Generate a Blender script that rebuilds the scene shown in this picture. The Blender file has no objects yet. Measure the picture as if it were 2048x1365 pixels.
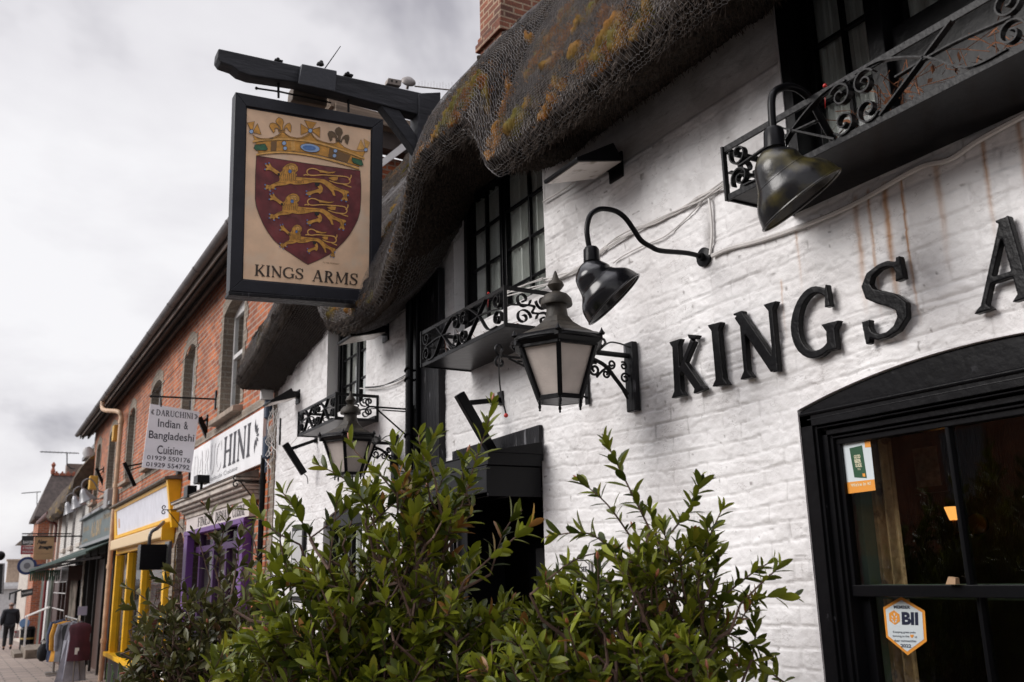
import bpy, bmesh, math, random
import numpy as np
from mathutils import Vector, Matrix
random.seed(7); np.random.seed(7)
SC = bpy.context.scene
COL = SC.collection
R = math.radians

# ---------------------------------------------------------------- camera
CAM = Vector((-2.7, 0.0, 1.6)); FPX = 1850.0
_up = Vector((-182, 7365, -FPX)).normalized()
_fw = Vector((-1089, -492.5, -FPX)); _fw = (_fw - _up * _fw.dot(_up)).normalized()
_rt = _fw.cross(_up)
ROT = Matrix((_rt, _fw, _up))              # camera space -> world
cd = bpy.data.cameras.new('camera'); cam = bpy.data.objects.new('camera', cd); COL.objects.link(cam)
cam.matrix_world = Matrix.Translation(CAM) @ ROT.to_4x4()
cd.sensor_width = 36; cd.lens = 36 * FPX / 2048; cd.clip_start = 0.05; cd.clip_end = 1000
cd.dof.use_dof = True; cd.dof.focus_distance = 4.4; cd.dof.aperture_fstop = 4.5
SC.camera = cam

# ---------------------------------------------------------------- light
SUN_EL, SUN_AZ = R(52), R(300)
W = bpy.data.worlds.new('World'); SC.world = W; W.use_nodes = True
def world():
    n = W.node_tree.nodes; l = W.node_tree.links; n.clear()
    out = n.new('ShaderNodeOutputWorld')
    sky = n.new('ShaderNodeTexSky'); sky.sky_type = 'NISHITA'; sky.sun_disc = False
    sky.sun_elevation = SUN_EL; sky.sun_rotation = SUN_AZ; sky.dust_density = 3
    b1 = n.new('ShaderNodeBackground'); b1.inputs[1].default_value = 0.1; l.new(sky.outputs[0], b1.inputs[0])
    tc = n.new('ShaderNodeTexCoord'); sp = n.new('ShaderNodeSeparateXYZ'); l.new(tc.outputs['Generated'], sp.inputs[0])
    ad = n.new('ShaderNodeMath'); ad.operation = 'ADD'; ad.inputs[1].default_value = 0.45; l.new(sp.outputs[2], ad.inputs[0])
    mx = n.new('ShaderNodeMath'); mx.operation = 'MAXIMUM'; mx.inputs[1].default_value = 0.1; l.new(ad.outputs[0], mx.inputs[0])
    cb = n.new('ShaderNodeCombineXYZ')
    for k in (0, 1):
        d = n.new('ShaderNodeMath'); d.operation = 'DIVIDE'; l.new(sp.outputs[k], d.inputs[0]); l.new(mx.outputs[0], d.inputs[1]); l.new(d.outputs[0], cb.inputs[k])
    mp = n.new('ShaderNodeMapping'); mp.inputs['Location'].default_value = (5.17, 0.12, 1.95); l.new(cb.outputs[0], mp.inputs[0])
    nz = n.new('ShaderNodeTexNoise'); nz.inputs['Scale'].default_value = 1.9; nz.inputs['Detail'].default_value = 6; nz.inputs['Roughness'].default_value = 0.52
    nz.inputs['Distortion'].default_value = 0.25; l.new(mp.outputs[0], nz.inputs['Vector'])
    cr = n.new('ShaderNodeValToRGB'); e = cr.color_ramp.elements
    e[0].position = 0.40; e[0].color = (0.37, 0.36, 0.395, 1); e[1].position = 0.60; e[1].color = (0.80, 0.79, 0.805, 1)
    m = e.new(0.49); m.color = (0.69, 0.675, 0.70, 1)
    l.new(nz.outputs[0], cr.inputs[0])
    b2 = n.new('ShaderNodeBackground'); l.new(cr.outputs[0], b2.inputs[0])
    zr = n.new('ShaderNodeMapRange'); zr.interpolation_type = 'SMOOTHSTEP'; zr.inputs['From Min'].default_value = 0.55; zr.inputs['From Max'].default_value = 1.0; zr.inputs['To Min'].default_value = 1.0; zr.inputs['To Max'].default_value = 3.2
    l.new(sp.outputs[2], zr.inputs[0]); l.new(zr.outputs[0], b2.inputs[1])     # an overcast sky is brightest overhead
    ms = n.new('ShaderNodeMixShader'); ms.inputs[0].default_value = 0.93
    l.new(b1.outputs[0], ms.inputs[1]); l.new(b2.outputs[0], ms.inputs[2]); l.new(ms.outputs[0], out.inputs[0])
world()
sd = bpy.data.lights.new('sun', 'SUN'); sd.energy = 2.2; sd.angle = R(34); sd.color = (1, 0.965, 0.94)
sun = bpy.data.objects.new('sun', sd); COL.objects.link(sun)
# light comes from the street side, far left and high
_sdir = Vector((-0.80, 0.26, 0.50)).normalized()
sun.rotation_euler = _sdir.to_track_quat('Z', 'Y').to_euler()
sky_az = math.atan2(_sdir.x, _sdir.y)
for _n in W.node_tree.nodes:
    if _n.type == 'TEX_SKY': _n.sun_rotation = sky_az % (2 * math.pi); _n.sun_elevation = math.asin(_sdir.z)
SC.view_settings.view_transform = 'Standard'; SC.view_settings.look = 'None'
SC.view_settings.exposure = 0.30; SC.view_settings.gamma = 1
SC.render.engine = 'CYCLES'
try:
    SC.cycles.use_denoising = True; SC.cycles.denoiser = 'OPENIMAGEDENOISE'
    SC.cycles.max_bounces = 6; SC.cycles.diffuse_bounces = 3; SC.cycles.glossy_bounces = 3; SC.cycles.transparent_max_bounces = 8
    SC.cycles.caustics_reflective = False; SC.cycles.caustics_refractive = False
    SC.cycles.sample_clamp_indirect = 4
except Exception: pass

# ---------------------------------------------------------------- image -> real planes
def ray(px, py): return ROT @ Vector((px - 1024, -(py - 682.5), -FPX))
def PX(px, py, x=0.0):
    d = ray(px, py); return CAM + d * ((x - CAM.x) / d.x)
def PY(px, py, y):
    d = ray(px, py); return CAM + d * ((y - CAM.y) / d.y)
def PD(px, py, t): return CAM + ray(px, py) * (t / FPX)
def gz(y):
    y = max(0.0, min(y, 90.0)); return -0.012 * y - 0.00018 * y * y
def PG(px, py):
    d = ray(px, py); lo, hi = 0.1 / FPX, 90 / FPX
    for _ in range(50):
        m = (lo + hi) / 2; p = CAM + d * m
        if p.z > gz(p.y): lo = m
        else: hi = m
    return CAM + d * lo

# ---------------------------------------------------------------- objects
def tag(o, label=None, cat=None, group=None, kind=None):
    if label: o['label'] = label
    if cat: o['category'] = cat
    if group: o['group'] = group
    if kind: o['kind'] = kind
    return o
def thing(name, label, cat, loc=(0, 0, 0), group=None):
    o = bpy.data.objects.new(name, None); COL.objects.link(o); o.location = loc; o.empty_display_size = 0.1
    return tag(o, label, cat, group)

class MB:
    def __init__(s): s.v = []; s.f = []
    def add(s, vs, fs):
        b = len(s.v); s.v += [tuple(p) for p in vs]; s.f += [tuple(b + i for i in f) for f in fs]
    def box(s, x0, y0, z0, x1, y1, z1):
        x0, x1 = min(x0, x1), max(x0, x1); y0, y1 = min(y0, y1), max(y0, y1); z0, z1 = min(z0, z1), max(z0, z1)
        s.hexa([(x0, y0, z0), (x1, y0, z0), (x1, y1, z0), (x0, y1, z0)], [(x0, y0, z1), (x1, y0, z1), (x1, y1, z1), (x0, y1, z1)])
    def hexa(s, a, b):
        n = len(a); s.add(list(a) + list(b), [tuple(range(n))[::-1], tuple(range(n, 2 * n))] + [(i, (i + 1) % n, n + (i + 1) % n, n + i) for i in range(n)])
    def prism(s, pts, vec):
        v = Vector(vec); a = [Vector(p) for p in pts]; s.hexa(a, [p + v for p in a])
    def bar(s, a, b, w, h=None, up=(0, 0, 1)):
        a, b = Vector(a), Vector(b); h = h or w; d = (b - a).normalized(); u = Vector(up)
        sd_ = d.cross(u)
        if sd_.length < 1e-4: sd_ = d.cross(Vector((1, 0, 0)))
        sd_.normalize(); u = sd_.cross(d).normalized(); sd_ *= w / 2; u *= h / 2
        s.hexa([a - sd_ - u, a + sd_ - u, a + sd_ + u, a - sd_ + u], [b - sd_ - u, b + sd_ - u, b + sd_ + u, b - sd_ + u])
    def tube(s, pts, r, n=8, caps=True):
        pts = [Vector(p) for p in pts]; m = len(pts)
        rs = r if isinstance(r, (list, tuple)) else [r] * m
        T = []
        for i in range(m):
            d = pts[min(i + 1, m - 1)] - pts[max(i - 1, 0)]; T.append(d.normalized() if d.length > 1e-9 else Vector((0, 0, 1)))
        u = T[0].orthogonal().normalized(); vs = []
        for i in range(m):
            u = (u - T[i] * u.dot(T[i]));
            u = u.normalized() if u.length > 1e-6 else T[i].orthogonal().normalized()
            w = T[i].cross(u)
            for k in range(n):
                a = 2 * math.pi * k / n; vs.append(pts[i] + (u * math.cos(a) + w * math.sin(a)) * rs[i])
        fs = [(i * n + k, i * n + (k + 1) % n, (i + 1) * n + (k + 1) % n, (i + 1) * n + k) for i in range(m - 1) for k in range(n)]
        if caps: fs += [tuple(range(n))[::-1], tuple((m - 1) * n + k for k in range(n))]
        s.add(vs, fs)
    def strap(s, pts, w, t, nrm):
        """flat iron bar following pts, wide along nrm, thin in the plane"""
        pts = [Vector(p) for p in pts]; N = Vector(nrm).normalized(); m = len(pts); vs = []
        for i in range(m):
            d = (pts[min(i + 1, m - 1)] - pts[max(i - 1, 0)]).normalized(); q = d.cross(N).normalized() * t / 2; k = N * w / 2
            vs += [pts[i] - q - k, pts[i] + q - k, pts[i] + q + k, pts[i] - q + k]
        fs = [(i * 4 + k, i * 4 + (k + 1) % 4, i * 4 + 4 + (k + 1) % 4, i * 4 + 4 + k) for i in range(m - 1) for k in range(4)]
        fs += [(3, 2, 1, 0), tuple((m - 1) * 4 + k for k in range(4))]; s.add(vs, fs)
    def lathe(s, prof, c, n=20, ax=(0, 0, 1), rot=0, cap=True):
        c = Vector(c); A = Vector(ax).normalized(); u = A.orthogonal().normalized(); u = Matrix.Rotation(rot, 3, A) @ u if abs(A.z) < .99 else Vector((math.cos(rot), math.sin(rot), 0)); w = A.cross(u)
        vs = [c + A * z + (u * math.cos(2 * math.pi * k / n) + w * math.sin(2 * math.pi * k / n)) * r for r, z in prof for k in range(n)]
        m = len(prof); fs = [(i * n + k, i * n + (k + 1) % n, (i + 1) * n + (k + 1) % n, (i + 1) * n + k) for i in range(m - 1) for k in range(n)]
        if cap: fs += [tuple(range(n))[::-1], tuple((m - 1) * n + k for k in range(n))]
        s.add(vs, fs)
    def ball(s, c, r, n=10):
        if not isinstance(r, (tuple, list)): r = (r, r, r)
        c = Vector(c); vs = []; m = n // 2 + 1
        for i in range(m + 1):
            t = math.pi * i / m
            for k in range(n):
                a = 2 * math.pi * k / n; vs.append((c.x + r[0] * math.sin(t) * math.cos(a), c.y + r[1] * math.sin(t) * math.sin(a), c.z + r[2] * math.cos(t)))
        s.add(vs, [(i * n + k, i * n + (k + 1) % n, (i + 1) * n + (k + 1) % n, (i + 1) * n + k) for i in range(m) for k in range(n)])
    def build(s, name, mat, parent=None, smooth=False, bevel=0, label=None, cat=None, group=None, kind=None, weld=False):
        V = np.array(s.v, dtype=float)
        if parent is not None: org = np.array(parent_loc(parent))
        else: org = np.array([(V[:, 0].min() + V[:, 0].max()) / 2, (V[:, 1].min() + V[:, 1].max()) / 2, V[:, 2].min()])
        me = bpy.data.meshes.new(name); me.from_pydata((V - org).tolist(), [], s.f)
        if mat: me.materials.append(mat)
        o = bpy.data.objects.new(name, me); COL.objects.link(o)
        if parent is not None: o.parent = parent
        else: o.location = org
        bm = bmesh.new(); bm.from_mesh(me)
        if weld: bmesh.ops.remove_doubles(bm, verts=bm.verts, dist=1e-5)
        bmesh.ops.recalc_face_normals(bm, faces=bm.faces)
        for f in bm.faces: f.smooth = smooth
        bm.to_mesh(me); bm.free()
        if smooth:
            try: me.set_sharp_from_angle(angle=R(38))
            except Exception: pass
        if bevel:
            b = o.modifiers.new('b', 'BEVEL'); b.width = bevel; b.segments = 2; b.limit_method = 'ANGLE'; b.angle_limit = R(40)
        return tag(o, label, cat, group, kind)
_LOC = {}
def parent_loc(p):
    v = Vector((0, 0, 0))
    while p is not None: v += Vector(p.location); p = p.parent
    return v

def npmesh(name, V, F, mat, parent=None, smooth=True, attrs=None, **kw):
    """big mesh from numpy arrays (F: n x 4 or n x 3)"""
    V = np.asarray(V, dtype=np.float32); F = np.asarray(F, dtype=np.int32)
    org = np.array(parent_loc(parent)) if parent is not None else np.array([(V[:, 0].min() + V[:, 0].max()) / 2, (V[:, 1].min() + V[:, 1].max()) / 2, V[:, 2].min()])
    V = V - org.astype(np.float32); k = F.shape[1]
    me = bpy.data.meshes.new(name); me.vertices.add(len(V)); me.vertices.foreach_set('co', V.ravel())
    me.loops.add(F.size); me.loops.foreach_set('vertex_index', F.ravel())
    me.polygons.add(len(F)); me.polygons.foreach_set('loop_start', np.arange(0, F.size, k, dtype=np.int32)); me.polygons.foreach_set('loop_total', np.full(len(F), k, dtype=np.int32))
    me.polygons.foreach_set('use_smooth', np.full(len(F), smooth)); me.update(calc_edges=True); me.validate()
    for an, av in (attrs or {}).items():
        a = me.attributes.new(an, 'FLOAT', 'POINT'); a.data.foreach_set('value', np.asarray(av, dtype=np.float32))
    me.materials.append(mat)
    o = bpy.data.objects.new(name, me); COL.objects.link(o)
    if parent is not None: o.parent = parent
    else: o.location = org.tolist()
    return tag(o, **kw) if kw else o

def merge(objs):
    # several meshes of one parent -> one mesh with several materials
    objs = [o for o in objs if o is not None]; a = objs[0]; V = []; F = []; MI = []; mats = []
    for o in objs:
        me = o.data; b0 = len(V); V += [tuple(v.co) for v in me.vertices]
        for p in me.polygons:
            m = me.materials[p.material_index]
            if m not in mats: mats.append(m)
            F.append(tuple(b0 + i for i in p.vertices)); MI.append(mats.index(m))
    me = bpy.data.meshes.new(a.name); me.from_pydata(V, [], F)
    for m in mats: me.materials.append(m)
    me.polygons.foreach_set('material_index', MI); a.data = me
    for o in objs[1:]: bpy.data.objects.remove(o)
    return a

# value noise on a lattice
_TAB = np.random.RandomState(3).rand(256, 256)
def vn(x, y, seed=0):
    x = np.asarray(x, float) + seed * 17.31; y = np.asarray(y, float) + seed * 9.77
    xi = np.floor(x).astype(int); yi = np.floor(y).astype(int); fx = x - xi; fy = y - yi
    fx = fx * fx * (3 - 2 * fx); fy = fy * fy * (3 - 2 * fy)
    t = lambda a, b: _TAB[a % 256, b % 256]
    return (t(xi, yi) * (1 - fx) + t(xi + 1, yi) * fx) * (1 - fy) + (t(xi, yi + 1) * (1 - fx) + t(xi + 1, yi + 1) * fx) * fy
def fbm(x, y, seed=0, o=4):
    r = 0; a = 0.5; t = 0
    for k in range(o): r = r + a * vn(x * 2 ** k, y * 2 ** k, seed + k); t += a; a /= 2
    return r / t

# ---------------------------------------------------------------- materials
MATS = {}
def mat(name, col, rough=0.6, metal=0.0, var=0.0, vscale=6, bump=0.0, bscale=40, spec=0.5, coat=0.0, col2=None, c2amt=0.5, c2scale=5, c2w=0.08, emit=None, estr=1, stretch=None, subs=0):
    if name in MATS: return MATS[name]
    m = bpy.data.materials.new(name); MATS[name] = m; m.use_nodes = True; n = m.node_tree.nodes; l = m.node_tree.links
    p = n['Principled BSDF']; p.inputs['Roughness'].default_value = rough; p.inputs['Metallic'].default_value = metal
    p.inputs['Specular IOR Level'].default_value = spec; p.inputs['Coat Weight'].default_value = coat
    p.inputs['Base Color'].default_value = (*col, 1)
    g = n.new('ShaderNodeNewGeometry'); mp = n.new('ShaderNodeMapping'); l.new(g.outputs['Position'], mp.inputs[0])
    if stretch: mp.inputs['Scale'].default_value = stretch
    cur = None
    def noise(sc, det=4):
        z = n.new('ShaderNodeTexNoise'); z.inputs['Scale'].default_value = sc; z.inputs['Detail'].default_value = det; l.new(mp.outputs[0], z.inputs['Vector']); return z.outputs[0]
    if var:
        mr = n.new('ShaderNodeMapRange'); mr.inputs['From Min'].default_value = 0.3; mr.inputs['From Max'].default_value = 0.7; mr.inputs['To Min'].default_value = 1 - var; mr.inputs['To Max'].default_value = 1 + var
        l.new(noise(vscale), mr.inputs[0]); x = n.new('ShaderNodeMix'); x.data_type = 'RGBA'; x.blend_type = 'MULTIPLY'; x.inputs[0].default_value = 1
        x.inputs[6].default_value = (*col, 1); l.new(mr.outputs[0], x.inputs[7]); cur = x.outputs[2]
    if col2:
        th = n.new('ShaderNodeMapRange'); th.inputs['From Min'].default_value = c2amt; th.inputs['From Max'].default_value = c2amt + c2w
        l.new(noise(c2scale, 6), th.inputs[0]); x = n.new('ShaderNodeMix'); x.data_type = 'RGBA'; l.new(th.outputs[0], x.inputs[0])
        if cur: l.new(cur, x.inputs[6])
        else: x.inputs[6].default_value = (*col, 1)
        x.inputs[7].default_value = (*col2, 1); cur = x.outputs[2]
    if cur: l.new(cur, p.inputs['Base Color'])
    if bump:
        b = n.new('ShaderNodeBump'); b.inputs['Strength'].default_value = bump; b.inputs['Distance'].default_value = 0.01; l.new(noise(bscale, 5), b.inputs['Height']); l.new(b.outputs[0], p.inputs['Normal'])
    if emit: p.inputs['Emission Color'].default_value = (*emit, 1); p.inputs['Emission Strength'].default_value = estr
    return m
def glass(name, tint=(.6, .62, .6), rough=0.03, refl=1.0, wav=0.15, fk=1.6):
    if name in MATS: return MATS[name]
    m = bpy.data.materials.new(name); MATS[name] = m; m.use_nodes = True; n = m.node_tree.nodes; l = m.node_tree.links; n.clear()
    out = n.new('ShaderNodeOutputMaterial'); tr = n.new('ShaderNodeBsdfTransparent'); tr.inputs[0].default_value = (*tint, 1)
    gl = n.new('ShaderNodeBsdfGlossy'); gl.inputs['Roughness'].default_value = rough; gl.inputs[0].default_value = (refl, refl, refl, 1)
    fr = n.new('ShaderNodeFresnel'); fr.inputs[0].default_value = 1.52
    z = n.new('ShaderNodeTexNoise'); z.inputs['Scale'].default_value = 3; b = n.new('ShaderNodeBump'); b.inputs['Strength'].default_value = wav; b.inputs['Distance'].default_value = 0.02
    g = n.new('ShaderNodeNewGeometry'); l.new(g.outputs['Position'], z.inputs['Vector']); l.new(z.outputs[0], b.inputs['Height']); l.new(b.outputs[0], gl.inputs['Normal'])
    mu = n.new('ShaderNodeMath'); mu.operation = 'MULTIPLY_ADD'; mu.inputs[1].default_value = fk; mu.inputs[2].default_value = 0.02; l.new(fr.outputs[0], mu.inputs[0])
    ms = n.new('ShaderNodeMixShader'); bf = n.new('ShaderNodeMath'); bf.operation = 'SUBTRACT'; bf.inputs[0].default_value = 1; l.new(g.outputs['Backfacing'], bf.inputs[1]); m2 = n.new('ShaderNodeMath'); m2.operation = 'MULTIPLY'; l.new(mu.outputs[0], m2.inputs[0]); l.new(bf.outputs[0], m2.inputs[1]); l.new(m2.outputs[0], ms.inputs[0]); l.new(tr.outputs[0], ms.inputs[1]); l.new(gl.outputs[0], ms.inputs[2]); l.new(ms.outputs[0], out.inputs[0])
    return m
def brick(name, c1, c2, mortar, sc=1.0, bw=0.225, bh=0.075, ms=0.012, rough=0.85, bump=0.6, axis='y', dirt=0.25):
    if name in MATS: return MATS[name]
    m = bpy.data.materials.new(name); MATS[name] = m; m.use_nodes = True; n = m.node_tree.nodes; l = m.node_tree.links
    p = n['Principled BSDF']; p.inputs['Roughness'].default_value = rough
    g = n.new('ShaderNodeNewGeometry'); s = n.new('ShaderNodeSeparateXYZ'); c = n.new('ShaderNodeCombineXYZ'); l.new(g.outputs['Position'], s.inputs[0])
    if axis == 'xy': l.new(s.outputs[0], c.inputs[0]); l.new(s.outputs[1], c.inputs[1])
    else:
        a = n.new('ShaderNodeMath'); a.operation = 'ADD'; l.new(s.outputs[0], a.inputs[0]); l.new(s.outputs[1], a.inputs[1])
        l.new(a.outputs[0], c.inputs[0]); l.new(s.outputs[2], c.inputs[1])
    b = n.new('ShaderNodeTexBrick'); b.inputs['Color1'].default_value = (*c1, 1); b.inputs['Color2'].default_value = (*c2, 1); b.inputs['Mortar'].default_value = (*mortar, 1)
    b.inputs['Scale'].default_value = sc; b.inputs['Brick Width'].default_value = bw; b.inputs['Row Height'].default_value = bh; b.inputs['Mortar Size'].default_value = ms; b.inputs['Mortar Smooth'].default_value = 0.3; b.inputs['Bias'].default_value = -0.1
    nz = n.new('ShaderNodeTexNoise'); nz.inputs['Scale'].default_value = 14; nz.inputs['Detail'].default_value = 4; l.new(g.outputs['Position'], nz.inputs['Vector'])
    vm = n.new('ShaderNodeVectorMath'); vm.operation = 'MULTIPLY_ADD'; vm.inputs[1].default_value = (0.012, 0.012, 0); l.new(nz.outputs[1], vm.inputs[0]); l.new(c.outputs[0], vm.inputs[2]); l.new(vm.outputs[0], b.inputs[0])
    z2 = n.new('ShaderNodeTexNoise'); z2.inputs['Scale'].default_value = 1.7; z2.inputs['Detail'].default_value = 6; l.new(g.outputs['Position'], z2.inputs['Vector'])
    mr = n.new('ShaderNodeMapRange'); mr.inputs['From Min'].default_value = 0.3; mr.inputs['From Max'].default_value = 0.7; mr.inputs['To Min'].default_value = 1 - dirt; mr.inputs['To Max'].default_value = 1 + dirt; l.new(z2.outputs[0], mr.inputs[0])
    x = n.new('ShaderNodeMix'); x.data_type = 'RGBA'; x.blend_type = 'MULTIPLY'; x.inputs[0].default_value = 1; l.new(b.outputs[0], x.inputs[6]); l.new(mr.outputs[0], x.inputs[7])
    mr2 = n.new('ShaderNodeMapRange'); mr2.inputs['From Min'].default_value = 0.35; mr2.inputs['From Max'].default_value = 0.65; mr2.inputs['To Min'].default_value = 0.75; mr2.inputs['To Max'].default_value = 1.25
    z3 = n.new('ShaderNodeTexNoise'); z3.inputs['Scale'].default_value = 60; l.new(g.outputs['Position'], z3.inputs['Vector']); l.new(z3.outputs[0], mr2.inputs[0])
    x2 = n.new('ShaderNodeMix'); x2.data_type = 'RGBA'; x2.blend_type = 'MULTIPLY'; x2.inputs[0].default_value = 1; l.new(x.outputs[2], x2.inputs[6]); l.new(mr2.outputs[0], x2.inputs[7]); l.new(x2.outputs[2], p.inputs['Base Color'])
    bu = n.new('ShaderNodeBump'); bu.inputs['Strength'].default_value = bump; bu.inputs['Distance'].default_value = 0.01; bu.invert = True; l.new(b.outputs[1], bu.inputs['Height']); l.new(bu.outputs[0], p.inputs['Normal'])
    return m

BLK = mat('black_gloss_paint', (.005, .005, .006), .30, bump=.16, bscale=26, spec=.14, var=.3, col2=(.04, .04, .044), c2amt=.70, c2scale=18, c2w=.05)
BLKS = mat('black_smooth_paint', (.005, .005, .006), .28, bump=.12, bscale=18, spec=.14)
IRON = mat('wrought_iron_paint', (.007, .007, .008), .4, bump=.25, bscale=60, var=.3, vscale=20, spec=.2)
TIMB = mat('black_timber_paint', (.008, .008, .010), .42, spec=.22, bump=.9, bscale=30, stretch=(1, 1, .18), col2=(.13, .13, .14), c2amt=.64, c2scale=26, c2w=.05)
CHAR = mat('charcoal_frame_paint', (.016, .017, .023), .45, spec=.3, bump=.2, bscale=30, var=.25, col2=(.3, .3, .3), c2amt=.80, c2scale=40, c2w=.02)
BEAM = mat('weathered_black_beam', (.026, .027, .032), .65, spec=.3, bump=.8, bscale=25, stretch=(.25, 1, 1), var=.35, col2=(.3, .3, .28), c2amt=.77, c2scale=22, c2w=.02)
WPNT = mat('white_woodwork', (.62, .61, .60), .5, var=.1, bump=.2)
GREYP = mat('grey_lead', (.2, .2, .21), .6, var=.3)
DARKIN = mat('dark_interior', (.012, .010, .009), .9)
CURT = mat('net_curtain', (.82, .81, .79), .9, var=.2, vscale=9, stretch=(1, 4, .3), bump=.6, bscale=30)
GL_UP = glass('window_glass_sky', (.9, .92, .91), .05, 1.0, .3, 2.2)
GL_DK = glass('window_glass_dark', (.85, .87, .84), .03, .6, .05, .9)
CABW = mat('painted_white_cable', (.62, .60, .58), .5, var=.12)
CABK = mat('black_cable', (.015, .015, .016), .5)

# ---------------------------------------------------------------- lettering
def bil(q, u, v):
    """q = (bottom-left, bottom-right, top-right, top-left)"""
    return (q[0] * (1 - u) + q[1] * u) * (1 - v) + (q[3] * (1 - u) + q[2] * u) * v
def sans(name, body, quad, m, parent, out, italic=0.0, bold=0.0, lift=0.002, spacing=1.0):
    """built-in sans font, laid on the flat quad; out = outward unit vector"""
    c = bpy.data.curves.new('t', 'FONT'); c.body = body; c.size = 1; c.shear = italic; c.offset = bold; c.space_character = spacing; c.resolution_u = 4
    o = bpy.data.objects.new('t', c); COL.objects.link(o)
    me = bpy.data.meshes.new_from_object(o.evaluated_get(bpy.context.evaluated_depsgraph_get()))
    bpy.data.objects.remove(o); bpy.data.curves.remove(c)
    P = [v.co.copy() for v in me.vertices]; F = [tuple(f.vertices) for f in me.polygons]; bpy.data.meshes.remove(me)
    x0 = min(p.x for p in P); x1 = max(p.x for p in P); y0 = min(p.y for p in P); y1 = max(p.y for p in P)
    O = Vector(out) * lift; b = MB(); b.add([bil(quad, (p.x - x0) / (x1 - x0), (p.y - y0) / (y1 - y0)) + O for p in P], F)
    return b.build(name, m, parent)
def arc(cx, cy, rx, ry, a0, a1, w0, w1, n=14, wm=None):
    P = []; Wd = []
    for i in range(n + 1):
        t = i / n; a = R(a0 + (a1 - a0) * t); P.append((cx + rx * math.cos(a), cy + ry * math.sin(a)))
        w = w0 + (w1 - w0) * t if wm is None else (w0 + (wm - w0) * math.sin(math.pi * t) if t < .5 else w1 + (wm - w1) * math.sin(math.pi * t)); Wd.append(w)
    return rib(P, Wd)
def rib(P, Wd):
    q = []; m = len(P)
    for i in range(m):
        a = P[max(i - 1, 0)]; b = P[min(i + 1, m - 1)]; dx, dy = b[0] - a[0], b[1] - a[1]; L = math.hypot(dx, dy) or 1; nx, ny = -dy / L, dx / L; w = Wd[i] / 2
        q.append(((P[i][0] + nx * w, P[i][1] + ny * w), (P[i][0] - nx * w, P[i][1] - ny * w)))
    return ('strip', q)
def pol(*p): return ('poly', list(p))
K_, k_ = .155, .075     # thick, thin
def stem(x, w, y0=0, y1=1, sb=True, st=True):
    r = [rib([(x, y0), (x, y0 + .1), (x, y1 - .1), (x, y1)], [w, w, w, w])]
    e = .075
    if sb: r.append(rib([(x, y0), (x, y0 + .05), (x, y0 + .11)], [w + 2 * e, w + e * 1.2, w]))
    if st: r.append(rib([(x, y1 - .11), (x, y1 - .05), (x, y1)], [w, w + e * 1.2, w + 2 * e]))
    return r
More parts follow.
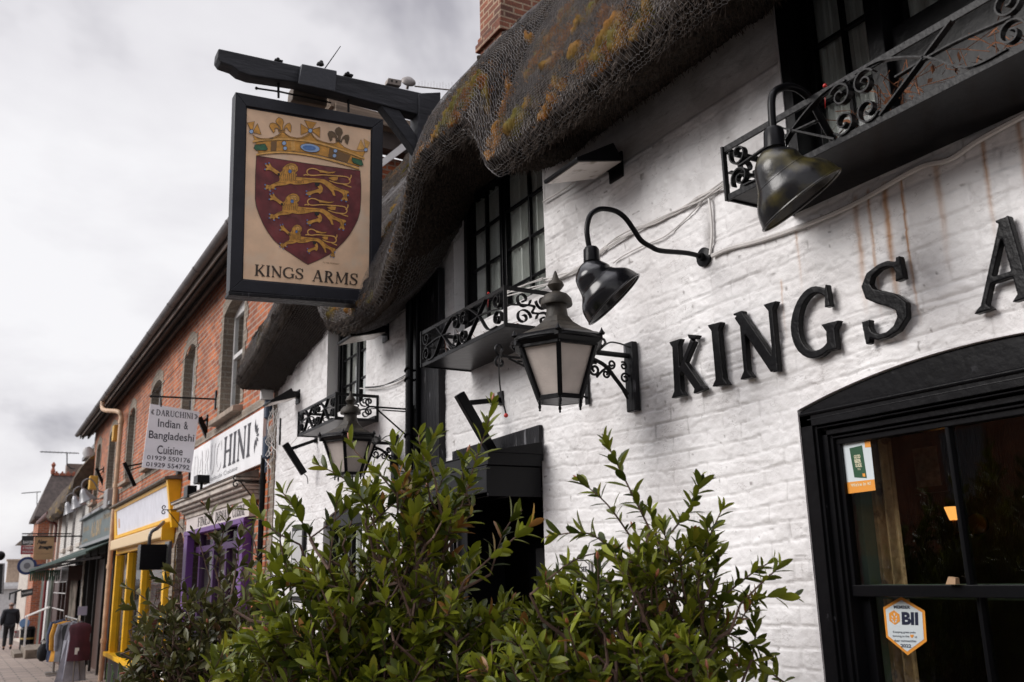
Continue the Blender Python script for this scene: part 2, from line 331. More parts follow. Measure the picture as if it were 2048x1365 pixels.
def glyph(ch):
    if ch == 'I': return .36, stem(.18, K_)
    if ch == 'K': return .78, stem(.18, K_) + [rib([(.24, .40), (.6, .9)], [k_, k_ + .03]), rib([(.34, .52), (.66, .06)], [K_, K_]), rib([(.60, .93), (.62, 1.0)], [.16, .26]), rib([(.67, 0), (.66, .08)], [.28, .19])]
    if ch == 'N': return .82, stem(.16, k_, st=False) + stem(.68, k_, sb=False) + [rib([(.10, .97), (.66, .05)], [K_, K_]), rib([(.02, .985), (.18, .985)], [.03, .05])]
    if ch == 'A': return .82, [rib([(.40, 1), (.14, .05)], [k_ + .01, k_]), rib([(.40, 1), (.68, .05)], [K_, K_]), rib([(.2, .33), (.58, .33)], [.07, .07]), rib([(.14, 0), (.14, .07)], [.26, .1]), rib([(.68, 0), (.68, .08)], [.32, .17]), rib([(.3, .985), (.44, .985)], [.03, .05])]
    if ch == 'R': return .78, stem(.18, K_) + [arc(.26, .735, .27, .225, 92, -92, k_, k_, wm=K_), rib([(.36, .5), (.64, .05)], [K_, K_]), rib([(.16, .96), (.28, .96)], [.07, .07]), rib([(.16, .51), (.3, .51)], [.07, .07]), rib([(.67, 0), (.65, .07)], [.24, .17])]
    if ch == 'M': return 1.0, stem(.14, k_, st=False) + stem(.84, K_) + [rib([(.14, 1), (.48, .12)], [K_, K_ * .8]), rib([(.46, .12), (.80, 1)], [k_, k_]), rib([(.04, .985), (.2, .985)], [.03, .05])]
    if ch in 'GC':
        g = [arc(.46, .5, .37, .455, 48, 180, k_, K_ + .01, n=12), arc(.46, .5, .37, .455, 180, 318, K_ + .01, k_, n=12), rib([(.72, .97), (.72, .66)], [.03, .10])]
        if ch == 'G': g += [rib([(.74, .06), (.74, .38)], [K_, K_]), rib([(.74, .34), (.74, .44)], [.17, .32])]
        else: g += [rib([(.73, .05), (.73, .26)], [.03, .07])]
        return .86, g
    if ch == 'S':
        P = [(.58, .80), (.54, .90), (.44, .955), (.33, .955), (.2, .90), (.14, .78), (.18, .65), (.32, .55), (.46, .46), (.57, .34), (.57, .20), (.48, .085), (.36, .045), (.24, .05), (.14, .12), (.10, .22)]
        Wd = [k_, k_, k_, k_, .10, .12, .15, .17, .17, .15, .13, .1, k_, k_, k_, k_]
        return .70, [rib(P, Wd), rib([(.585, .99), (.585, .68)], [.05, .11]), rib([(.095, .01), (.095, .32)], [.05, .11])]
    if ch == 'D': return .84, stem(.18, K_) + [arc(.30, .5, .42, .455, 90, -90, k_, k_, wm=K_ + .01), rib([(.16, .955), (.31, .955)], [.07, .07]), rib([(.16, .045), (.31, .045)], [.07, .07])]
    if ch == 'U': return .84, stem(.18, K_, .3, 1, sb=False) + stem(.68, k_, .3, 1, sb=False) + [arc(.43, .32, .25, .275, 180, 360, K_, k_)]
    if ch == 'H': return .86, stem(.18, K_) + stem(.68, K_) + [rib([(.2, .5), (.66, .5)], [.07, .07])]
    if ch in 'EF':
        g = stem(.18, K_) + [rib([(.18, .965), (.58, .965)], [.07, .07]), rib([(.58, .99), (.58, .8)], [.08, .03]), rib([(.18, .52), (.46, .52)], [.07, .07]), rib([(.46, .62), (.46, .42)], [.03, .06])]
        if ch == 'E': g += [rib([(.18, .035), (.6, .035)], [.07, .07]), rib([(.6, 0), (.6, .22)], [.08, .03])]
        return .70, g
    if ch == 'T': return .76, stem(.38, K_, st=False) + [rib([(.04, .965), (.72, .965)], [.07, .07]), rib([(.06, .99), (.06, .78)], [.07, .03]), rib([(.7, .99), (.7, .78)], [.07, .03])]
    return .34, []
def serif(name, body, quad, m, parent, out, lift=0.002, step=0.00025):
    Wt = 0; items = []
    for ch in body:
        w, g = glyph(ch); items.append((Wt, g)); Wt += w + .03
    Wt -= .03; b = MB(); O = Vector(out); k = 0
    for x, g in items:
        for kind, q in g:
            off = O * (lift + step * (k % 9)); k += 1
            for i in range(len(q) - 1):
                b.add([bil(quad, (x + p[0]) / Wt, p[1]) + off for p in (q[i][0], q[i][1], q[i + 1][1], q[i + 1][0])], [(0, 1, 2, 3)])
    return b.build(name, m, parent)
def solid_letter(name, ch, quad, m, label, depth=.035, out=(-1, 0, 0)):
    w, g = glyph(ch); depth = .028; xs = [p[0] for _, q in g for s in q for p in s]; ys = [p[1] for _, q in g for s in q for p in s]
    x0, x1, y0, y1 = min(xs), max(xs), min(ys), max(ys); O = Vector(out); b = MB()
    for kind, q in g:
        for i in range(len(q) - 1):
            a = [bil(quad, (p[0] - x0) / (x1 - x0), (p[1] - y0) / (y1 - y0)) for p in (q[i][0], q[i][1], q[i + 1][1], q[i + 1][0])]
            b.hexa(a, [p + O * depth for p in a])
    o = b.build(name, m, None, label=label, cat='letter', group='letters of the pub name on the wall')
    r = o.modifiers.new('r', 'REMESH'); r.mode = 'VOXEL'; r.voxel_size = .0026; r.use_smooth_shade = True
    s = o.modifiers.new('s', 'SMOOTH'); s.factor = .5; s.iterations = 4
    return o

# ---------------------------------------------------------------- ground
def ground_mat():
    m = bpy.data.materials.new('paving'); m.use_nodes = True; n = m.node_tree.nodes; l = m.node_tree.links; p = n['Principled BSDF']; p.inputs['Roughness'].default_value = .75
    g = n.new('ShaderNodeNewGeometry'); b = n.new('ShaderNodeTexBrick'); b.inputs['Color1'].default_value = (.30, .24, .20, 1); b.inputs['Color2'].default_value = (.24, .19, .165, 1); b.inputs['Mortar'].default_value = (.10, .085, .075, 1)
    b.inputs['Scale'].default_value = 1; b.inputs['Brick Width'].default_value = .6; b.inputs['Row Height'].default_value = .4; b.inputs['Mortar Size'].default_value = .018; l.new(g.outputs['Position'], b.inputs[0])
    z = n.new('ShaderNodeTexNoise'); z.inputs['Scale'].default_value = 1.3; z.inputs['Detail'].default_value = 6; l.new(g.outputs['Position'], z.inputs['Vector'])
    mr = n.new('ShaderNodeMapRange'); mr.inputs['To Min'].default_value = .6; mr.inputs['To Max'].default_value = 1.4; l.new(z.outputs[0], mr.inputs[0])
    x = n.new('ShaderNodeMix'); x.data_type = 'RGBA'; x.blend_type = 'MULTIPLY'; x.inputs[0].default_value = 1; l.new(b.outputs[0], x.inputs[6]); l.new(mr.outputs[0], x.inputs[7]); l.new(x.outputs[2], p.inputs['Base Color'])
    return m
ASPH = mat('asphalt', (.05, .05, .052), .85, var=.3, vscale=3, bump=.4, bscale=120)
KERB = mat('kerb_stone', (.26, .25, .24), .8, var=.2)
ys = [-30] + list(range(0, 92, 3)) + [400]
def strip(name, x0, x1, dz, m, thick=0.0):
    b = MB(); vs = []; n = len(ys)
    for y in ys: vs += [(x0, y, gz(y) + dz), (x1, y, gz(y) + dz)]
    fs = [(2 * i, 2 * i + 1, 2 * i + 3, 2 * i + 2) for i in range(n - 1)]
    if thick:
        k = len(vs); vs += [(x, y, z - thick) for x, y, z in vs]; fs += [(2 * i, 2 * i + 2, k + 2 * i + 2, k + 2 * i) for i in range(n - 1)] + [(2 * i + 1, k + 2 * i + 1, k + 2 * i + 3, 2 * i + 3) for i in range(n - 1)]
    b.add(vs, fs); return b.build(name, m, None, kind='structure')
strip('ground', -300, 300, -.30, ASPH)
strip('pavement', -3.0, 3.0, 0, ground_mat(), .25)
strip('kerb', -3.15, -3.002, .004, KERB, .25)
strip('road', -9.2, -3.152, -.12, ASPH)
strip('far_pavement', -15, -9.202, 0, KERB, .25)

# ---------------------------------------------------------------- thatch surface
YT0, YT1 = 0.3, 9.86
def cur(tab, y): a = np.array(tab, float); return np.interp(y, a[:, 0], a[:, 1])
ZL = [(0, 3.67), (4.00, 3.66), (4.07, 3.70), (4.16, 3.98), (4.3, 4.05), (4.87, 4.08), (5.05, 4.0), (5.3, 3.62), (5.55, 3.36), (5.9, 3.32), (6.3, 3.37), (6.5, 3.40), (6.9, 3.55), (7.1, 3.80), (7.35, 4.05), (8.0, 4.09), (8.85, 3.87), (9.9, 3.56)]
ZJ = [(0, 3.92), (4.2, 3.90), (4.35, 4.12), (5.2, 4.12), (5.5, 3.88), (6.1, 3.66), (6.6, 3.60), (7.05, 3.70), (7.3, 3.86), (8.14, 3.83), (9, 3.70), (9.5, 3.60), (9.9, 3.56)]
Z0 = [(0, 3.67), (4.4, 3.66), (5.6, 3.36), (7.2, 3.34), (8.2, 3.38), (9.9, 3.44)]
XL = [(0, -.5), (5, -.5), (6, -.5), (7.5, -.42), (9.9, -.4)]
PT = np.array([0, .005, .03, .07, .14, .28, .52, .92, 1.5, 2.1]); PZ = np.array([.06, .10, .21, .34, .50, .80, 1.24, 1.83, 2.64, 3.44])
def smooth_tab(tab, y, w=.06):
    return (cur(tab, y - w) + cur(tab, y) * 2 + cur(tab, y + w)) / 4
_tt = np.linspace(0, 2.1, 400); _zz = np.interp(_tt, PT, PZ)
_ss = np.concatenate([[0], np.cumsum(np.hypot(np.diff(_tt), np.diff(_zz)))])
SMAX = _ss[-1]
def thatch(y, s, disp=True):
    """s<0: underside (0 lip .. -1 wall); s>=0: metres up the outer slope"""
    y = np.asarray(y, float); s = np.asarray(s, float)
    zl = smooth_tab(ZL, y); zj = smooth_tab(ZJ, y); z0 = cur(Z0, y); xl = cur(XL, y) + .04 * (vn(y * 1.5, 0, 4) - .5)
    t = np.interp(np.maximum(s, 0), _ss, _tt); pz = np.interp(np.maximum(s, 0), _ss, _zz)
    xo = xl + t; zo = z0 + pz + (zl - z0) * np.exp(-(t / .42) ** 2)
    u = np.clip(-s, 0, 1); xu = xl + .02 + (0.03 - xl - .02) * u; bul = np.sin(math.pi * np.minimum(u * 1.0, 1)) * np.where(y > 7.4, -.02, .035)
    zu = zl * (1 - u) + zj * u - bul + .06 * np.exp(-(u / .08)) 
    x = np.where(s >= 0, xo, xu); z = np.where(s >= 0, zo, zu)
    return x, y, z
def thatch_pts(Yg, Sg):
    x, y, z = thatch(Yg, Sg)
    e = 0.01
    x1, y1, z1 = thatch(Yg + e, Sg); x2, y2, z2 = thatch(Yg, Sg + e)
    P = np.stack([x, y, z], -1); A = np.stack([x1, y1, z1], -1) - P; B = np.stack([x2, y2, z2], -1) - P
    N = np.cross(A, B); N /= np.linalg.norm(N, axis=-1, keepdims=True) + 1e-9
    return P, -N
_yn = int((YT1 - YT0) / .013); _y = np.linspace(YT0, YT1, _yn)
_s = np.concatenate([np.linspace(-1, -.02, 46), np.linspace(0, .5, 40)[0:], np.linspace(.515, 1.6, 62), np.linspace(1.65, SMAX, 30)])
Yg, Sg = np.meshgrid(_y, _s, indexing='ij')
TP, TN = thatch_pts(Yg, Sg)
if np.mean(TN[:, 60, 0]) > 0: TN = -TN
def proj(P):
    Rm = np.array(ROT); c = (np.asarray(P) - np.array(CAM)) @ Rm
    return 1024 + FPX * c[..., 0] / -c[..., 2], 682.5 - FPX * c[..., 1] / -c[..., 2]
_pu, _pv = proj(TP)
def hit_thatch(px, py):
    d = np.hypot(_pu - px, _pv - py); dep = TP[..., 1]; m = d < 9
    m &= Sg > 0
    if not m.any(): i = np.argmin(np.where(Sg > 0, d, 1e9)); return Yg.ravel()[i], Sg.ravel()[i]
    i = np.argmin(np.where(m, dep, 1e9)); return Yg.ravel()[i], Sg.ravel()[i]
moss = np.zeros_like(Yg); MO = []
for px, py, rad, col in [(1278, 30, .07, 1), (1268, 62, .05, 1), (1222, 62, .08, 0), (1205, 85, .08, 0), (1190, 100, .06, 0), (1170, 118, .05, 0), (1235, 75, .06, 0), (1130, 60, .05, 0), (1155, 50, .05, 0),
                     (1045, 215, .05, 1), (1035, 232, .05, 1), (1022, 250, .05, 1), (992, 262, .06, 1), (983, 285, .05, 1), (978, 305, .04, 0), (1105, 190, .03, 0), (1110, 165, .04, 0), (1085, 240, .05, 0), (1090, 80, .04, 0), (1150, 105, .05, 0), (1070, 110, .04, 0), (1100, 120, .05, 0),
                     (940, 170, .08, 0), (925, 190, .07, 0), (960, 150, .06, 0), (905, 215, .06, 0), (965, 195, .05, 0), (1000, 215, .04, 0), (1150, 130, .04, 0), (870, 270, .06, 0), (862, 285, .05, 0), (890, 240, .05, 0), (905, 250, .05, 0), (835, 300, .05, 0),
                     (810, 330, .05, 1), (795, 360, .05, 1), (785, 420, .05, 1), (778, 450, .04, 1), (790, 395, .04, 1), (700, 608, .06, 1), (670, 612, .07, 1), (740, 612, .04, 1), (655, 625, .05, 1), (900, 290, .04, 0), (860, 320, .04, 0), (1010, 175, .04, 0), (1050, 150, .04, 0), (1210, 20, .05, 0), (1120, 25, .05, 0), (1060, 70, .04, 0), (1180, 15, .05, 0)]:
    y_, s_ = hit_thatch(px, py); MO.append((y_, s_, rad, col))
    moss = np.maximum(moss, 1.25 * np.exp(-(((Yg - y_) / (rad * 1.5)) ** 2 + ((Sg - s_) / (rad * 1.9)) ** 2)))
mn = fbm(Yg * 9, Sg * 7, 5); scat = np.clip((fbm(Yg * 3.2, Sg * 3.2, 9) - .50) * 5, 0, 1) * np.clip((fbm(Yg * 22, Sg * 16, 12) - .42) * 5, 0, 1) * (Sg > .05)
M_ = np.clip((moss * (.1 + 1.05 * fbm(Yg * 14, Sg * 12, 55, 3) + .75 * fbm(Yg * 45, Sg * 35, 56, 2)) - .70) * 4.5, 0, 1) * (Sg > 0); M2 = np.clip(M_ + scat * .35, 0, 1)
st = (fbm(Yg * 55, Sg * 3.0, 1, 3) - .5) * .06 + (fbm(Yg * 7, Sg * 4, 2, 3) - .5) * .085 + (fbm(Yg * 120, Sg * 14, 3, 2) - .5) * .03 + (fbm(Yg * 18, Sg * 16, 61, 3) - .5) * .04
un = (fbm(Yg * 90, Sg * 40, 6, 2) - .5) * .04 + (fbm(Yg * 8, Sg * 4, 7, 3) - .5) * .05
D = np.where(Sg >= 0, st, un) + M_ * (.006 + .03 * fbm(Yg * 40, Sg * 40, 8, 3))
D = D * np.clip((1 - np.abs(Sg + 1) * 0) , 0, 1)
TV = TP + TN * D[..., None]
def grid_faces(a, b):
    i, j = np.meshgrid(np.arange(a - 1), np.arange(b - 1), indexing='ij'); k = (i * b + j).ravel(); return np.stack([k, k + b, k + b + 1, k + 1], -1)
def thatch_mat():
    m = bpy.data.materials.new('thatch'); m.use_nodes = True; n = m.node_tree.nodes; l = m.node_tree.links; p = n['Principled BSDF']; p.inputs['Roughness'].default_value = .9; p.inputs['Specular IOR Level'].default_value = .2
    g = n.new('ShaderNodeNewGeometry'); mp = n.new('ShaderNodeMapping'); mp.inputs['Scale'].default_value = (1, 1, .25); l.new(g.outputs['Position'], mp.inputs[0])
    z = n.new('ShaderNodeTexNoise'); z.inputs['Scale'].default_value = 70; z.inputs['Detail'].default_value = 5; l.new(mp.outputs[0], z.inputs['Vector'])
    r = n.new('ShaderNodeValToRGB'); e = r.color_ramp.elements; e[0].position = .3; e[0].color = (.007, .0055, .005, 1); e[1].position = .76; e[1].color = (.050, .036, .026, 1); l.new(z.outputs[0], r.inputs[0])
    z2 = n.new('ShaderNodeTexNoise'); z2.inputs['Scale'].default_value = 2.5; z2.inputs['Detail'].default_value = 5; l.new(g.outputs['Position'], z2.inputs['Vector'])
    mr = n.new('ShaderNodeMapRange'); mr.inputs['To Min'].default_value = .5; mr.inputs['To Max'].default_value = 1.5; l.new(z2.outputs[0], mr.inputs[0])
    x = n.new('ShaderNodeMix'); x.data_type = 'RGBA'; x.blend_type = 'MULTIPLY'; x.inputs[0].default_value = 1; l.new(r.outputs[0], x.inputs[6]); l.new(mr.outputs[0], x.inputs[7])
    a = n.new('ShaderNodeAttribute'); a.attribute_name = 'moss'; z3 = n.new('ShaderNodeTexNoise'); z3.inputs['Scale'].default_value = 3.5; l.new(g.outputs['Position'], z3.inputs['Vector'])
    r3 = n.new('ShaderNodeValToRGB'); e = r3.color_ramp.elements; e[0].position = .42; e[0].color = (.19, .085, .018, 1); e[1].position = .62; e[1].color = (.085, .07, .012, 1); l.new(z3.outputs[0], r3.inputs[0])
    x2 = n.new('ShaderNodeMix'); x2.data_type = 'RGBA'; l.new(a.outputs['Fac'], x2.inputs[0]); l.new(x.outputs[2], x2.inputs[6]); l.new(r3.outputs[0], x2.inputs[7]); l.new(x2.outputs[2], p.inputs['Base Color'])
    b = n.new('ShaderNodeBump'); b.inputs['Strength'].default_value = 1; b.inputs['Distance'].default_value = .02; l.new(z.outputs[0], b.inputs['Height']); l.new(b.outputs[0], p.inputs['Normal'])
    return m
THATCH = thatch_mat()
pub = thing('pub_building', 'white painted brick pub with dark netted thatched roof and black woodwork', 'building', (0, 5, gz(5)))
npmesh('thatch', TV.reshape(-1, 3), grid_faces(*Yg.shape), THATCH, pub, attrs={'moss': M2.ravel()})
# verge face at the far end, back slope
b = MB(); sec = TV[-1]; cen = Vector((1.6, YT1, 3.9))
b.add([tuple(p) for p in sec] + [tuple(cen)], [(i, i + 1, len(sec)) for i in range(len(sec) - 1)])
top = TP[0, -1]; b.add([(1.6, YT0, top[2] - .02), (1.6, YT1, TP[-1, -1][2] - .02), (4.6, YT1, 3.4), (4.6, YT0, 3.4)], [(0, 1, 2, 3)])
b.build('thatch_end', THATCH, pub)
# straw stalks
def prisms(A, B, r, nrm=None):
    """3-sided slivers from A to B"""
    A = np.asarray(A); B = np.asarray(B); D_ = B - A; D_ /= np.linalg.norm(D_, axis=1, keepdims=True) + 1e-9
    U = np.cross(D_, np.array([.3, .5, .81])); U /= np.linalg.norm(U, axis=1, keepdims=True) + 1e-9; Wv = np.cross(D_, U)
    r = np.broadcast_to(np.asarray(r), (len(A),))[:, None]; vs = []
    for k in range(3):
        a = 2 * math.pi * k / 3; o = (U * math.cos(a) + Wv * math.sin(a)) * r; vs.append((A + o, B + o))
    V = np.stack([vs[0][0], vs[1][0], vs[2][0], vs[0][1], vs[1][1], vs[2][1]], 1).reshape(-1, 3)
    k = (np.arange(len(A)) * 6)[:, None]; F = np.concatenate([k + np.array([[0, 1, 4, 3]]), k + np.array([[1, 2, 5, 4]]), k + np.array([[2, 0, 3, 5]])], 1).reshape(-1, 4)
    return V, F
rs = np.random.RandomState(11)
STRAW = mat('straw', (.060, .044, .034), .9, var=.5, vscale=40)
STRAWL = mat('straw_pale', (.14, .115, .09), .9, var=.5, vscale=40)
n_ = 15000; yy = rs.uniform(1.0, YT1, n_); ss = np.where(rs.rand(n_) < .6, rs.uniform(-.95, .05, n_), rs.uniform(0, .6, n_))
P_, N_ = thatch_pts(yy, ss); N_ = np.where((N_[:, :1] > 0) & (ss[:, None] > .1), -N_, N_)
N_ = np.where((ss[:, None] < 0) & (N_[:, 2:] > 0), -N_, N_)
dr = N_ * rs.uniform(.2, 1, (n_, 1)) + np.stack([-.35 * rs.rand(n_), rs.normal(0, .25, n_), -.6 * rs.rand(n_)], 1); dr /= np.linalg.norm(dr, axis=1, keepdims=True)
V, F = prisms(P_ - N_ * .01, P_ + dr * rs.uniform(.01, .038, (n_, 1)), rs.uniform(.0008, .0018, n_)); npmesh('straw_ends', V, F, STRAW, pub, smooth=False)
n_ = 13000; yy = rs.uniform(1.0, YT1, n_); ss = rs.uniform(-.16, .12, n_); P_, N_ = thatch_pts(yy, ss); cl_ = (vn(yy * 16, 0, 71) > .35); dr = np.stack([-.55 * rs.rand(n_), rs.normal(0, .22, n_), -.5 - .5 * rs.rand(n_)], 1); dr /= np.linalg.norm(dr, axis=1, keepdims=True)
V, F = prisms(P_[cl_] - dr[cl_] * .03, (P_ + dr * rs.uniform(.02, .075, (n_, 1)))[cl_], .0015); npmesh('ragged_edge', V, F, STRAW, pub, smooth=False)
n_ = 9000; yy = rs.uniform(1.0, YT1, n_); ss = rs.uniform(0.0, 2.2, n_); P_, N_ = thatch_pts(yy, ss); N_ = np.where(N_[:, :1] > 0, -N_, N_)
P2, _ = thatch_pts(yy + rs.normal(0, .012, n_), ss + rs.uniform(.03, .09, n_)); V, F = prisms(P_ + N_ * rs.uniform(.008, .022, (n_, 1)), P2 + N_ * .012, .0011); npmesh('straw_stalks', V, F, STRAWL, pub, smooth=False)
# moss tufts
MOSSO = mat('moss_orange', (.36, .155, .022), .95, var=.5, vscale=22); MOSSG = mat('moss_green', (.15, .125, .012), .95, var=.5, vscale=22)
mk = np.argwhere(M_ > .35); 
for nm, mm, cc in (('moss_tufts', MOSSO, 0), ('moss_tufts', MOSSG, 1)):
    A = []; 
    for y_, s_, rad, col in MO:
        if col != cc: continue
        k = int(620 * rad / .05); ya = rs.normal(y_, rad * .9, k); sa = np.maximum(.01, rs.normal(s_, rad * 1.1, k)); ok = (fbm(ya * 14, sa * 12, 55, 3) * 1.05 + .75 * fbm(ya * 45, sa * 35, 56, 2)) > .98; A.append(np.stack([ya, sa], 1)[ok])
    A = np.concatenate(A)
    if cc == 0:
        pick = np.argwhere(scat > .75); sel = pick[rs.choice(len(pick), min(5000, len(pick)))]; A = np.concatenate([A, np.stack([Yg[sel[:, 0], sel[:, 1]], Sg[sel[:, 0], sel[:, 1]]], 1) + rs.normal(0, .005, (len(sel), 2))])
    P_, N_ = thatch_pts(A[:, 0], A[:, 1]); N_ = np.where(N_[:, :1] > 0, -N_, N_); dr = N_ + rs.normal(0, .6, P_.shape); dr /= np.linalg.norm(dr, axis=1, keepdims=True)
    V, F = prisms(P_ + N_ * .005, P_ + N_ * .015 + dr * rs.uniform(.003, .016, (len(A), 1)), .0013); npmesh(nm, V, F, mm, pub, smooth=False)
# galvanised wire netting following the thatch
def netting(ya, yb, s0, s1, k=1.0):
    c = .027; h = c * .87 * k; ny = int((yb - ya) / c); ns = int((s1 - s0) / h)
    i, j = np.meshgrid(np.arange(ny), np.arange(ns), indexing='ij'); i = i.ravel(); j = j.ravel()
    cy = ya + (i + .5 * (j % 2)) * c; cs = s0 + j * h
    a = np.stack([cy, cs + h * .33], 1); bl = np.stack([cy - c / 2, cs - h * .0 + h * .02], 1); br = np.stack([cy + c / 2, cs + h * .02], 1); up = np.stack([cy, cs + h * .78], 1)
    jit = lambda q: q + np.stack([(vn(q[:, 0] * 37, q[:, 1] * 37, 5) - .5) * .012 + (vn(q[:, 0] * 4, q[:, 1] * 4, 6) - .5) * .05, (vn(q[:, 0] * 37, q[:, 1] * 37, 7) - .5) * .012], 1)
    segs = [(a, up), (a, bl), (a, br)]; Vs = []; Fs = []; o = 0
    for p, q in segs:
        p = jit(p); q = jit(q); res = []
        for z in (p, q):
            P_, N_ = thatch_pts(z[:, 0], z[:, 1]); N_ = np.where(N_[:, :1] > 0, -N_, N_); N_ = np.where((z[:, 1:] < -.1) & (N_[:, 2:] > 0), -N_, N_); res.append(P_ + N_ * (.026 + .012 * vn(z[:, 0] * 3, z[:, 1] * 3, 8))[:, None])
        V, F = prisms(res[0], res[1], .0008); Vs.append(V); Fs.append(F + o); o += len(V)
    return np.concatenate(Vs), np.concatenate(Fs)
V, F = netting(.85, 9.85, -.10, 2.25); V2, F2 = netting(5.35, 9.83, -.97, -.10, 1.9); F = np.concatenate([F, F2 + len(V)]); V = np.concatenate([V, V2]); npmesh('wire_netting', V, F, mat('galvanised_wire', (.21, .20, .20), .55, .5), pub, smooth=False)

# ---------------------------------------------------------------- painted brick wall
def wall_mat():
    m = bpy.data.materials.new('white_painted_brick'); m.use_nodes = True; n = m.node_tree.nodes; l = m.node_tree.links; p = n['Principled BSDF']; p.inputs['Roughness'].default_value = .42; p.inputs['Specular IOR Level'].default_value = .45
    g = n.new('ShaderNodeNewGeometry')
    z = n.new('ShaderNodeTexNoise'); z.inputs['Scale'].default_value = 2.2; z.inputs['Detail'].default_value = 8; l.new(g.outputs['Position'], z.inputs['Vector'])
    r = n.new('ShaderNodeValToRGB'); e = r.color_ramp.elements; e[0].position = .3; e[0].color = (.66, .64, .635, 1); e[1].position = .62; e[1].color = (.82, .81, .81, 1); l.new(z.outputs[0], r.inputs[0])
    def mixa(an, col, prev, k=1.0):
        a = n.new('ShaderNodeAttribute'); a.attribute_name = an; x = n.new('ShaderNodeMix'); x.data_type = 'RGBA'; l.new(a.outputs['Fac'], x.inputs[0]); l.new(prev, x.inputs[6]); x.inputs[7].default_value = (*col, 1); return x.outputs[2]
    c = mixa('grime', (.17, .15, .14), r.outputs[0]); c = mixa('rust', (.42, .21, .085), c); c = mixa('upper_grey', (.30, .28, .27), c)
    def crack(sc, st, wid, seedv, prev, lo):   # hairline cracks and flaked edges in the paint
        mp = n.new('ShaderNodeMapping'); mp.inputs['Scale'].default_value = st; mp.inputs['Location'].default_value = seedv; l.new(g.outputs['Position'], mp.inputs[0])
        q = n.new('ShaderNodeTexNoise'); q.inputs['Scale'].default_value = sc; q.inputs['Detail'].default_value = 7; q.inputs['Roughness'].default_value = .62; l.new(mp.outputs[0], q.inputs['Vector'])
        s1 = n.new('ShaderNodeMath'); s1.operation = 'SUBTRACT'; s1.inputs[1].default_value = .5; l.new(q.outputs[0], s1.inputs[0]); s2 = n.new('ShaderNodeMath'); s2.operation = 'ABSOLUTE'; l.new(s1.outputs[0], s2.inputs[0])
        m1 = n.new('ShaderNodeMapRange'); m1.inputs['From Min'].default_value = 0; m1.inputs['From Max'].default_value = wid; m1.inputs['To Min'].default_value = 1; m1.inputs['To Max'].default_value = 0; l.new(s2.outputs[0], m1.inputs[0])
        k = n.new('ShaderNodeTexNoise'); k.inputs['Scale'].default_value = sc * .9; k.inputs['Detail'].default_value = 3; mk_ = n.new('ShaderNodeMapping'); mk_.inputs['Location'].default_value = (seedv[1] + 3, 5, seedv[0]); l.new(g.outputs['Position'], mk_.inputs[0]); l.new(mk_.outputs[0], k.inputs['Vector'])
        m2 = n.new('ShaderNodeMapRange'); m2.inputs['From Min'].default_value = lo; m2.inputs['From Max'].default_value = lo + .08; m2.inputs['To Max'].default_value = .6; l.new(k.outputs[0], m2.inputs[0])
        mu = n.new('ShaderNodeMath'); mu.operation = 'MULTIPLY'; l.new(m1.outputs[0], mu.inputs[0]); l.new(m2.outputs[0], mu.inputs[1])
        x = n.new('ShaderNodeMix'); x.data_type = 'RGBA'; l.new(mu.outputs[0], x.inputs[0]); l.new(prev, x.inputs[6]); x.inputs[7].default_value = (.26, .23, .22, 1); return x.outputs[2]
    c = crack(4.0, (1, .7, 2.6), .006, (0, 0, 0), c, .52); c = crack(11.0, (1, .8, 1.8), .008, (4, 2, 7), c, .55); l.new(c, p.inputs['Base Color'])
    # small specks of dirt
    v = n.new('ShaderNodeTexNoise'); v.inputs['Scale'].default_value = 130; v.inputs['Detail'].default_value = 3; l.new(g.outputs['Position'], v.inputs['Vector'])
    z2 = n.new('ShaderNodeTexNoise'); z2.inputs['Scale'].default_value = 28; z2.inputs['Detail'].default_value = 6; l.new(g.outputs['Position'], z2.inputs['Vector'])
    ad = n.new('ShaderNodeMath'); ad.operation = 'MULTIPLY_ADD'; ad.inputs[1].default_value = .25; l.new(v.outputs[0], ad.inputs[0]); l.new(z2.outputs[0], ad.inputs[2])
    b = n.new('ShaderNodeBump'); b.inputs['Strength'].default_value = .55; b.inputs['Distance'].default_value = .007; l.new(ad.outputs[0], b.inputs['Height']); l.new(b.outputs[0], p.inputs['Normal'])
    return m
WALL = wall_mat()
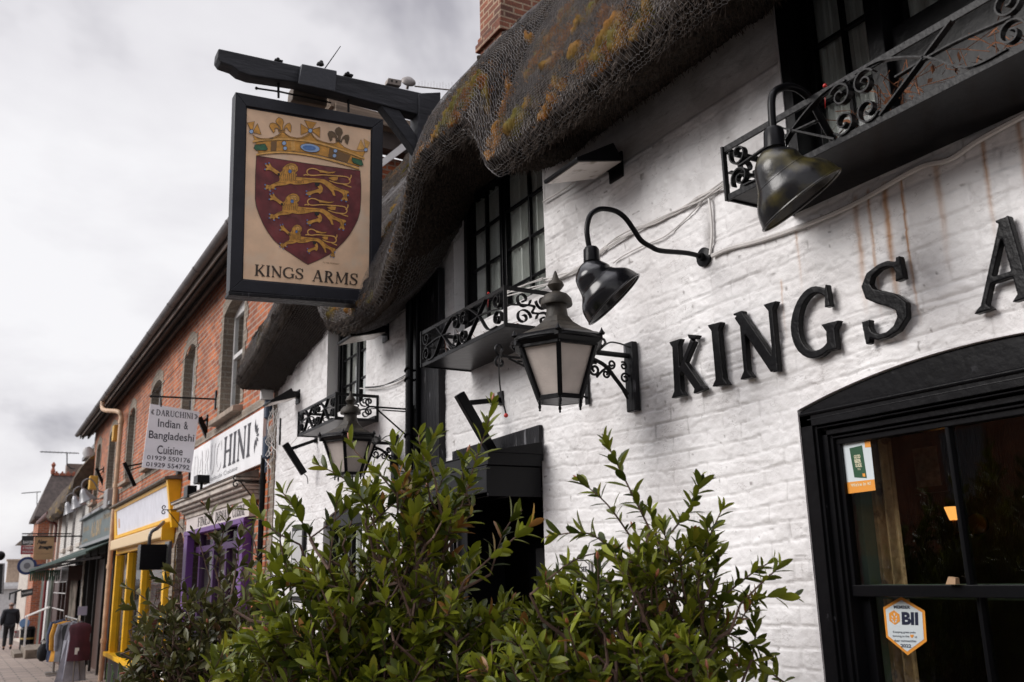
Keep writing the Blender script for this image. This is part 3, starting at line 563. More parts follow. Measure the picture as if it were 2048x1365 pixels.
# openings: (y0, y1, z0, z1, arch rise)
OPEN = [(1.00, 2.50, .62, 2.18, .095), (.30, 2.41, 3.17, 4.3, 0), (4.27, 5.46, 3.18, 4.2, 0), (7.12, 8.12, 3.02, 3.95, 0), (4.38, 5.50, -.2, 2.26, 0), (7.15, 8.12, .9, 2.08, .09)]
def mk_wall():
    Y0, Y1, ZA, ZB = .25, 9.745, -.45, 4.35
    yb = sorted({Y0, Y1} | {v for o in OPEN for v in o[:2]}); zb = sorted({ZA, ZB} | {v for o in OPEN for v in o[2:4]})
    def fill(b, fn):
        r = [b[0]]
        for a, c in zip(b[:-1], b[1:]):
            k = max(1, int(round((c - a) / fn((a + c) / 2)))); r += list(np.linspace(a, c, k + 1)[1:])
        return np.array(r)
    ya = fill(yb, lambda y: .0065 if y < 5.0 else .012); za = fill(zb, lambda z: .05 if z < .9 else .0065)
    G, H = np.meshgrid(ya, za, indexing='ij'); Gi, Hi = G.copy(), H.copy()
    for (a, c, z0, z1, rise) in OPEN:
        if rise:
            m = (G >= a - 1e-6) & (G <= c + 1e-6); u = (G - (a + c) / 2) / ((c - a) / 2); zt = z1 + rise * (1 - u ** 2)
            w = np.clip(1 - np.abs(H - z1) / .35, 0, 1); H = np.where(m, H + (zt - z1) * w, H)
    # brick relief
    wy = G + (fbm(G * 2, H * 2, 21, 3) - .5) * .05 + (fbm(G * 14, H * 14, 41, 2) - .5) * .018; wz = H + (fbm(G * 1.2, H * 1.2, 22, 3) - .5) * .09 + (fbm(G * 12, H * 12, 42, 2) - .5) * .014
    rh, bw = .0735, .225; row = np.floor(wz / rh); fz = wz / rh - row; off = (row % 2) * .5; bc = wy / bw + off; col_ = np.floor(bc); fy = bc - col_
    dz = np.minimum(fz, 1 - fz) * rh; dy = np.minimum(fy, 1 - fy) * bw; e = np.minimum(dz, dy)
    h = _TAB[(row.astype(int) * 7 + 3) % 256, (col_.astype(int) * 13 + row.astype(int) * 5) % 256]
    wear = .25 + .9 * np.clip((fbm(G * 1.6, H * 1.6, 23, 3) - .3) * 2.2, 0, 1)
    mort = np.exp(-(dz / .0032) ** 2) * (.35 + 1.1 * fbm(G * 7, row * 3.7, 51, 2)) + 1.0 * np.exp(-(dy / .0034) ** 2)
    rel = -.0060 * wear * np.minimum(mort, 1) + (h - .5) * .0030 * wear + (fbm(G * 9, H * 9, 24, 3) - .5) * .007 + (fbm(G * 34, H * 34, 25, 3) - .5) * .0055
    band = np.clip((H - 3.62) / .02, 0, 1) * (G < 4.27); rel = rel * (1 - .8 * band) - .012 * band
    fl1 = np.clip((fbm(G * 5.5, H * 11, 62, 5) - .52) * 22, 0, 1); fl2 = np.clip((fbm(G * 3.0, H * 9, 63, 5) - .56) * 26, 0, 1); rel += (.0026 * fl1 - .0030 * fl2) * (1 - band)
    rel += .02 * (fbm(G * .8, H * .8, 26, 3) - .5)
    # a long crack / ledge joint
    for y0_, z0_, y1_, z1_ in [(1.3, 2.45, 3.0, 2.43), (4.4, 2.46, 5.5, 2.5), (1.3, 2.95, 2.9, 2.99), (3.4, 2.44, 4.2, 2.46), (7.0, 2.7, 9.5, 2.66)]:
        zc = z0_ + (z1_ - z0_) * (G - y0_) / (y1_ - y0_) + (fbm(G * 6, G * 0, 31, 3) - .5) * .03; rel -= .006 * np.exp(-((H - zc) / .005) ** 2) * ((G > y0_) & (G < y1_))
    X_ = -rel
    for (a, c, z0, z1, rise) in OPEN:      # calm the edges of the openings
        m = (Gi > a - .012) & (Gi < c + .012) & (Hi > z0 - .012) & (Hi < z1 + .012); X_ = np.where(m, X_ * .15 - .001, X_)
    rust = np.zeros_like(G)
    for y_, zt, zb_, w, s_ in [(2.13, 2.93, 2.45, .013, .55), (2.07, 2.93, 2.42, .006, .7), (2.0, 2.93, 2.30, .012, .75), (1.93, 2.92, 2.36, .005, .9), (1.79, 2.93, 2.50, .012, .45), (1.62, 2.93, 2.55, .007, .7), (1.50, 2.95, 2.5, .009, .5), (2.42, 2.9, 2.6, .006, .5), (2.52, 2.72, 2.42, .005, .55), (1.36, 2.9, 2.5, .01, .5), (2.9, 2.5, 2.3, .01, .12)]:
        yc = y_ + (fbm(H * 5, H * 0, 33, 3) - .5) * .03; rust = np.maximum(rust, s_ * np.exp(-((G - yc) / w) ** 2) * np.clip((zt - H) / .02, 0, 1) * np.clip((H - zb_) / .25, 0, 1) * (.6 + 1.0 * fbm(G * 60, H * 8, 34, 2)))
    grime = np.clip((fbm(G * 7, H * 7, 35, 4) - .56) * 7, 0, 1) * np.clip((H - 2.9) / 1.0, 0, 1) * .45
    grime = np.maximum(grime, np.clip((vn(G * 38, H * 38, 36) - .93) * 18, 0, 1) * .8)
    grime = np.maximum(grime, .75 * np.exp(-(((G - 2.91) / .03) ** 2)) * np.clip((3.22 - H) / .1, 0, 1) * np.clip((H - 2.92) / .05, 0, 1) * fbm(G * 30, H * 12, 37, 3) * 1.3)
    grime = np.maximum(grime, .5 * np.clip((fbm(G * 20, H * 9, 38, 3) - .48) * 6, 0, 1) * np.exp(-((G - 6.75) / .3) ** 2) * np.clip((H - 3.1) / .3, 0, 1))
    grime = np.maximum(grime, np.minimum(mort, 1) * wear * .38 * np.clip(fbm(G * 5, H * 5, 39, 2) * 2 - .6, 0, 1))
    upper_grey = band * .55 * (.6 + .6 * fbm(G * 6, H * 6, 40, 3)) + np.clip((H - 3.3) * 1.2, 0, 1) * .25 * fbm(G * 3, H * 3, 43, 3)  # greyer plaster band, and patchy greying towards the wall top
    V = np.stack([X_, G, H], -1).reshape(-1, 3); F = grid_faces(*G.shape)
    cy = (Gi[:-1, :-1] + Gi[1:, 1:]) / 2; cz = (Hi[:-1, :-1] + Hi[1:, 1:]) / 2; keep = np.ones(cy.shape, bool)
    for (a, c, z0, z1, rise) in OPEN: keep &= ~((cy > a) & (cy < c) & (cz > z0) & (cz < z1))
    npmesh('painted_wall', V, F[keep.ravel()], WALL, pub, attrs={'rust': rust.ravel(), 'grime': grime.ravel(), 'upper_grey': upper_grey.ravel()})
mk_wall()
# reveals of the openings, lumpy painted brick
for (a, c, z0, z1, rise) in OPEN:
    b = MB(); d = .16
    def arcpts(n=16):
        return [(a + (c - a) * i / n, z1 + rise * (1 - ((2 * i / n) - 1) ** 2)) for i in range(n + 1)]
    P = arcpts(); b.add([(0, y, z) for y, z in P] + [(d, y, z) for y, z in P], [(i, i + 1, len(P) + i + 1, len(P) + i) for i in range(len(P) - 1)])
    for y in (a, c): b.add([(0, y, z0), (d, y, z0), (d, y, z1), (0, y, z1)], [(0, 1, 2, 3)])
    b.add([(0, a, z0), (0, c, z0), (d, c, z0), (d, a, z0)], [(0, 1, 2, 3)]); b.build('reveal', WALL, pub)
# far return wall of the pub, back closing wall
b = MB(); b.add([(0.0, 9.745, -.45), (4, 9.745, -.45), (4, 9.745, 3.6), (0, 9.745, 3.6)], [(0, 1, 2, 3)])
b.build('end_wall', WALL, pub)
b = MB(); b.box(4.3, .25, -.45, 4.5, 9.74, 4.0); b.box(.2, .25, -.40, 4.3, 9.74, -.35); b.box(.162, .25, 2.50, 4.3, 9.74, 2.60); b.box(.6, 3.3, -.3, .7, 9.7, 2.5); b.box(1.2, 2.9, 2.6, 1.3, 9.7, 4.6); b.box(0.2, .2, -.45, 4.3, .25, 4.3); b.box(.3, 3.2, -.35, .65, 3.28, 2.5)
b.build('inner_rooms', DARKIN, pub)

# ---------------------------------------------------------------- windows of the pub
def casements(x, y0, y1, z0, z1, cols, zrows, fw=.045, mw=.018, fm=BLK, gm=GL_UP, curtain=True, parent=pub, name='window', post=None, label=None):
    """cols: list of (ya, yb, panes) casements; zrows: z of horizontal bars"""
    b = MB(); b.box(x - .02, y0, z0, x + .06, y0 + fw, z1); b.box(x - .02, y1 - fw, z0, x + .06, y1, z1); b.box(x - .022, y0, z0 - .01, x + .062, y1, z0 + fw); b.box(x - .022, y0, z1 - fw, x + .062, y1, z1 + .01)
    g = MB()
    for ya, yb, n in cols:
        s = .032
        b.box(x + .0, ya, z0 + .03, x + .04, ya + s, z1 - .03); b.box(x + .0, yb - s, z0 + .03, x + .04, yb, z1 - .03)
        for k in range(1, n):
            yc = ya + s + (yb - ya - 2 * s) * k / n; b.box(x + .008, yc - mw / 2, z0 + .03, x + .034, yc + mw / 2, z1 - .03)
        for z in zrows: b.box(x + .010, ya + s, z - mw / 2, x + .032, yb - s, z + mw / 2)
        g.box(x + .019, ya + .01, z0 + .02, x + .023, yb - .01, z1 - .02)
    w = b.build(name, fm, parent, bevel=.003, label=label); g.build('glass', gm, w)
    if curtain:
        c = MB(); n = 80
        for (ya, yb, k) in cols:
            vs = []; m = 40; wd = (yb - ya)
            for i in range(m + 1):
                y = ya + wd * i / m; xx = x + .055 + .018 * math.sin(i * 1.9 + ya * 7) + .008 * math.sin(i * 4.3); vs += [(xx, y, z0), (xx + .01 * math.sin(i), y, z1)]
            c.add(vs, [(2 * i, 2 * i + 1, 2 * i + 3, 2 * i + 2) for i in range(m)])
        c.build('curtain', CURT, w, smooth=True)
    return w
casements(.10, 4.27, 5.46, 3.18, 4.19, [(4.31, 4.93, 2), (4.95, 5.42, 2)], [3.36, 3.62, 3.89], fw=.05)
casements(.12, 7.12, 8.12, 3.02, 3.94, [(7.16, 7.63, 2), (7.65, 8.08, 2)], [3.30, 3.55, 3.80], fw=.05)
casements(.11, .30, 2.41, 3.17, 4.29, [(2.0, 2.36, 2), (1.0, 1.93, 3), (.34, .96, 2)], [3.42, 3.68, 3.95], fw=.05)
b = MB(); b.box(.02, 1.93, 3.2, .15, 2.0, 4.28); b.box(.06, 1.0, 3.2, .105, 1.93, 3.52); b.box(.0, 2.36, 3.18, .1, 2.408, 4.28); b.build('window_post', BLK, pub, bevel=.004)
# leaded small lower window (mostly behind the shrubs)
casements(.08, 7.15, 8.12, .9, 2.08, [(7.2, 7.63, 2), (7.65, 8.08, 2)], [1.3, 1.7], fw=.06, gm=GL_DK)
b = MB(); P = [(7.15 + .97 * i / 16, 2.08 + .09 * (1 - (2 * i / 16 - 1) ** 2)) for i in range(17)]
b.hexa([(.02, 7.15, 2.03), (.02, 8.12, 2.03)] + [(.02, y, z) for y, z in P[::-1]], [(.1, 7.15, 2.03), (.1, 8.12, 2.03)] + [(.1, y, z) for y, z in P[::-1]]); b.build('arched_head', BLK, pub)
# big sash window
def big_window():
    ya, yb = 1.0, 2.5; b = MB(); rise = .095
    P = [(ya + (yb - ya) * i / 24, 2.18 + rise * (1 - (2 * i / 24 - 1) ** 2) - .006) for i in range(25)]
    b.hexa([(.012, ya, 2.165), (.012, yb, 2.165)] + [(.012, y, z) for y, z in P[::-1]], [(.10, ya, 2.165), (.10, yb, 2.165)] + [(.10, y, z) for y, z in P[::-1]])
    for k, (w, x) in enumerate([(.058, .005), (.070, .016), (.096, .038), (.110, .05)]):   # stepped architrave
        w0 = [0, .058, .070, .096][k]
        b.box(x, yb - w, .62, .12, yb - w0, 2.165); b.box(x, ya + w0, .62, .12, ya + w, 2.165)
        b.box(x, ya + w0, 2.165 - w + .004, .12, yb - w0, 2.165 - w0 - (.002 if w0 else 0))
    b.tube([(.004, ya, 2.160), (.004, yb - .01, 2.160)], .009, 8); b.tube([(.010, ya, 2.137), (.010, yb - .035, 2.137)], .006, 8)
    w = b.build('sash_window', BLK, pub, bevel=.0035)
    zt, zm, zb = 2.058, 1.51, .70; n = 3; y0, y1 = ya + .105, yb - .105
    for nm, x, z0, z1, gm in (('upper_sash', .065, zm - .02, zt, 0), ('lower_sash', .105, zb, zm + .018, 1)):
        b = MB(); s = .022 if nm[0] == 'u' else .045; b.box(x, y0, z0, x + .035, y0 + s, z1); b.box(x, y1 - s, z0, x + .035, y1, z1); b.box(x - .001, y0, z0 - .0, x + .036, y1, z0 + .04); b.box(x - .001, y0, z1 - .022, x + .036, y1, z1)
        for k in range(1, n):
            yc = {1: 1.50, 2: 1.93}[k]
            b.hexa([(x + .002, yc - .006, z0), (x + .002, yc + .006, z0), (x + .034, yc + .014, z0), (x + .034, yc - .014, z0)], [(x + .002, yc - .006, z1), (x + .002, yc + .006, z1), (x + .034, yc + .014, z1), (x + .034, yc - .014, z1)])
        s_ = b.build(nm, BLKS, w, bevel=.003); g = MB(); g.box(x + .018, y0 + .01, z0 + .02, x + .021, y1 - .01, z1 - .01); g.build('glass', GL_DK, w)
    b = MB(); b.box(.145, yb - .125, .62, .25, yb - .10, 2.16); b.box(.142, ya, zm - .03, .16, yb - .1, zm + .02); b.box(.145, ya, 2.06, .25, yb - .1, 2.16); b.build('inner_lining', mat('pale_green_paint', (.12, .17, .13), .5), w)
    # curtains
    def drape(name, x, y0, y1, z0, z1, m, amp, nn, lean=0):
        c = MB(); vs = []; k = 60
        for i in range(k + 1):
            t = i / k; y = y0 + (y1 - y0) * t; q = x + amp * math.sin(t * nn) + amp * .5 * math.sin(t * nn * 2.3 + 1); vs += [(q, y, z0), (q + .01, y + lean, z1)]
        c.add(vs, [(2 * i, 2 * i + 1, 2 * i + 3, 2 * i + 2) for i in range(k)]); return c.build(name, m, w, smooth=True)
    drape('grey_curtain', .20, 2.395, 2.52, .6, 2.2, mat('grey_curtain', (.55, .52, .52), .9, var=.2), .03, 22)
    drape('patterned_curtain', .21, 2.275, 2.38, .6, 2.2, mat('tan_curtain', (.36, .235, .13), .9, bump=1, bscale=30, var=.25, vscale=20, col2=(.13, .08, .05), c2amt=.60, c2scale=16), .014, 13)
    c = MB(); c.box(.16, 1.0, 1.55, .19, 1.0, 1.55)
big_window()
# small wooden wedge on the meeting rail
b = MB(); b.hexa([(.04, 1.955, 1.532), (.04, 1.99, 1.532), (.063, 1.99, 1.532), (.063, 1.955, 1.532)], [(.045, 1.955, 1.552), (.045, 1.98, 1.556), (.063, 1.98, 1.556), (.063, 1.955, 1.552)])
b.build('wooden_wedge', mat('raw_wood', (.32, .2, .11), .7), None, label='small raw wood wedge on the meeting rail of the big sash window', cat='wedge')
# interior: lit wall lamp, table, chair backs, pictures
t = thing('wall_lamp', 'small lit wall lamp with amber shade inside the dark bar', 'lamp', tuple(PX(1905, 1040, 1.3)))
c = PX(1905, 1026, 1.3); lz = parent_loc(t)
b = MB(); b.lathe([(.016, -.034), (.018, -.03), (.034, .026), (.033, .028)], c, 20, cap=False); b.build('lamp_shade', mat('lit_amber_shade', (.8, .4, .1), .8, emit=(1, .42, .10), estr=1.3), t, smooth=True)
b = MB(); b.tube([c + Vector((0, 0, -.1)), c + Vector((0, 0, -.03))], .008); b.tube([c + Vector((0, 0, -.09)), c + Vector((.12, 0, -.11)), c + Vector((.2, .02, -.05))], .006); b.lathe([(.05, 0), (.05, .015)], c + Vector((.2, .02, -.05)), 14, (1, 0, 0)); b.build('lamp_bracket', mat('brass', (.35, .22, .08), .35, .9), t, smooth=True)
b = MB(); cb = c + Vector((.22, -.3, 0)); b.box(cb.x, cb.y - .9, cb.z - .9, cb.x + .03, cb.y + 1.9, cb.z + .6); b.build('partition', mat('dark_panelling', (.035, .022, .014), .5, var=.4, stretch=(1, 8, .3), vscale=3, bump=.4), pub)
for dy, dz, ww, hh, nm in ((.55, .25, .2, .26, 'framed print with pale mount above the bar lamp'), (-.42, .1, .16, .2, 'small framed print right of the amber lamp')):
    t = thing('picture', nm, 'picture', (cb.x, cb.y + dy, cb.z + dz)); q = parent_loc(t)
    f = MB(); f.box(q.x - .02, q.y - ww / 2, q.z - hh / 2, q.x - .001, q.y + ww / 2, q.z + hh / 2); f.build('frame', mat('dark_wood', (.05, .03, .02), .4), t)
    f = MB(); f.box(q.x - .023, q.y - ww / 2 + .03, q.z - hh / 2 + .03, q.x - .021, q.y + ww / 2 - .03, q.z + hh / 2 - .03); f.build('print', mat('print_paper', (.25, .24, .2), .8, var=.5, vscale=30), t)

# door recess and hood
b = MB(); b.box(.02, 4.38, 2.06, .14, 5.50, 2.255); b.box(.03, 5.36, -.2, .30, 5.497, 2.06); b.box(.0, 5.497, -.2, .02, 5.56, 2.25); b.box(.50, 4.38, -.2, .53, 5.36, 2.06); b.box(.14, 4.38, 2.055, .53, 5.5, 2.26); b.box(.03, 4.383, -.2, .50, 4.40, 2.05)
b.build('door_recess', BLKS, pub, bevel=.004)
t = MB(); t.box(.44, 4.48, -.2, .49, 5.30, 1.98); d = t.build('door', BLKS, pub, bevel=.004)
t = MB(); t.box(.425, 4.60, .95, .435, 5.18, 1.75); t.build('door_glass', mat('dim_door_glass', (.05, .05, .052), .25), d)
t = MB(); t.box(.42, 4.56, .15, .438, 5.22, .80); t.build('door_panel', BLKS, d, bevel=.01)
hood = thing('door_hood', 'black box hood over the pub entrance with a sloping lead top', 'canopy', (-.2, 4.9, 2.0))
b = MB(); P = [PX(1083, 852, -.025), PX(893, 916, -.025)]
b.hexa([(-.025, 4.36, 2.20), (-.025, 5.46, 2.20), (0.0, 5.46, 2.20), (0.0, 4.36, 2.20)], [(-.025, 4.36, 2.40), (-.025, 5.46, 2.385), (0.0, 5.46, 2.385), (0.0, 4.36, 2.40)]); b.build('lintel_board', TIMB, hood, bevel=.004)
b = MB(); b.box(-.36, 4.34, 2.165, -.026, 5.5, 2.235); b.box(-.35, 4.36, 2.0, -.02, 4.38, 2.164); b.box(-.35, 5.46, 2.0, -.02, 5.48, 2.164); b.box(-.36, 4.36, 2.02, -.345, 5.48, 2.164); b.build('hood_box', BLKS, hood, bevel=.004)
P = MB(); P.add([(-.37, 4.33, 2.236), (-.37, 5.51, 2.236), (-.024, 5.51, 2.30), (-.024, 4.33, 2.30), (-.37, 4.33, 2.232), (-.37, 5.51, 2.232), (-.024, 5.51, 2.232), (-.024, 4.33, 2.232)], [(0, 1, 2, 3), (4, 7, 6, 5), (0, 3, 7, 4), (1, 5, 6, 2), (0, 4, 5, 1)]); P.build('lead_top', BLK, hood)

# timber post on the facade, with a painted pipe
b = MB(); b.box(-.055, 5.60, -.1, .0, 5.90, 3.70); b.build('timber_post', TIMB, pub, bevel=.006)
b = MB(); b.box(-.085, 5.905, -.1, .0, 6.07, 3.72); b.build('post_cheek', BLK, pub, bevel=.008)
b = MB(); b.tube([(-.125, 5.93, -.1), (-.125, 5.93, 2.0), (-.125, 5.935, 3.6)], .028, 12); 
for z in (2.95, 3.02, 2.55): b.tube([(-.125 + .034 * math.cos(a), 5.93 + .034 * math.sin(a), z + .012 * math.sin(a * 2)) for a in np.linspace(0, 6.28, 14)], .006, 6)
b.build('painted_pipe', BLK, pub, smooth=True)
# chimney of the pub
CHB = brick('chimney_brick', (.20, .062, .030), (.085, .032, .020), (.30, .21, .14), ms=.012, dirt=.4)
b = MB(); b.box(1.5, 7.34, 5.6, 2.3, 7.80, 9.4); b.box(1.46, 7.30, 7.02, 2.34, 7.84, 7.10); b.box(1.48, 7.32, 7.10, 2.32, 7.82, 7.17); b.build('chimney', CHB, pub)

# ---------------------------------------------------------------- letters on the wall
LM = mat('carved_letter_paint', (.004, .004, .005), .33, bump=.28, bscale=38, spec=.15)
def LQ(bl, br, tr, tl, x=-.012): return [PX(*p, x) for p in (bl, br, tr, tl)]
for ch, q, lab in [('K', LQ((1352, 800), (1421, 783), (1410, 662), (1347, 682)), 'black carved wooden letter K, first of the pub name, beside the lantern bracket'),
                   ('I', LQ((1434, 775), (1466, 771), (1452, 645), (1424, 652)), 'narrow black carved wooden letter I between the K and the N'),
                   ('N', LQ((1487, 762), (1575, 742), (1562, 602), (1476, 628)), 'black carved wooden letter N between the I and the G'),
                   ('G', LQ((1592, 727), (1694, 708), (1680, 560), (1590, 590)), 'round black carved wooden letter G between the N and the S'),
                   ('S', LQ((1738, 693), (1828, 662), (1814, 512), (1724, 548)), 'curved black carved wooden letter S above the left half of the arch'),
                   ('A', LQ((1957, 632), (2085, 592), (2080, 418), (1962, 452)), 'black carved wooden letter A cut off by the right edge of the photo')]:
    solid_letter('sign_letter', ch, q, LM, lab)

# ---------------------------------------------------------------- swan neck lamps
ENAM = mat('black_enamel', (.008, .008, .010), .22, coat=.15, bump=.05, bscale=15)
ENAG = mat('algae_stained_enamel', (.009, .009, .010), .3, coat=.1, bump=.15, bscale=40, col2=(.075, .062, .016), c2amt=.48, c2scale=11, c2w=.22)
def ringpx(A, B, y):
    """circle whose plane holds the line of sight, so that it is seen edge on from A to B"""
    c = PY((A[0] + B[0]) / 2, (A[1] + B[1]) / 2, y); t = -(ROT.transposed() @ (c - CAM)).z; a, b_ = PD(*A, t), PD(*B, t); c = (a + b_) / 2; u = (a - b_).normalized(); d = (c - CAM).normalized()
    d = Matrix.Rotation(R(-7), 3, u) @ d; w = (d - u * d.dot(u)).normalized(); return c, (a - b_).length / 2, u, w
def loft(rings, n=36):
    vs = []
    for c, r, u, w in rings:
        for k in range(n):
            a = 2 * math.pi * k / n; vs.append(c + u * (r * math.cos(a)) + w * (r * math.sin(a)))
    m = len(rings); return vs, [(i * n + k, i * n + (k + 1) % n, (i + 1) * n + (k + 1) % n, (i + 1) * n + k) for i in range(m - 1) for k in range(n)]
def crv(P, n=6):
    """Catmull-Rom through points"""
    P = [Vector(p) for p in P]; o = []
    for i in range(len(P) - 1):
        a, b_, c, d = P[max(i - 1, 0)], P[i], P[i + 1], P[min(i + 2, len(P) - 1)]
        for k in range(n):
            t = k / n; o.append(.5 * ((2 * b_) + (c - a) * t + (2 * a - 5 * b_ + 4 * c - d) * t * t + (3 * b_ - a - 3 * c + d) * t ** 3))
    return o + [P[-1]]
def swan_lamp(y, arm, cap, rings, seam, em, r, label):
    base = PX(*arm[0], -.0); t = thing('swan_neck_lamp', label, 'lamp', tuple(base), 'swan neck lamps on the pub wall'); by = base.y
    P = [PY(*p, y) for p in arm]; P[0] = Vector((-.01, by, P[0].z)); P[1].y = (y + by) / 2
    b = MB(); b.tube(crv(P), r, 12); b.build('arm', BLKS, t, smooth=True)
    b = MB(); b.lathe([(.0, -.012), (r * 3.6, -.012), (r * 3.9, -.006), (r * 3.9, .004), (r * 1.6, .008), (r * 1.5, .03), (r, .03)], Vector((-.014, by, P[0].z)), 20, (-1, 0, 0)); b.build('wall_rose', BLK, t, smooth=True)
    a, c = PY(*cap[0], y), PY(*cap[1], y); w = (PY(*cap[2], y) - PY(*cap[3], y)).length / 2; ax = (a - c).normalized(); L = (a - c).length
    b = MB(); b.lathe([(w * 1.05, 0), (w * .98, L * .8), (w * .8, L * .95), (w * .5, L)], c, 10, ax); b.build('lamp_holder', BLKS, t, smooth=True)
    R_ = [ringpx(A, B, y) for A, B in rings]; fine = []
    cs = crv([q[0] for q in R_], 5); m = len(R_)
    for i, cpt in enumerate(cs):
        f = i / 5; k = min(int(f), m - 2); g = f - k; g2 = g
        # Catmull-Rom on radius
        rr = [R_[max(k - 1, 0)][1], R_[k][1], R_[k + 1][1], R_[min(k + 2, m - 1)][1]]; 
        rad = .5 * (2 * rr[1] + (rr[2] - rr[0]) * g + (2 * rr[0] - 5 * rr[1] + 4 * rr[2] - rr[3]) * g * g + (3 * rr[1] - rr[0] - 3 * rr[2] + rr[3]) * g ** 3)
        fine.append((cpt, rad, (R_[k][2] * (1 - g) + R_[k + 1][2] * g).normalized(), (R_[k][3] * (1 - g) + R_[k + 1][3] * g).normalized()))
    b = MB(); b.add(*loft(fine)); s = b.build('shade', em, t, smooth=True); so = s.modifiers.new('s', 'SOLIDIFY'); so.thickness = .003; so.offset = 0
    b = MB()
    for (c, rad, u, w_), tr in ((fine[-1], .0045), (ringpx(*rings[seam], y), .003)):
        q = [c + u * (rad * math.cos(a)) + w_ * (rad * math.sin(a)) for a in np.linspace(0, 2 * math.pi, 49)]; b.tube(q, tr, 8, caps=False)
    b.build('shade_rim', em, t, smooth=True)
    c, rad, u, w_ = ringpx(*rings[seam], y); b = MB(); b.ball(c, .03, 14); b.build('bulb', mat('bulb_glass', (.5, .5, .48), .15), t, smooth=True)
swan_lamp(2.93, [(1412, 514), (1375, 506), (1322, 502), (1302, 494), (1282, 481), (1267, 459), (1251, 437), (1234, 424), (1216, 419), (1199, 419), (1183, 428), (1176, 444), (1174, 466), (1179, 498)], [(1182, 494), (1184, 524), (1197, 515), (1171, 515)],
          [((1199, 522), (1170, 524)), ((1208, 526), (1158, 538)), ((1216, 530), (1152, 562)), ((1224, 536), (1165, 594)), ((1254, 538), (1166, 624)), ((1278, 551), (1179, 648))], 3, ENAM, .0112, 'glossy black swan neck lamp above the lantern, its clean shade tilted to the wall')
swan_lamp(1.99, [(1801, 334), (1766, 325), (1699, 302), (1667, 278), (1643, 239), (1621, 200), (1597, 179), (1572, 174), (1551, 183), (1543, 204), (1546, 262)], [(1547, 256), (1550, 298), (1565, 285), (1536, 285)],
          [((1565, 296), (1535, 298)), ((1576, 297), (1520, 312)), ((1590, 303), (1511, 342)), ((1607, 318), (1518, 385)), ((1648, 326), (1517, 424)), ((1678, 346), (1528, 457))], 3, ENAG, .0132, 'black swan neck lamp with algae stained shade before the largest window box')

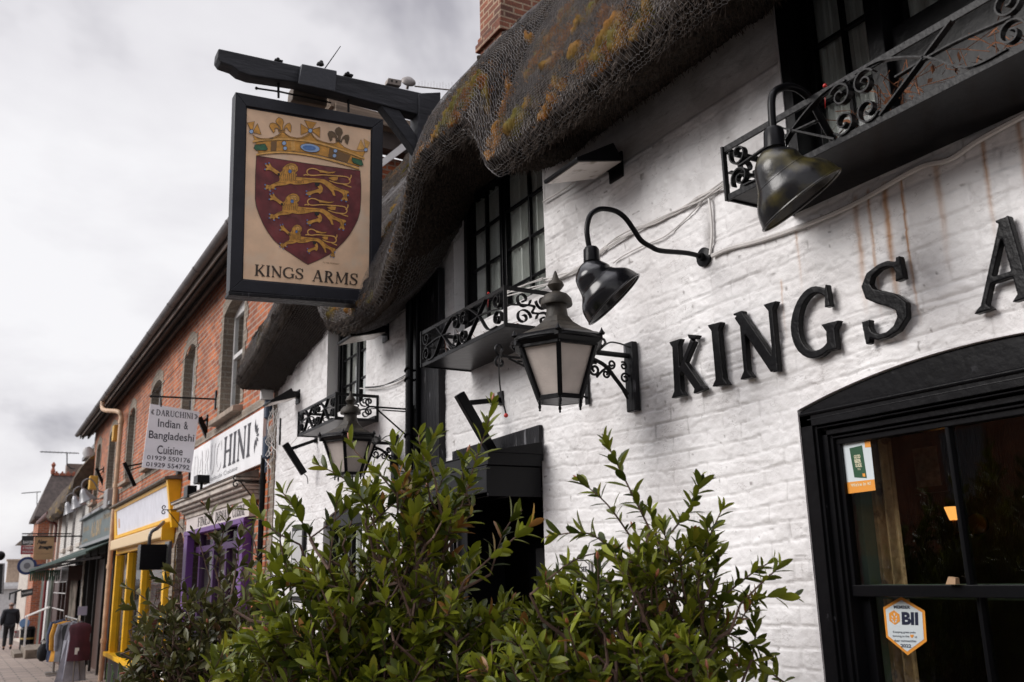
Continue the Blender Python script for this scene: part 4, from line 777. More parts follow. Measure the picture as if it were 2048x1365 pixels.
# ---------------------------------------------------------------- lanterns
GLZ = mat('frosted_lantern_glass', (.50, .44, .40), .35, bump=.15, bscale=90, var=.14, vscale=9)
BRASSY = mat('tarnished_copper', (.030, .024, .017), .6, .1, var=.5, vscale=20, bump=.3, col2=(.30, .24, .12), c2amt=.72, c2scale=9)
def spiral(c, r, a0, turns, u, w, r1=.25, n=26):
    c = Vector(c); u = Vector(u); w = Vector(w); return [c + (u * math.cos(a0 + turns * 2 * math.pi * t) + w * math.sin(a0 + turns * 2 * math.pi * t)) * r * (1 - (1 - r1) * t) for t in np.linspace(0, 1, n)]
EX, EY, EZ = Vector((1, 0, 0)), Vector((0, 1, 0)), Vector((0, 0, 1))
def lantern(cx, y, z0, label, group='hexagonal lanterns on the pub wall', rust=True):
    t = thing('wall_lantern', label, 'lantern', (0, y, z0 + .2), group); C0 = Vector((cx, y, z0)); rot = R(30)   # z0 = underside of glass
    def hexr(r, z, n=6): return [C0 + Vector((r * math.cos(rot + math.pi / 3 * k), r * math.sin(rot + math.pi / 3 * k), z)) for k in range(n)]
    rot = R(58)
    def frus(b, r0, za, r1, zb):
        A, B = hexr(r0, za), hexr(r1, zb); b.hexa(A, B)
    b = MB(); frus(b, .104, .005, .188, .235); b.build('glass', GLZ, t)
    b = MB(); A, B = hexr(.108, 0), hexr(.196, .238)
    for k in range(6): b.bar(A[k], B[k], .022, .014, up=(A[k] - C0).normalized())
    for k in range(6): b.bar(A[k], A[(k + 1) % 6], .016, .022); b.bar(B[k], B[(k + 1) % 6], .018, .03)
    frus(b, .106, -.010, .108, .0)
    for k in range(6): b.ball(A[k] + Vector((0, 0, -.022)), (.008, .008, .014), 8); b.ball(A[k] + Vector((0, 0, -.038)), .006, 8)
    b.build('frame', BLK, t, bevel=.002)
    b = MB(); frus(b, .205, .236, .232, .252); frus(b, .232, .252, .232, .272); frus(b, .232, .272, .205, .288)
    H = hexr(.228, .27)
    for h in H: b.lathe([(.012, 0), (.016, .006), (.007, .02), (.001, .034)], h, 8)
    b.build('gallery', BLK, t, bevel=.002)
    b = MB(); prof = [(.200, .285), (.175, .300), (.125, .325), (.085, .355), (.062, .385)]
    for i in range(len(prof) - 1): frus(b, *prof[i], *prof[i + 1])
    b.build('roof', BRASSY, t, bevel=.002)
    b = MB(); b.lathe([(.055, .38), (.052, .40), (.047, .43), (.05, .45)], C0, 24); b.lathe([(.074, .445), (.076, .452), (.072, .475), (.055, .497), (.03, .508), (.024, .512)], C0, 24, cap=True)
    b.lathe([(.022, .508), (.016, .516), (.030, .530), (.040, .545), (.034, .558), (.018, .575), (.012, .590), (.006, .612), (.001, .618)], C0, 20); b.build('chimney_cap', BRASSY, t, smooth=True)
    # bracket
    b = MB(); zc = .262
    b.box(-.035, y - .036, z0 - .03, -.0, y + .036, z0 + .31); b.build('wall_plate', TIMB, t, bevel=.006)
    b = MB(); S = C0 + Vector((.20, 0, zc - .02)); b.tube([S, Vector((-.03, y, z0 + zc - .02))], .013, 10); b.tube([S + Vector((-.43, 0, .0)), S], .012, 8)
    for k in (-1, 1): b.tube([C0 + Vector((.22 * math.cos(a), .22 * math.sin(a) * k, zc - .004)) for a in np.linspace(0, math.pi, 12)], .006, 6)
    q = [S + Vector((-.02, 0, -.03)), S + Vector((.06, 0, -.06)), S + Vector((.12, 0, -.12)), Vector((-.05, y, z0 + .05))]; b.tube(crv(q), .010, 8)
    b.tube(spiral(S + Vector((.0, 0, -.085)), .034, R(70), 1.5, EX, EZ), .0065, 7); b.tube(spiral(S + Vector((.065, 0, -.10)), .022, R(60), -1.3, EX, EZ), .0055, 7)
    b.tube(spiral(S + Vector((.10, 0, -.05)), .024, R(200), 1.4, EX, EZ), .0055, 7); b.tube(spiral(Vector((-.06, y, z0 + .13)), .026, R(20), 1.3, EX, EZ), .0055, 7); b.tube(spiral(Vector((-.065, y, z0 + .19)), .02, R(120), -1.3, EX, EZ), .005, 7)
    b.tube(crv([S + Vector((.01, 0, -.12)), S + Vector((.07, 0, -.075)), S + Vector((.13, 0, -.13)), Vector((-.05, y, z0 + .03))]), .006, 7)
    b.build('scroll_bracket', IRON, t, smooth=True)
    b = MB(); b.tube(crv([S + Vector((.02, 0, .0)), S + Vector((.08, -.01, .05)), S + Vector((.14, -.01, .055)), Vector((-.03, y - .02, z0 + .28))]), .004, 6); b.build('lamp_cable', CABK, t, smooth=True)
    return t
lantern(-.435, 3.5, 2.365, 'large black hexagonal lantern with frosted panes and tarnished roof beside the letter K')
lantern(-.37, 6.45, 2.325, 'second black hexagonal lantern behind the shrubs under the left window box')

# ---------------------------------------------------------------- basket brackets
def basket_bracket(y, xt, z, label, zdrop=.22, s=1.0, xb=0.0):
    t = MB(); rr = .0065 * s; t.tube([(xb, y, z), (xt, y, z)], rr, 8); t.tube([(xb, y, z - zdrop), (xt + .05, y, z - .008)], rr * .9, 8); t.box(xb - .012, y - .015, z - zdrop - .03, xb - .001, y + .015, z + .03)
    t.tube([(xb, y, z - .018), (xt + .1, y, z - .018)], rr * .7, 6)
    t.tube(spiral((xt, y, z + .034 * s), .030 * s, R(-90), -.95, EX, EZ, .35), rr * 1.05, 7); t.tube(spiral((xt, y, z - .034 * s), .030 * s, R(90), .95, EX, EZ, .35), rr * 1.05, 7)
    return t.build('basket_bracket', IRON, None, smooth=True, label=label, cat='bracket', group='scrolled iron basket brackets')
def bx(px, py, y): return PY(px, py, y).x, PY(px, py, y).z
x_, z_ = bx(735, 815, 6.0); basket_bracket(5.97, x_, z_, 'iron basket bracket fixed to the black timber post above the second lantern', xb=-.085)
x_, z_ = bx(1000, 712, 3.9); basket_bracket(3.9, x_, z_, 'rusty ended iron basket bracket behind the large lantern', .18)
x_, z_ = bx(598, 843, 8.4); basket_bracket(9.6, PY(597, 845, 9.6).x, PY(597, 845, 9.6).z, 'iron basket bracket at the corner of the white pub, beside the tangle of cables')
t = MB(); P = crv([PX(1003, 700, -.62), PX(998, 730, -.60), PX(1001, 780, -.58), PX(1012, 828, -.55)]); t.tube(P, .004, 6); o = t.build('dangling_cable', CABK, None, smooth=True, label='thin black cable hanging below the iron bracket with a red bulb on its end', cat='cable')
b = MB(); b.ball(P[-1] + Vector((0, 0, -.008)), .011, 10); b.build('red_bulb', mat('red_bulb', (.45, .02, .015), .2), o, smooth=True)

# ---------------------------------------------------------------- window boxes
def win_box(y0, y1, z0, z1, xf, label, tilt=0):
    t = thing('window_box', label, 'window box', (xf / 2, (y0 + y1) / 2, z0), 'scrolled iron window boxes'); L = y1 - y0; H = z1 - z0
    b = MB(); b.box(xf + .006, y0 + .006, z0 + .004, -.002, y1 - .006, z0 + .02); b.box(-.03, y0, z0 + .0215, -.004, y1, z0 + .05); b.build('tray', BLKS, t, bevel=.002)
    b = MB(); w = .025
    for z in (z0 + w / 2 - .004, z1 - w / 2): b.bar((xf, y0, z), (xf, y1, z), .008, w)
    for y in (y0, y1):
        b.bar((xf, y, z0 - .004), (xf, y, z1), .022, .010, up=EY); b.bar((xf + .004, y, z1 - w / 2), (-.004, y, z1 - w / 2), .008, w * .98); b.bar((xf + .004, y, z0 + w / 2 - .003), (-.004, y, z0 + w / 2 - .003), .009, w * .98)
        b.bar((-.01, y, z0), (-.01, y, z1), .018, .010, up=EY)
    b.build('rails', IRON, t, bevel=.0015)
    s = MB(); r = H * .21; zc = (z0 + z1) / 2; sw, st_ = .024, .0055
    def S_(yc, z, r, a0, tr, turns=1.35): s.strap(spiral((xf, yc, z), r, a0, turns * tr, EY, EZ, .22, 24), sw, st_, EX)
    for ye, d in ((y0 + .035 + r, 1), (y1 - .035 - r, -1)):
        S_(ye, zc + r * 1.05, r, R(90 + 60 * d), d); S_(ye, zc - r * 1.05, r, R(-90 - 60 * d), -d)
    ym = (y0 + y1) / 2
    for d in (1, -1):
        S_(ym + d * r * 1.05, zc + r * 1.05, r, R(90 - 60 * d), d); S_(ym + d * r * 1.05, zc - r * 1.05, r, R(-90 + 60 * d), -d)
        s.strap(crv([(xf, ym + d * .02, zc + r * 2), (xf, ym + d * L * .10, z1 - .02), (xf, ym + d * L * .22, zc + .02), (xf, ym + d * L * .32, z0 + .03), (xf, ym + d * L * .42, z0 + .022)]), sw, st_, EX)
        s.strap([(xf, ym + d * .09, z0 + .02), (xf, ym + d * L * .30, z1 - .02)], sw, st_, EX)
        s.strap(crv([(xf, ym + d * L * .13, zc + .01), (xf, ym + d * L * .28, zc + .018), (xf, ym + d * L * .44, zc - .0)]), sw * .7, st_, EX)
    for y in (y0, y1):
        cx = xf / 2
        for dx in (-1, 1):
            for dz in (-1, 1): s.strap(spiral((cx + dx * r * 1.35, y, zc + dz * r * 1.05), r, R(0 if dx < 0 else 180), 1.3 * dx * dz, EX, EZ, .22, 24), sw, st_, EY)
        s.strap(crv([(xf + .02, y, zc + .01), (cx, y, zc + .02), (cx, y, zc - .02), (-.02, y, zc - .0)]), sw, st_, EY)
    s.build('scrollwork', IRON, t); return t
win_box(1.19, 2.415, 2.948, 3.165, -.35, 'largest black iron window box under the upper right window, with dead leaves in it')
win_box(4.135, 5.215, 2.875, 3.105, -.35, 'black iron window box under the middle window, between the post and the large lantern')
win_box(6.83, 7.80, 2.79, 3.005, -.35, 'smallest and farthest iron window box, above the second lantern')
# planting remains: dry leaves and twigs
DRY = mat('dry_leaf', (.20, .075, .03), .9, var=.5, vscale=40)
def dry(y0, y1, z, n, label):
    A = []; rs_ = random.Random(5); b = MB()
    for k in range(n):
        c = Vector((rs_.uniform(-.32, -.12), rs_.uniform(y0, y1), z + rs_.uniform(0, .05))); u = Vector((rs_.uniform(-1, 1), rs_.uniform(-1, 1), rs_.uniform(-.4, .8))).normalized() * rs_.uniform(.015, .03); v = u.orthogonal().normalized() * rs_.uniform(.006, .012)
        b.add([c - u, c + v + Vector((0, 0, .004)), c + u, c - v], [(0, 1, 2, 3)])
    for k in range(n // 3):
        c = Vector((rs_.uniform(-.32, -.15), rs_.uniform(y0, y1), z)); b.tube([c, c + Vector((rs_.uniform(-.05, .05), rs_.uniform(-.06, .06), rs_.uniform(.02, .12))), c + Vector((rs_.uniform(-.08, .08), rs_.uniform(-.1, .1), rs_.uniform(.03, .14)))], .0016, 4)
    return b.build('dead_plants', DRY, None, label=label, cat='plant', kind='stuff')
dry(1.3, 2.0, 3.03, 90, 'brown dead leaves lying in the largest window box'); dry(4.25, 5.1, 2.9, 14, 'a few dry twigs lying in the middle window box')
for i, (px, py) in enumerate([(1650, 172), (977, 587)]):
    b = MB(); c = PX(px, py, -.3); b.ball(c, .008, 8); b.tube([c, c + Vector((0, .01, -.08))], .0015, 5); b.build('red_bud', mat('red_bulb', (.45, .02, .015), .2), None, smooth=True, label=['tiny red fairy bulb over the rail of the largest window box', 'tiny red fairy bulb over the rail of the middle window box'][i], cat='bulb')

# ---------------------------------------------------------------- flood lights under the thatch
FLG = mat('flood_glass', (.55, .50, .46), .25, col2=(.20, .17, .13), c2amt=.55, c2scale=14, c2w=.2)
def flood(y, zf, label, s=1.0):
    t = thing('flood_light', label, 'light', (-.02, y, zf), 'flood lights under the thatch'); h = .155 * s
    a, c = Vector((-.35 * s, 0, zf - .03)), Vector((-.05, 0, zf + .05)); n = Vector((-.3, 0, 1)).normalized()
    b = MB(); q = [Vector((a.x, y - h, a.z)), Vector((a.x, y + h, a.z)), Vector((c.x, y + h * .8, c.z)), Vector((c.x, y - h * .8, c.z))]
    b.hexa(q, [q[0] + n * .02, q[1] + n * .02, q[2] + n * .09 - EX * .03, q[3] + n * .09 - EX * .03]); b.box(-.08, y - .05, zf + .06, -.0, y + .05, zf + .12); b.box(-.012, y - .06, zf + .0, -.0, y + .06, zf + .14); b.build('housing', BLK, t, bevel=.005)
    m = sum(q, Vector()) / 4; g = MB(); i = [m + (p - m) * .93 - n * .004 for p in q]; g.hexa(i, [p + n * .0035 for p in i]); g.build('lens', FLG, t)
flood(3.55, 3.55, 'black flood light with a dirty pale lens under the thatch above the swan neck lamps'); flood(6.68, 3.41, 'black flood light under the mossy thatch between the post and the left window'); flood(9.0, 3.30, 'black flood light under the far tip of the thatch, beside the brick building', .9)
# strip lights on arms
def strip_light(y, p0, p1, arm0, arm1, label):
    t = thing('strip_light', label, 'light', tuple(PY(*arm1, y)), 'black strip lights on arms'); a, c = PY(*p0, y), PY(*p1, y)
    b = MB(); b.bar(a, c, .06, .045, up=EY); b.build('housing', BLKS, t, bevel=.006)
    m = PY(*arm0, y); e = PY(*arm1, y); e = Vector((-.0, y, e.z)); b = MB(); b.bar(m, e, .022, .03); b.box(-.015, y - .03, e.z - .03, -.001, y + .03, e.z + .05); b.build('arm', BLK, t, bevel=.002)
    b = MB(); b.tube(crv([c, c + Vector((.03, 0, -.03)), c + Vector((.04, 0, -.09))]), .004, 6); b.build('cable', CABK, t, smooth=True)
strip_light(4.82, (918, 788), (985, 905), (930, 807), (1003, 800), 'black strip light on a short arm above the entrance hood')
strip_light(8.38, (570, 888), (608, 948), (577, 900), (628, 880), 'black strip light on a short arm on the white wall left of the second lantern')

# ---------------------------------------------------------------- cables on the wall
rc = random.Random(2)
def cable(px, r, m, label, n=1, jit=3, x=-.006, sag=0):
    b = MB()
    for k in range(n):
        P = [PX(p[0] + rc.uniform(-jit, jit), p[1] + rc.uniform(-jit, jit), x - r - .002 * k) for p in px]; b.tube(crv(P, 5), r, 6)
    return b.build('cable', m, None, smooth=True, label=label, cat='cable')
cable([(1450, 368), (1400, 398), (1360, 420), (1315, 442), (1270, 462), (1225, 486), (1190, 512), (1150, 540), (1120, 553), (1088, 560)], .0042, CABW, 'bundle of white painted cables sagging across the wall behind the clean swan neck lamp', 5, 5)
cable([(1410, 400), (1370, 440), (1330, 472), (1290, 490), (1250, 512), (1225, 528)], .0035, CABW, 'single white cable drooping below the cable bundle', 1, 2)
cable([(1425, 512), (1460, 498), (1520, 482), (1600, 455), (1660, 430), (1710, 408), (1760, 380), (1800, 355), (1850, 330), (1900, 318), (1960, 280), (2060, 225)], .010, CABW, 'thick white painted conduit running right from the wall rose under the right window box', 1, 1)
cable([(1418, 398), (1422, 430), (1424, 470), (1420, 510)], .007, CABW, 'short vertical white conduit dropping to the wall rose of the clean swan neck lamp', 1, 0)
cable([(1086, 404), (1140, 370), (1200, 320), (1232, 296)], .005, CABW, 'white cable clipped under the eaves beside the middle window', 1, 0)
cable([(732, 776), (760, 772), (790, 762), (815, 748), (836, 735)], .0035, CABK, 'dark cable looping between the left window box and the timber post', 2, 2, x=-.02)
cable([(720, 778), (760, 778), (800, 764), (836, 732)], .004, CABW, 'pale cable looping between the left window box and the timber post', 1, 1, x=-.02)
cable([(1085, 560), (1050, 570), (1010, 590), (1080, 572), (1110, 562)], .004, CABW, 'white cable ends hanging over the middle window box', 2, 4, x=-.03)
cable([(602, 720), (590, 735), (575, 745), (560, 770)], .005, CABW, 'white cable curling beside the farthest flood light', 1, 1)
b = MB(); 
for k in range(9):
    P = [Vector((rc.uniform(-.12, -.02), rc.uniform(9.62, 9.85), 3.35 - .12 * j + rc.uniform(-.03, .03))) for j in range(rc.randint(4, 8))]; b.tube(crv(P, 4), .004, 5)
P = [PX(535, 880, -.06), PX(560, 905, -.06), PX(590, 880, -.06), PX(612, 845, -.06)]; b.tube(crv(P), .004, 5)
b.build('cable_tangle', CABW, None, smooth=True, label='tangle of white cables hanging at the junction of the pub and the brick building', cat='cable')
b = MB(); 
for z in (3.40, 2.97): b.lathe([(.02, -.13), (.045, -.11), (.045, .1), (.02, .12)], (-.07, 9.86, z), 12)
b.tube([(-.07, 9.86, 3.6), (-.07, 9.86, 3.2), (-.07, 9.86, 2.7)], .012, 8); b.build('cable_joint', mat('dark_blue_plastic', (.03, .05, .09), .4), None, smooth=True, label='dark blue cable joints on the brick corner under the thatch tip', cat='cable joint')
b = MB(); b.box(-.16, 9.80, 3.48, -.03, 9.90, 3.66); b.build('junction_box', WPNT, None, bevel=.01, label='white junction box under the tip of the thatch', cat='junction box')
b = MB(); b.tube([(-.06, 10.0, -.2), (-.06, 10.0, 2.9)], .03, 12); b.tube([(-.06, 10.0, 2.6), (-.06, 10.0, 2.64)], .038, 12); b.build('drainpipe', BLK, None, smooth=True, label='black drainpipe on the brick corner beside the white pub', cat='drainpipe')

# ---------------------------------------------------------------- menu boards on the wall
PAPER = mat('white_paper', (.7, .69, .68), .5); INK = mat('black_ink', (.015, .015, .018), .6)
t = thing('wall_notice', 'white notice on the wall behind the shrubs reading PLEASE and OUR', 'notice', (0, 4.07, 1.4))
b = MB(); b.box(-.016, 3.93, 1.22, -.008, 4.16, 1.66); b.build('sheet', PAPER, t); b = MB()
for z in (1.225, 1.655): b.box(-.0185, 3.935, z - .002, -.0165, 4.155, z + .002)
for y in (3.935, 4.155): b.box(-.0185, y - .002, 1.229, -.0165, y + .002, 1.651)
b.build('border', INK, t)
O_ = (-1, 0, 0)
def VQ(x, yl, yr, z0, z1): return [Vector((x, yl, z0)), Vector((x, yr, z0)), Vector((x, yr, z1)), Vector((x, yl, z1))]
sans('text', 'PLEASE SEE', VQ(-.0165, 4.14, 3.955, 1.60, 1.625), INK, t, O_, bold=.02); sans('text', 'OUR', VQ(-.0165, 4.085, 4.02, 1.555, 1.58), INK, t, O_, bold=.02)
t = thing('wall_notice', 'white notice with an arched picture, left of the one reading OUR', 'notice', (0, 4.28, 1.4)); b = MB(); b.box(-.014, 4.19, 1.24, -.006, 4.35, 1.65); b.build('sheet', PAPER, t)
b = MB(); b.tube([(-.015, 4.27 + .05 * math.cos(a), 1.5 + .1 * math.sin(a)) for a in np.linspace(0, 6.28, 24)], .003, 5); b.build('arched_picture', GREYP, t)
t = thing('notice_board', 'small black framed notice board on the white wall near the brick building', 'notice board', (0, 8.8, 1.6)); b = MB()
b.box(-.03, 8.6, 1.4, -.002, 8.98, 2.08); b.build('frame', BLKS, t, bevel=.008); b = MB(); b.box(-.033, 8.64, 1.44, -.031, 8.94, 2.04); b.build('sheet', mat('grey_notice', (.45, .45, .45), .4), t)

# ---------------------------------------------------------------- window stickers
def sticker_quad(pts, x=.0802): return [PX(*p, x) for p in pts]
gx = .0825
t = thing('window_sticker', 'white and orange sticker with a green guide book in the upper pane', 'sticker', tuple(PX(1715, 960, gx - .002)))
q = [PX(1697, 988, gx), PX(1752, 981, gx), PX(1741, 882, gx), PX(1685, 886, gx)]; O = Vector((-1, 0, 0))
def flatq(name, qq, m, par, lift, bil_rect=None):
    b = MB(); b.hexa([p + O * lift for p in qq], [p + O * (lift + .0004) for p in qq]); return b.build(name, m, par)
def sub(qq, u0, v0, u1, v1): return [bil(qq, u0, v0), bil(qq, u1, v0), bil(qq, u1, v1), bil(qq, u0, v1)]
SKY_ = mat('sticker_white', (.62, .68, .70), .35); ORG = mat('sticker_orange', (.75, .30, .04), .4); GRN = mat('sticker_green', (.012, .07, .03), .4); CRM = mat('sticker_cream', (.75, .70, .5), .4); NVY = mat('sticker_navy', (.01, .015, .04), .4)
flatq('sheet', q, SKY_, t, .001); flatq('orange_band', sub(q, 0, 0, 1, .22), ORG, t, .0018); flatq('corner_mark', sub(q, .80, .87, 1, 1), ORG, t, .0018)
bk = [bil(q, .30, .30), bil(q, .74, .26), bil(q, .70, .92), bil(q, .24, .88)]; flatq('book_cover', bk, GRN, t, .0018)
for s_, v0, v1 in (('GOOD', .62, .74), ('BEER', .48, .60), ('GUIDE', .34, .46)): sans('text', s_, sub(bk, .25, v0, .75, v1), CRM, t, O_, bold=.03, lift=.0028)
sans('text', '2022', sub(bk, .38, .25, .62, .31), CRM, t, O_, lift=.0028); sans('text', "We're in it!", sub(q, .14, .12, .86, .19), CRM, t, O_, bold=.02, lift=.0028); flatq('round_mark', sub(bk, .72, .04, .92, .14), ORG, t, .0028)
gx = .1225
t = thing('window_sticker', 'hexagonal orange edged sticker reading MEMBER BII 2022', 'sticker', tuple(PX(1812, 1300, gx - .002)))
Hx = [(1816, 1311), (1854, 1283), (1850, 1222), (1803, 1194), (1767, 1215), (1773, 1275)]; HP = [PX(*p, gx) for p in Hx]; cc = sum(HP, Vector()) / 6
b = MB(); b.hexa([p + O * .001 for p in HP], [p + O * .0014 for p in HP]); b.build('border', ORG, t)
b = MB(); b.hexa([cc + (p - cc) * .88 + O * .002 for p in HP], [cc + (p - cc) * .88 + O * .0024 for p in HP]); b.build('sheet', SKY_, t)
def HQ(x0, y0, x1, y1, sl=.10):  # px boxes in the hexagon, rows tilt slightly
    return [PX(x0, y1, gx), PX(x1, y1 + 1, gx), PX(x1 - 1, y0 + 1, gx), PX(x0 - 1, y0, gx)]
sans('text', 'MEMBER', HQ(1789, 1211, 1822, 1217.5), NVY, t, O_, bold=.03, lift=.003)
sans('text', 'BII', HQ(1805, 1224, 1838, 1250), NVY, t, O_, bold=.05, lift=.003)
for s_, a in (('Keeping great pubs', (1788, 1262, 1833, 1267.5)), ('thriving in the', (1787, 1270, 1820, 1275.5)), ('of', (1831, 1272, 1836, 1276)), ('their communities', (1790, 1279, 1834, 1284))): sans('text', s_, HQ(*a), NVY, t, O_, bold=.01, lift=.003)
sans('text', '2022', HQ(1803, 1288, 1824, 1295), NVY, t, O_, bold=.03, lift=.003)
hx = [(1791, 1250), (1801, 1243), (1800, 1229), (1789, 1221), (1779, 1227), (1780, 1242)]; hp = [PX(*p, gx) + O * .003 for p in hx]; b = MB(); b.hexa(hp, [p + O * .0004 for p in hp]); b.build('ear_mark', ORG, t)
b = MB()
for dx, dy, a in ((0, -7, 90), (-4, -2, 130), (4, -2, 50), (-4, 4, 140), (4, 4, 40), (-2, 7, 120), (3, 7, 60)):
    c = PX(1790 + dx, 1236 + dy, gx) + O * .0038; u = (EY * -math.cos(R(a)) + EZ * math.sin(R(a))) * .006; v = u.cross(EX) * .45; b.add([c - u, c - v, c + u, c + v], [(0, 1, 2, 3)])
b.build('ear_leaves', SKY_, t)
b = MB(); hc = [(1825, 1277), (1829, 1272), (1827.5, 1269), (1825.5, 1270.5), (1823, 1269), (1821, 1272)]; hp = [PX(*p, gx) + O * .003 for p in hc]; b.hexa(hp, [p + O * .0004 for p in hp]); b.build('heart', ORG, t)

# ---------------------------------------------------------------- hanging pub sign
YS = 6.0
sg = thing('pub_sign', 'hanging painted pub sign with a crown and three gold lions reading KINGS ARMS', 'sign', tuple(PY(612, 560, YS)))
def S(px, py, k=0): return PY(px, py, YS - .035 - .0012 * k)
CREAM = mat('sign_cream', (.84, .58, .38), .5, var=.12, vscale=8, col2=(.78, .62, .46), c2amt=.55, c2scale=5, c2w=.2)
OUT = [(471, 184), (767, 239), (761, 606), (459, 582)]; INN = [(493, 212), (745, 256), (741, 582), (485, 560)]
b = MB()
for i in range(4):
    j = (i + 1) % 4; a = [PY(*OUT[i], YS - .05), PY(*OUT[j], YS - .05), PY(*INN[j], YS - .05), PY(*INN[i], YS - .05)]
    a = [p + EY * (.0006 * (i % 2)) for p in a]; b.hexa(a, [p + EY * .10 for p in a])
    m = [PY(*INN[i], YS - .05), PY(*INN[j], YS - .05)]; m = [m[0], m[1]]; cI = sum((PY(*q, YS - .05) for q in INN), Vector()) / 4
    a2 = [m[0], m[1], m[1] + (cI - m[1]) * .018, m[0] + (cI - m[0]) * .018]; a2 = [p + EY * .012 for p in a2]; b.hexa(a2, [p + EY * .02 for p in a2])
b.build('frame', CHAR, sg, bevel=.005)
b = MB(); q = [PY(*p, YS - .034) for p in INN]; b.hexa([p for p in q], [p + EY * .05 for p in q]); b.build('panel', CREAM, sg)
b = MB(); a = [PY(457, 583, YS - .06), PY(458, 590, YS - .06), PY(760, 612, YS - .06), PY(762, 604, YS - .06)]; b.hexa(a, [p + EY * .12 for p in a]); b.build('drip_board', TIMB, sg, bevel=.004)
OY = Vector((0, -1, 0))
def art(name, polys, m, k, f=None, outline=None, ow=.0035, par=None):
    par = par or sg
    """polys: lists of zoomed coordinates; f converts them to photo pixels"""
    b = MB(); ob = MB(); kk = k
    for P in polys:
        pts = [S(*f(*p), k) for p in P]
        c = bpy.data.curves.new('c', 'CURVE'); c.dimensions = '2D'; c.fill_mode = 'FRONT'; sp = c.splines.new('POLY'); sp.points.add(len(pts) - 1); sp.use_cyclic_u = True
        for i, p in enumerate(pts): sp.points[i].co = (p.x, p.z, 0, 1)
        o = bpy.data.objects.new('c', c); COL.objects.link(o); me = bpy.data.meshes.new_from_object(o.evaluated_get(bpy.context.evaluated_depsgraph_get())); yk = pts[0].y
        b.add([(v.co.x, yk, v.co.y) for v in me.vertices], [tuple(fc.vertices) for fc in me.polygons]); bpy.data.objects.remove(o); bpy.data.curves.remove(c); bpy.data.meshes.remove(me)
        if outline: stroke2(ob, pts + [pts[0]], ow)
    o = b.build(name, m, par)
    if outline: o = merge([o, ob.build('line', outline, par)])
    return o
def stroke2(b, pts, w):
    n = len(pts); vs = []
    ws = w if isinstance(w, (list, tuple)) else [w] * n
    for i in range(n):
        d = (pts[min(i + 1, n - 1)] - pts[max(i - 1, 0)]); d = d.normalized() if d.length > 1e-9 else EX; q = d.cross(EY).normalized() * ws[i] / 2
        vs += [pts[i] + q + OY * (.0006 + .00002 * (i % 5)), pts[i] - q + OY * (.0006 + .00002 * (i % 5))]
    b.add(vs, [(2 * i, 2 * i + 1, 2 * i + 3, 2 * i + 2) for i in range(n - 1)])
def stroke(name, paths, m, k, f, w, par=None, smooth=True):
    b = MB()
    for P in paths:
        pts = [S(*f(*p), k) for p in P]; pts = crv(pts, 5) if smooth else pts; stroke2(b, pts, w)
    return b.build(name, m, par or sg)
GOLD = mat('sign_gold', (.62, .30, .05), .5, var=.3, vscale=30); GOLDL = mat('sign_light_gold', (.76, .42, .11), .5, var=.2, vscale=30); DKB = mat('sign_dark_line', (.045, .028, .018), .6); MAR = mat('sign_maroon', (.155, .024, .026), .55, var=.4, vscale=12, col2=(.20, .055, .055), c2amt=.55, c2scale=14, c2w=.2)
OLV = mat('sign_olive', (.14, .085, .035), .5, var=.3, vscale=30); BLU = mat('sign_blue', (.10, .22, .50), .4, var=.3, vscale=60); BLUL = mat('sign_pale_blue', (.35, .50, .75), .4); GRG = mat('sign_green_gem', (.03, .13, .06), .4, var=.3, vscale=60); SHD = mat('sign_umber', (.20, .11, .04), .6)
f5 = lambda x, y: (490 + x / 5.688, 300 + y / 5.688)
f7 = lambda x, y: (480 + x / 7.314, 230 + y / 7.314)
shield = art('shield', [[(130, 68), (420, 112), (720, 158), (1010, 198), (1310, 240), (1319, 400), (1318, 560), (1308, 700), (1280, 800), (1240, 880), (1190, 965), (1130, 1040), (1050, 1120), (960, 1190), (850, 1248), (715, 1306), (640, 1260), (560, 1205), (440, 1125), (330, 1030), (265, 945), (210, 850), (165, 750), (130, 650), (116, 560), (118, 300)]], MAR, 1, f5, DKB, .004)
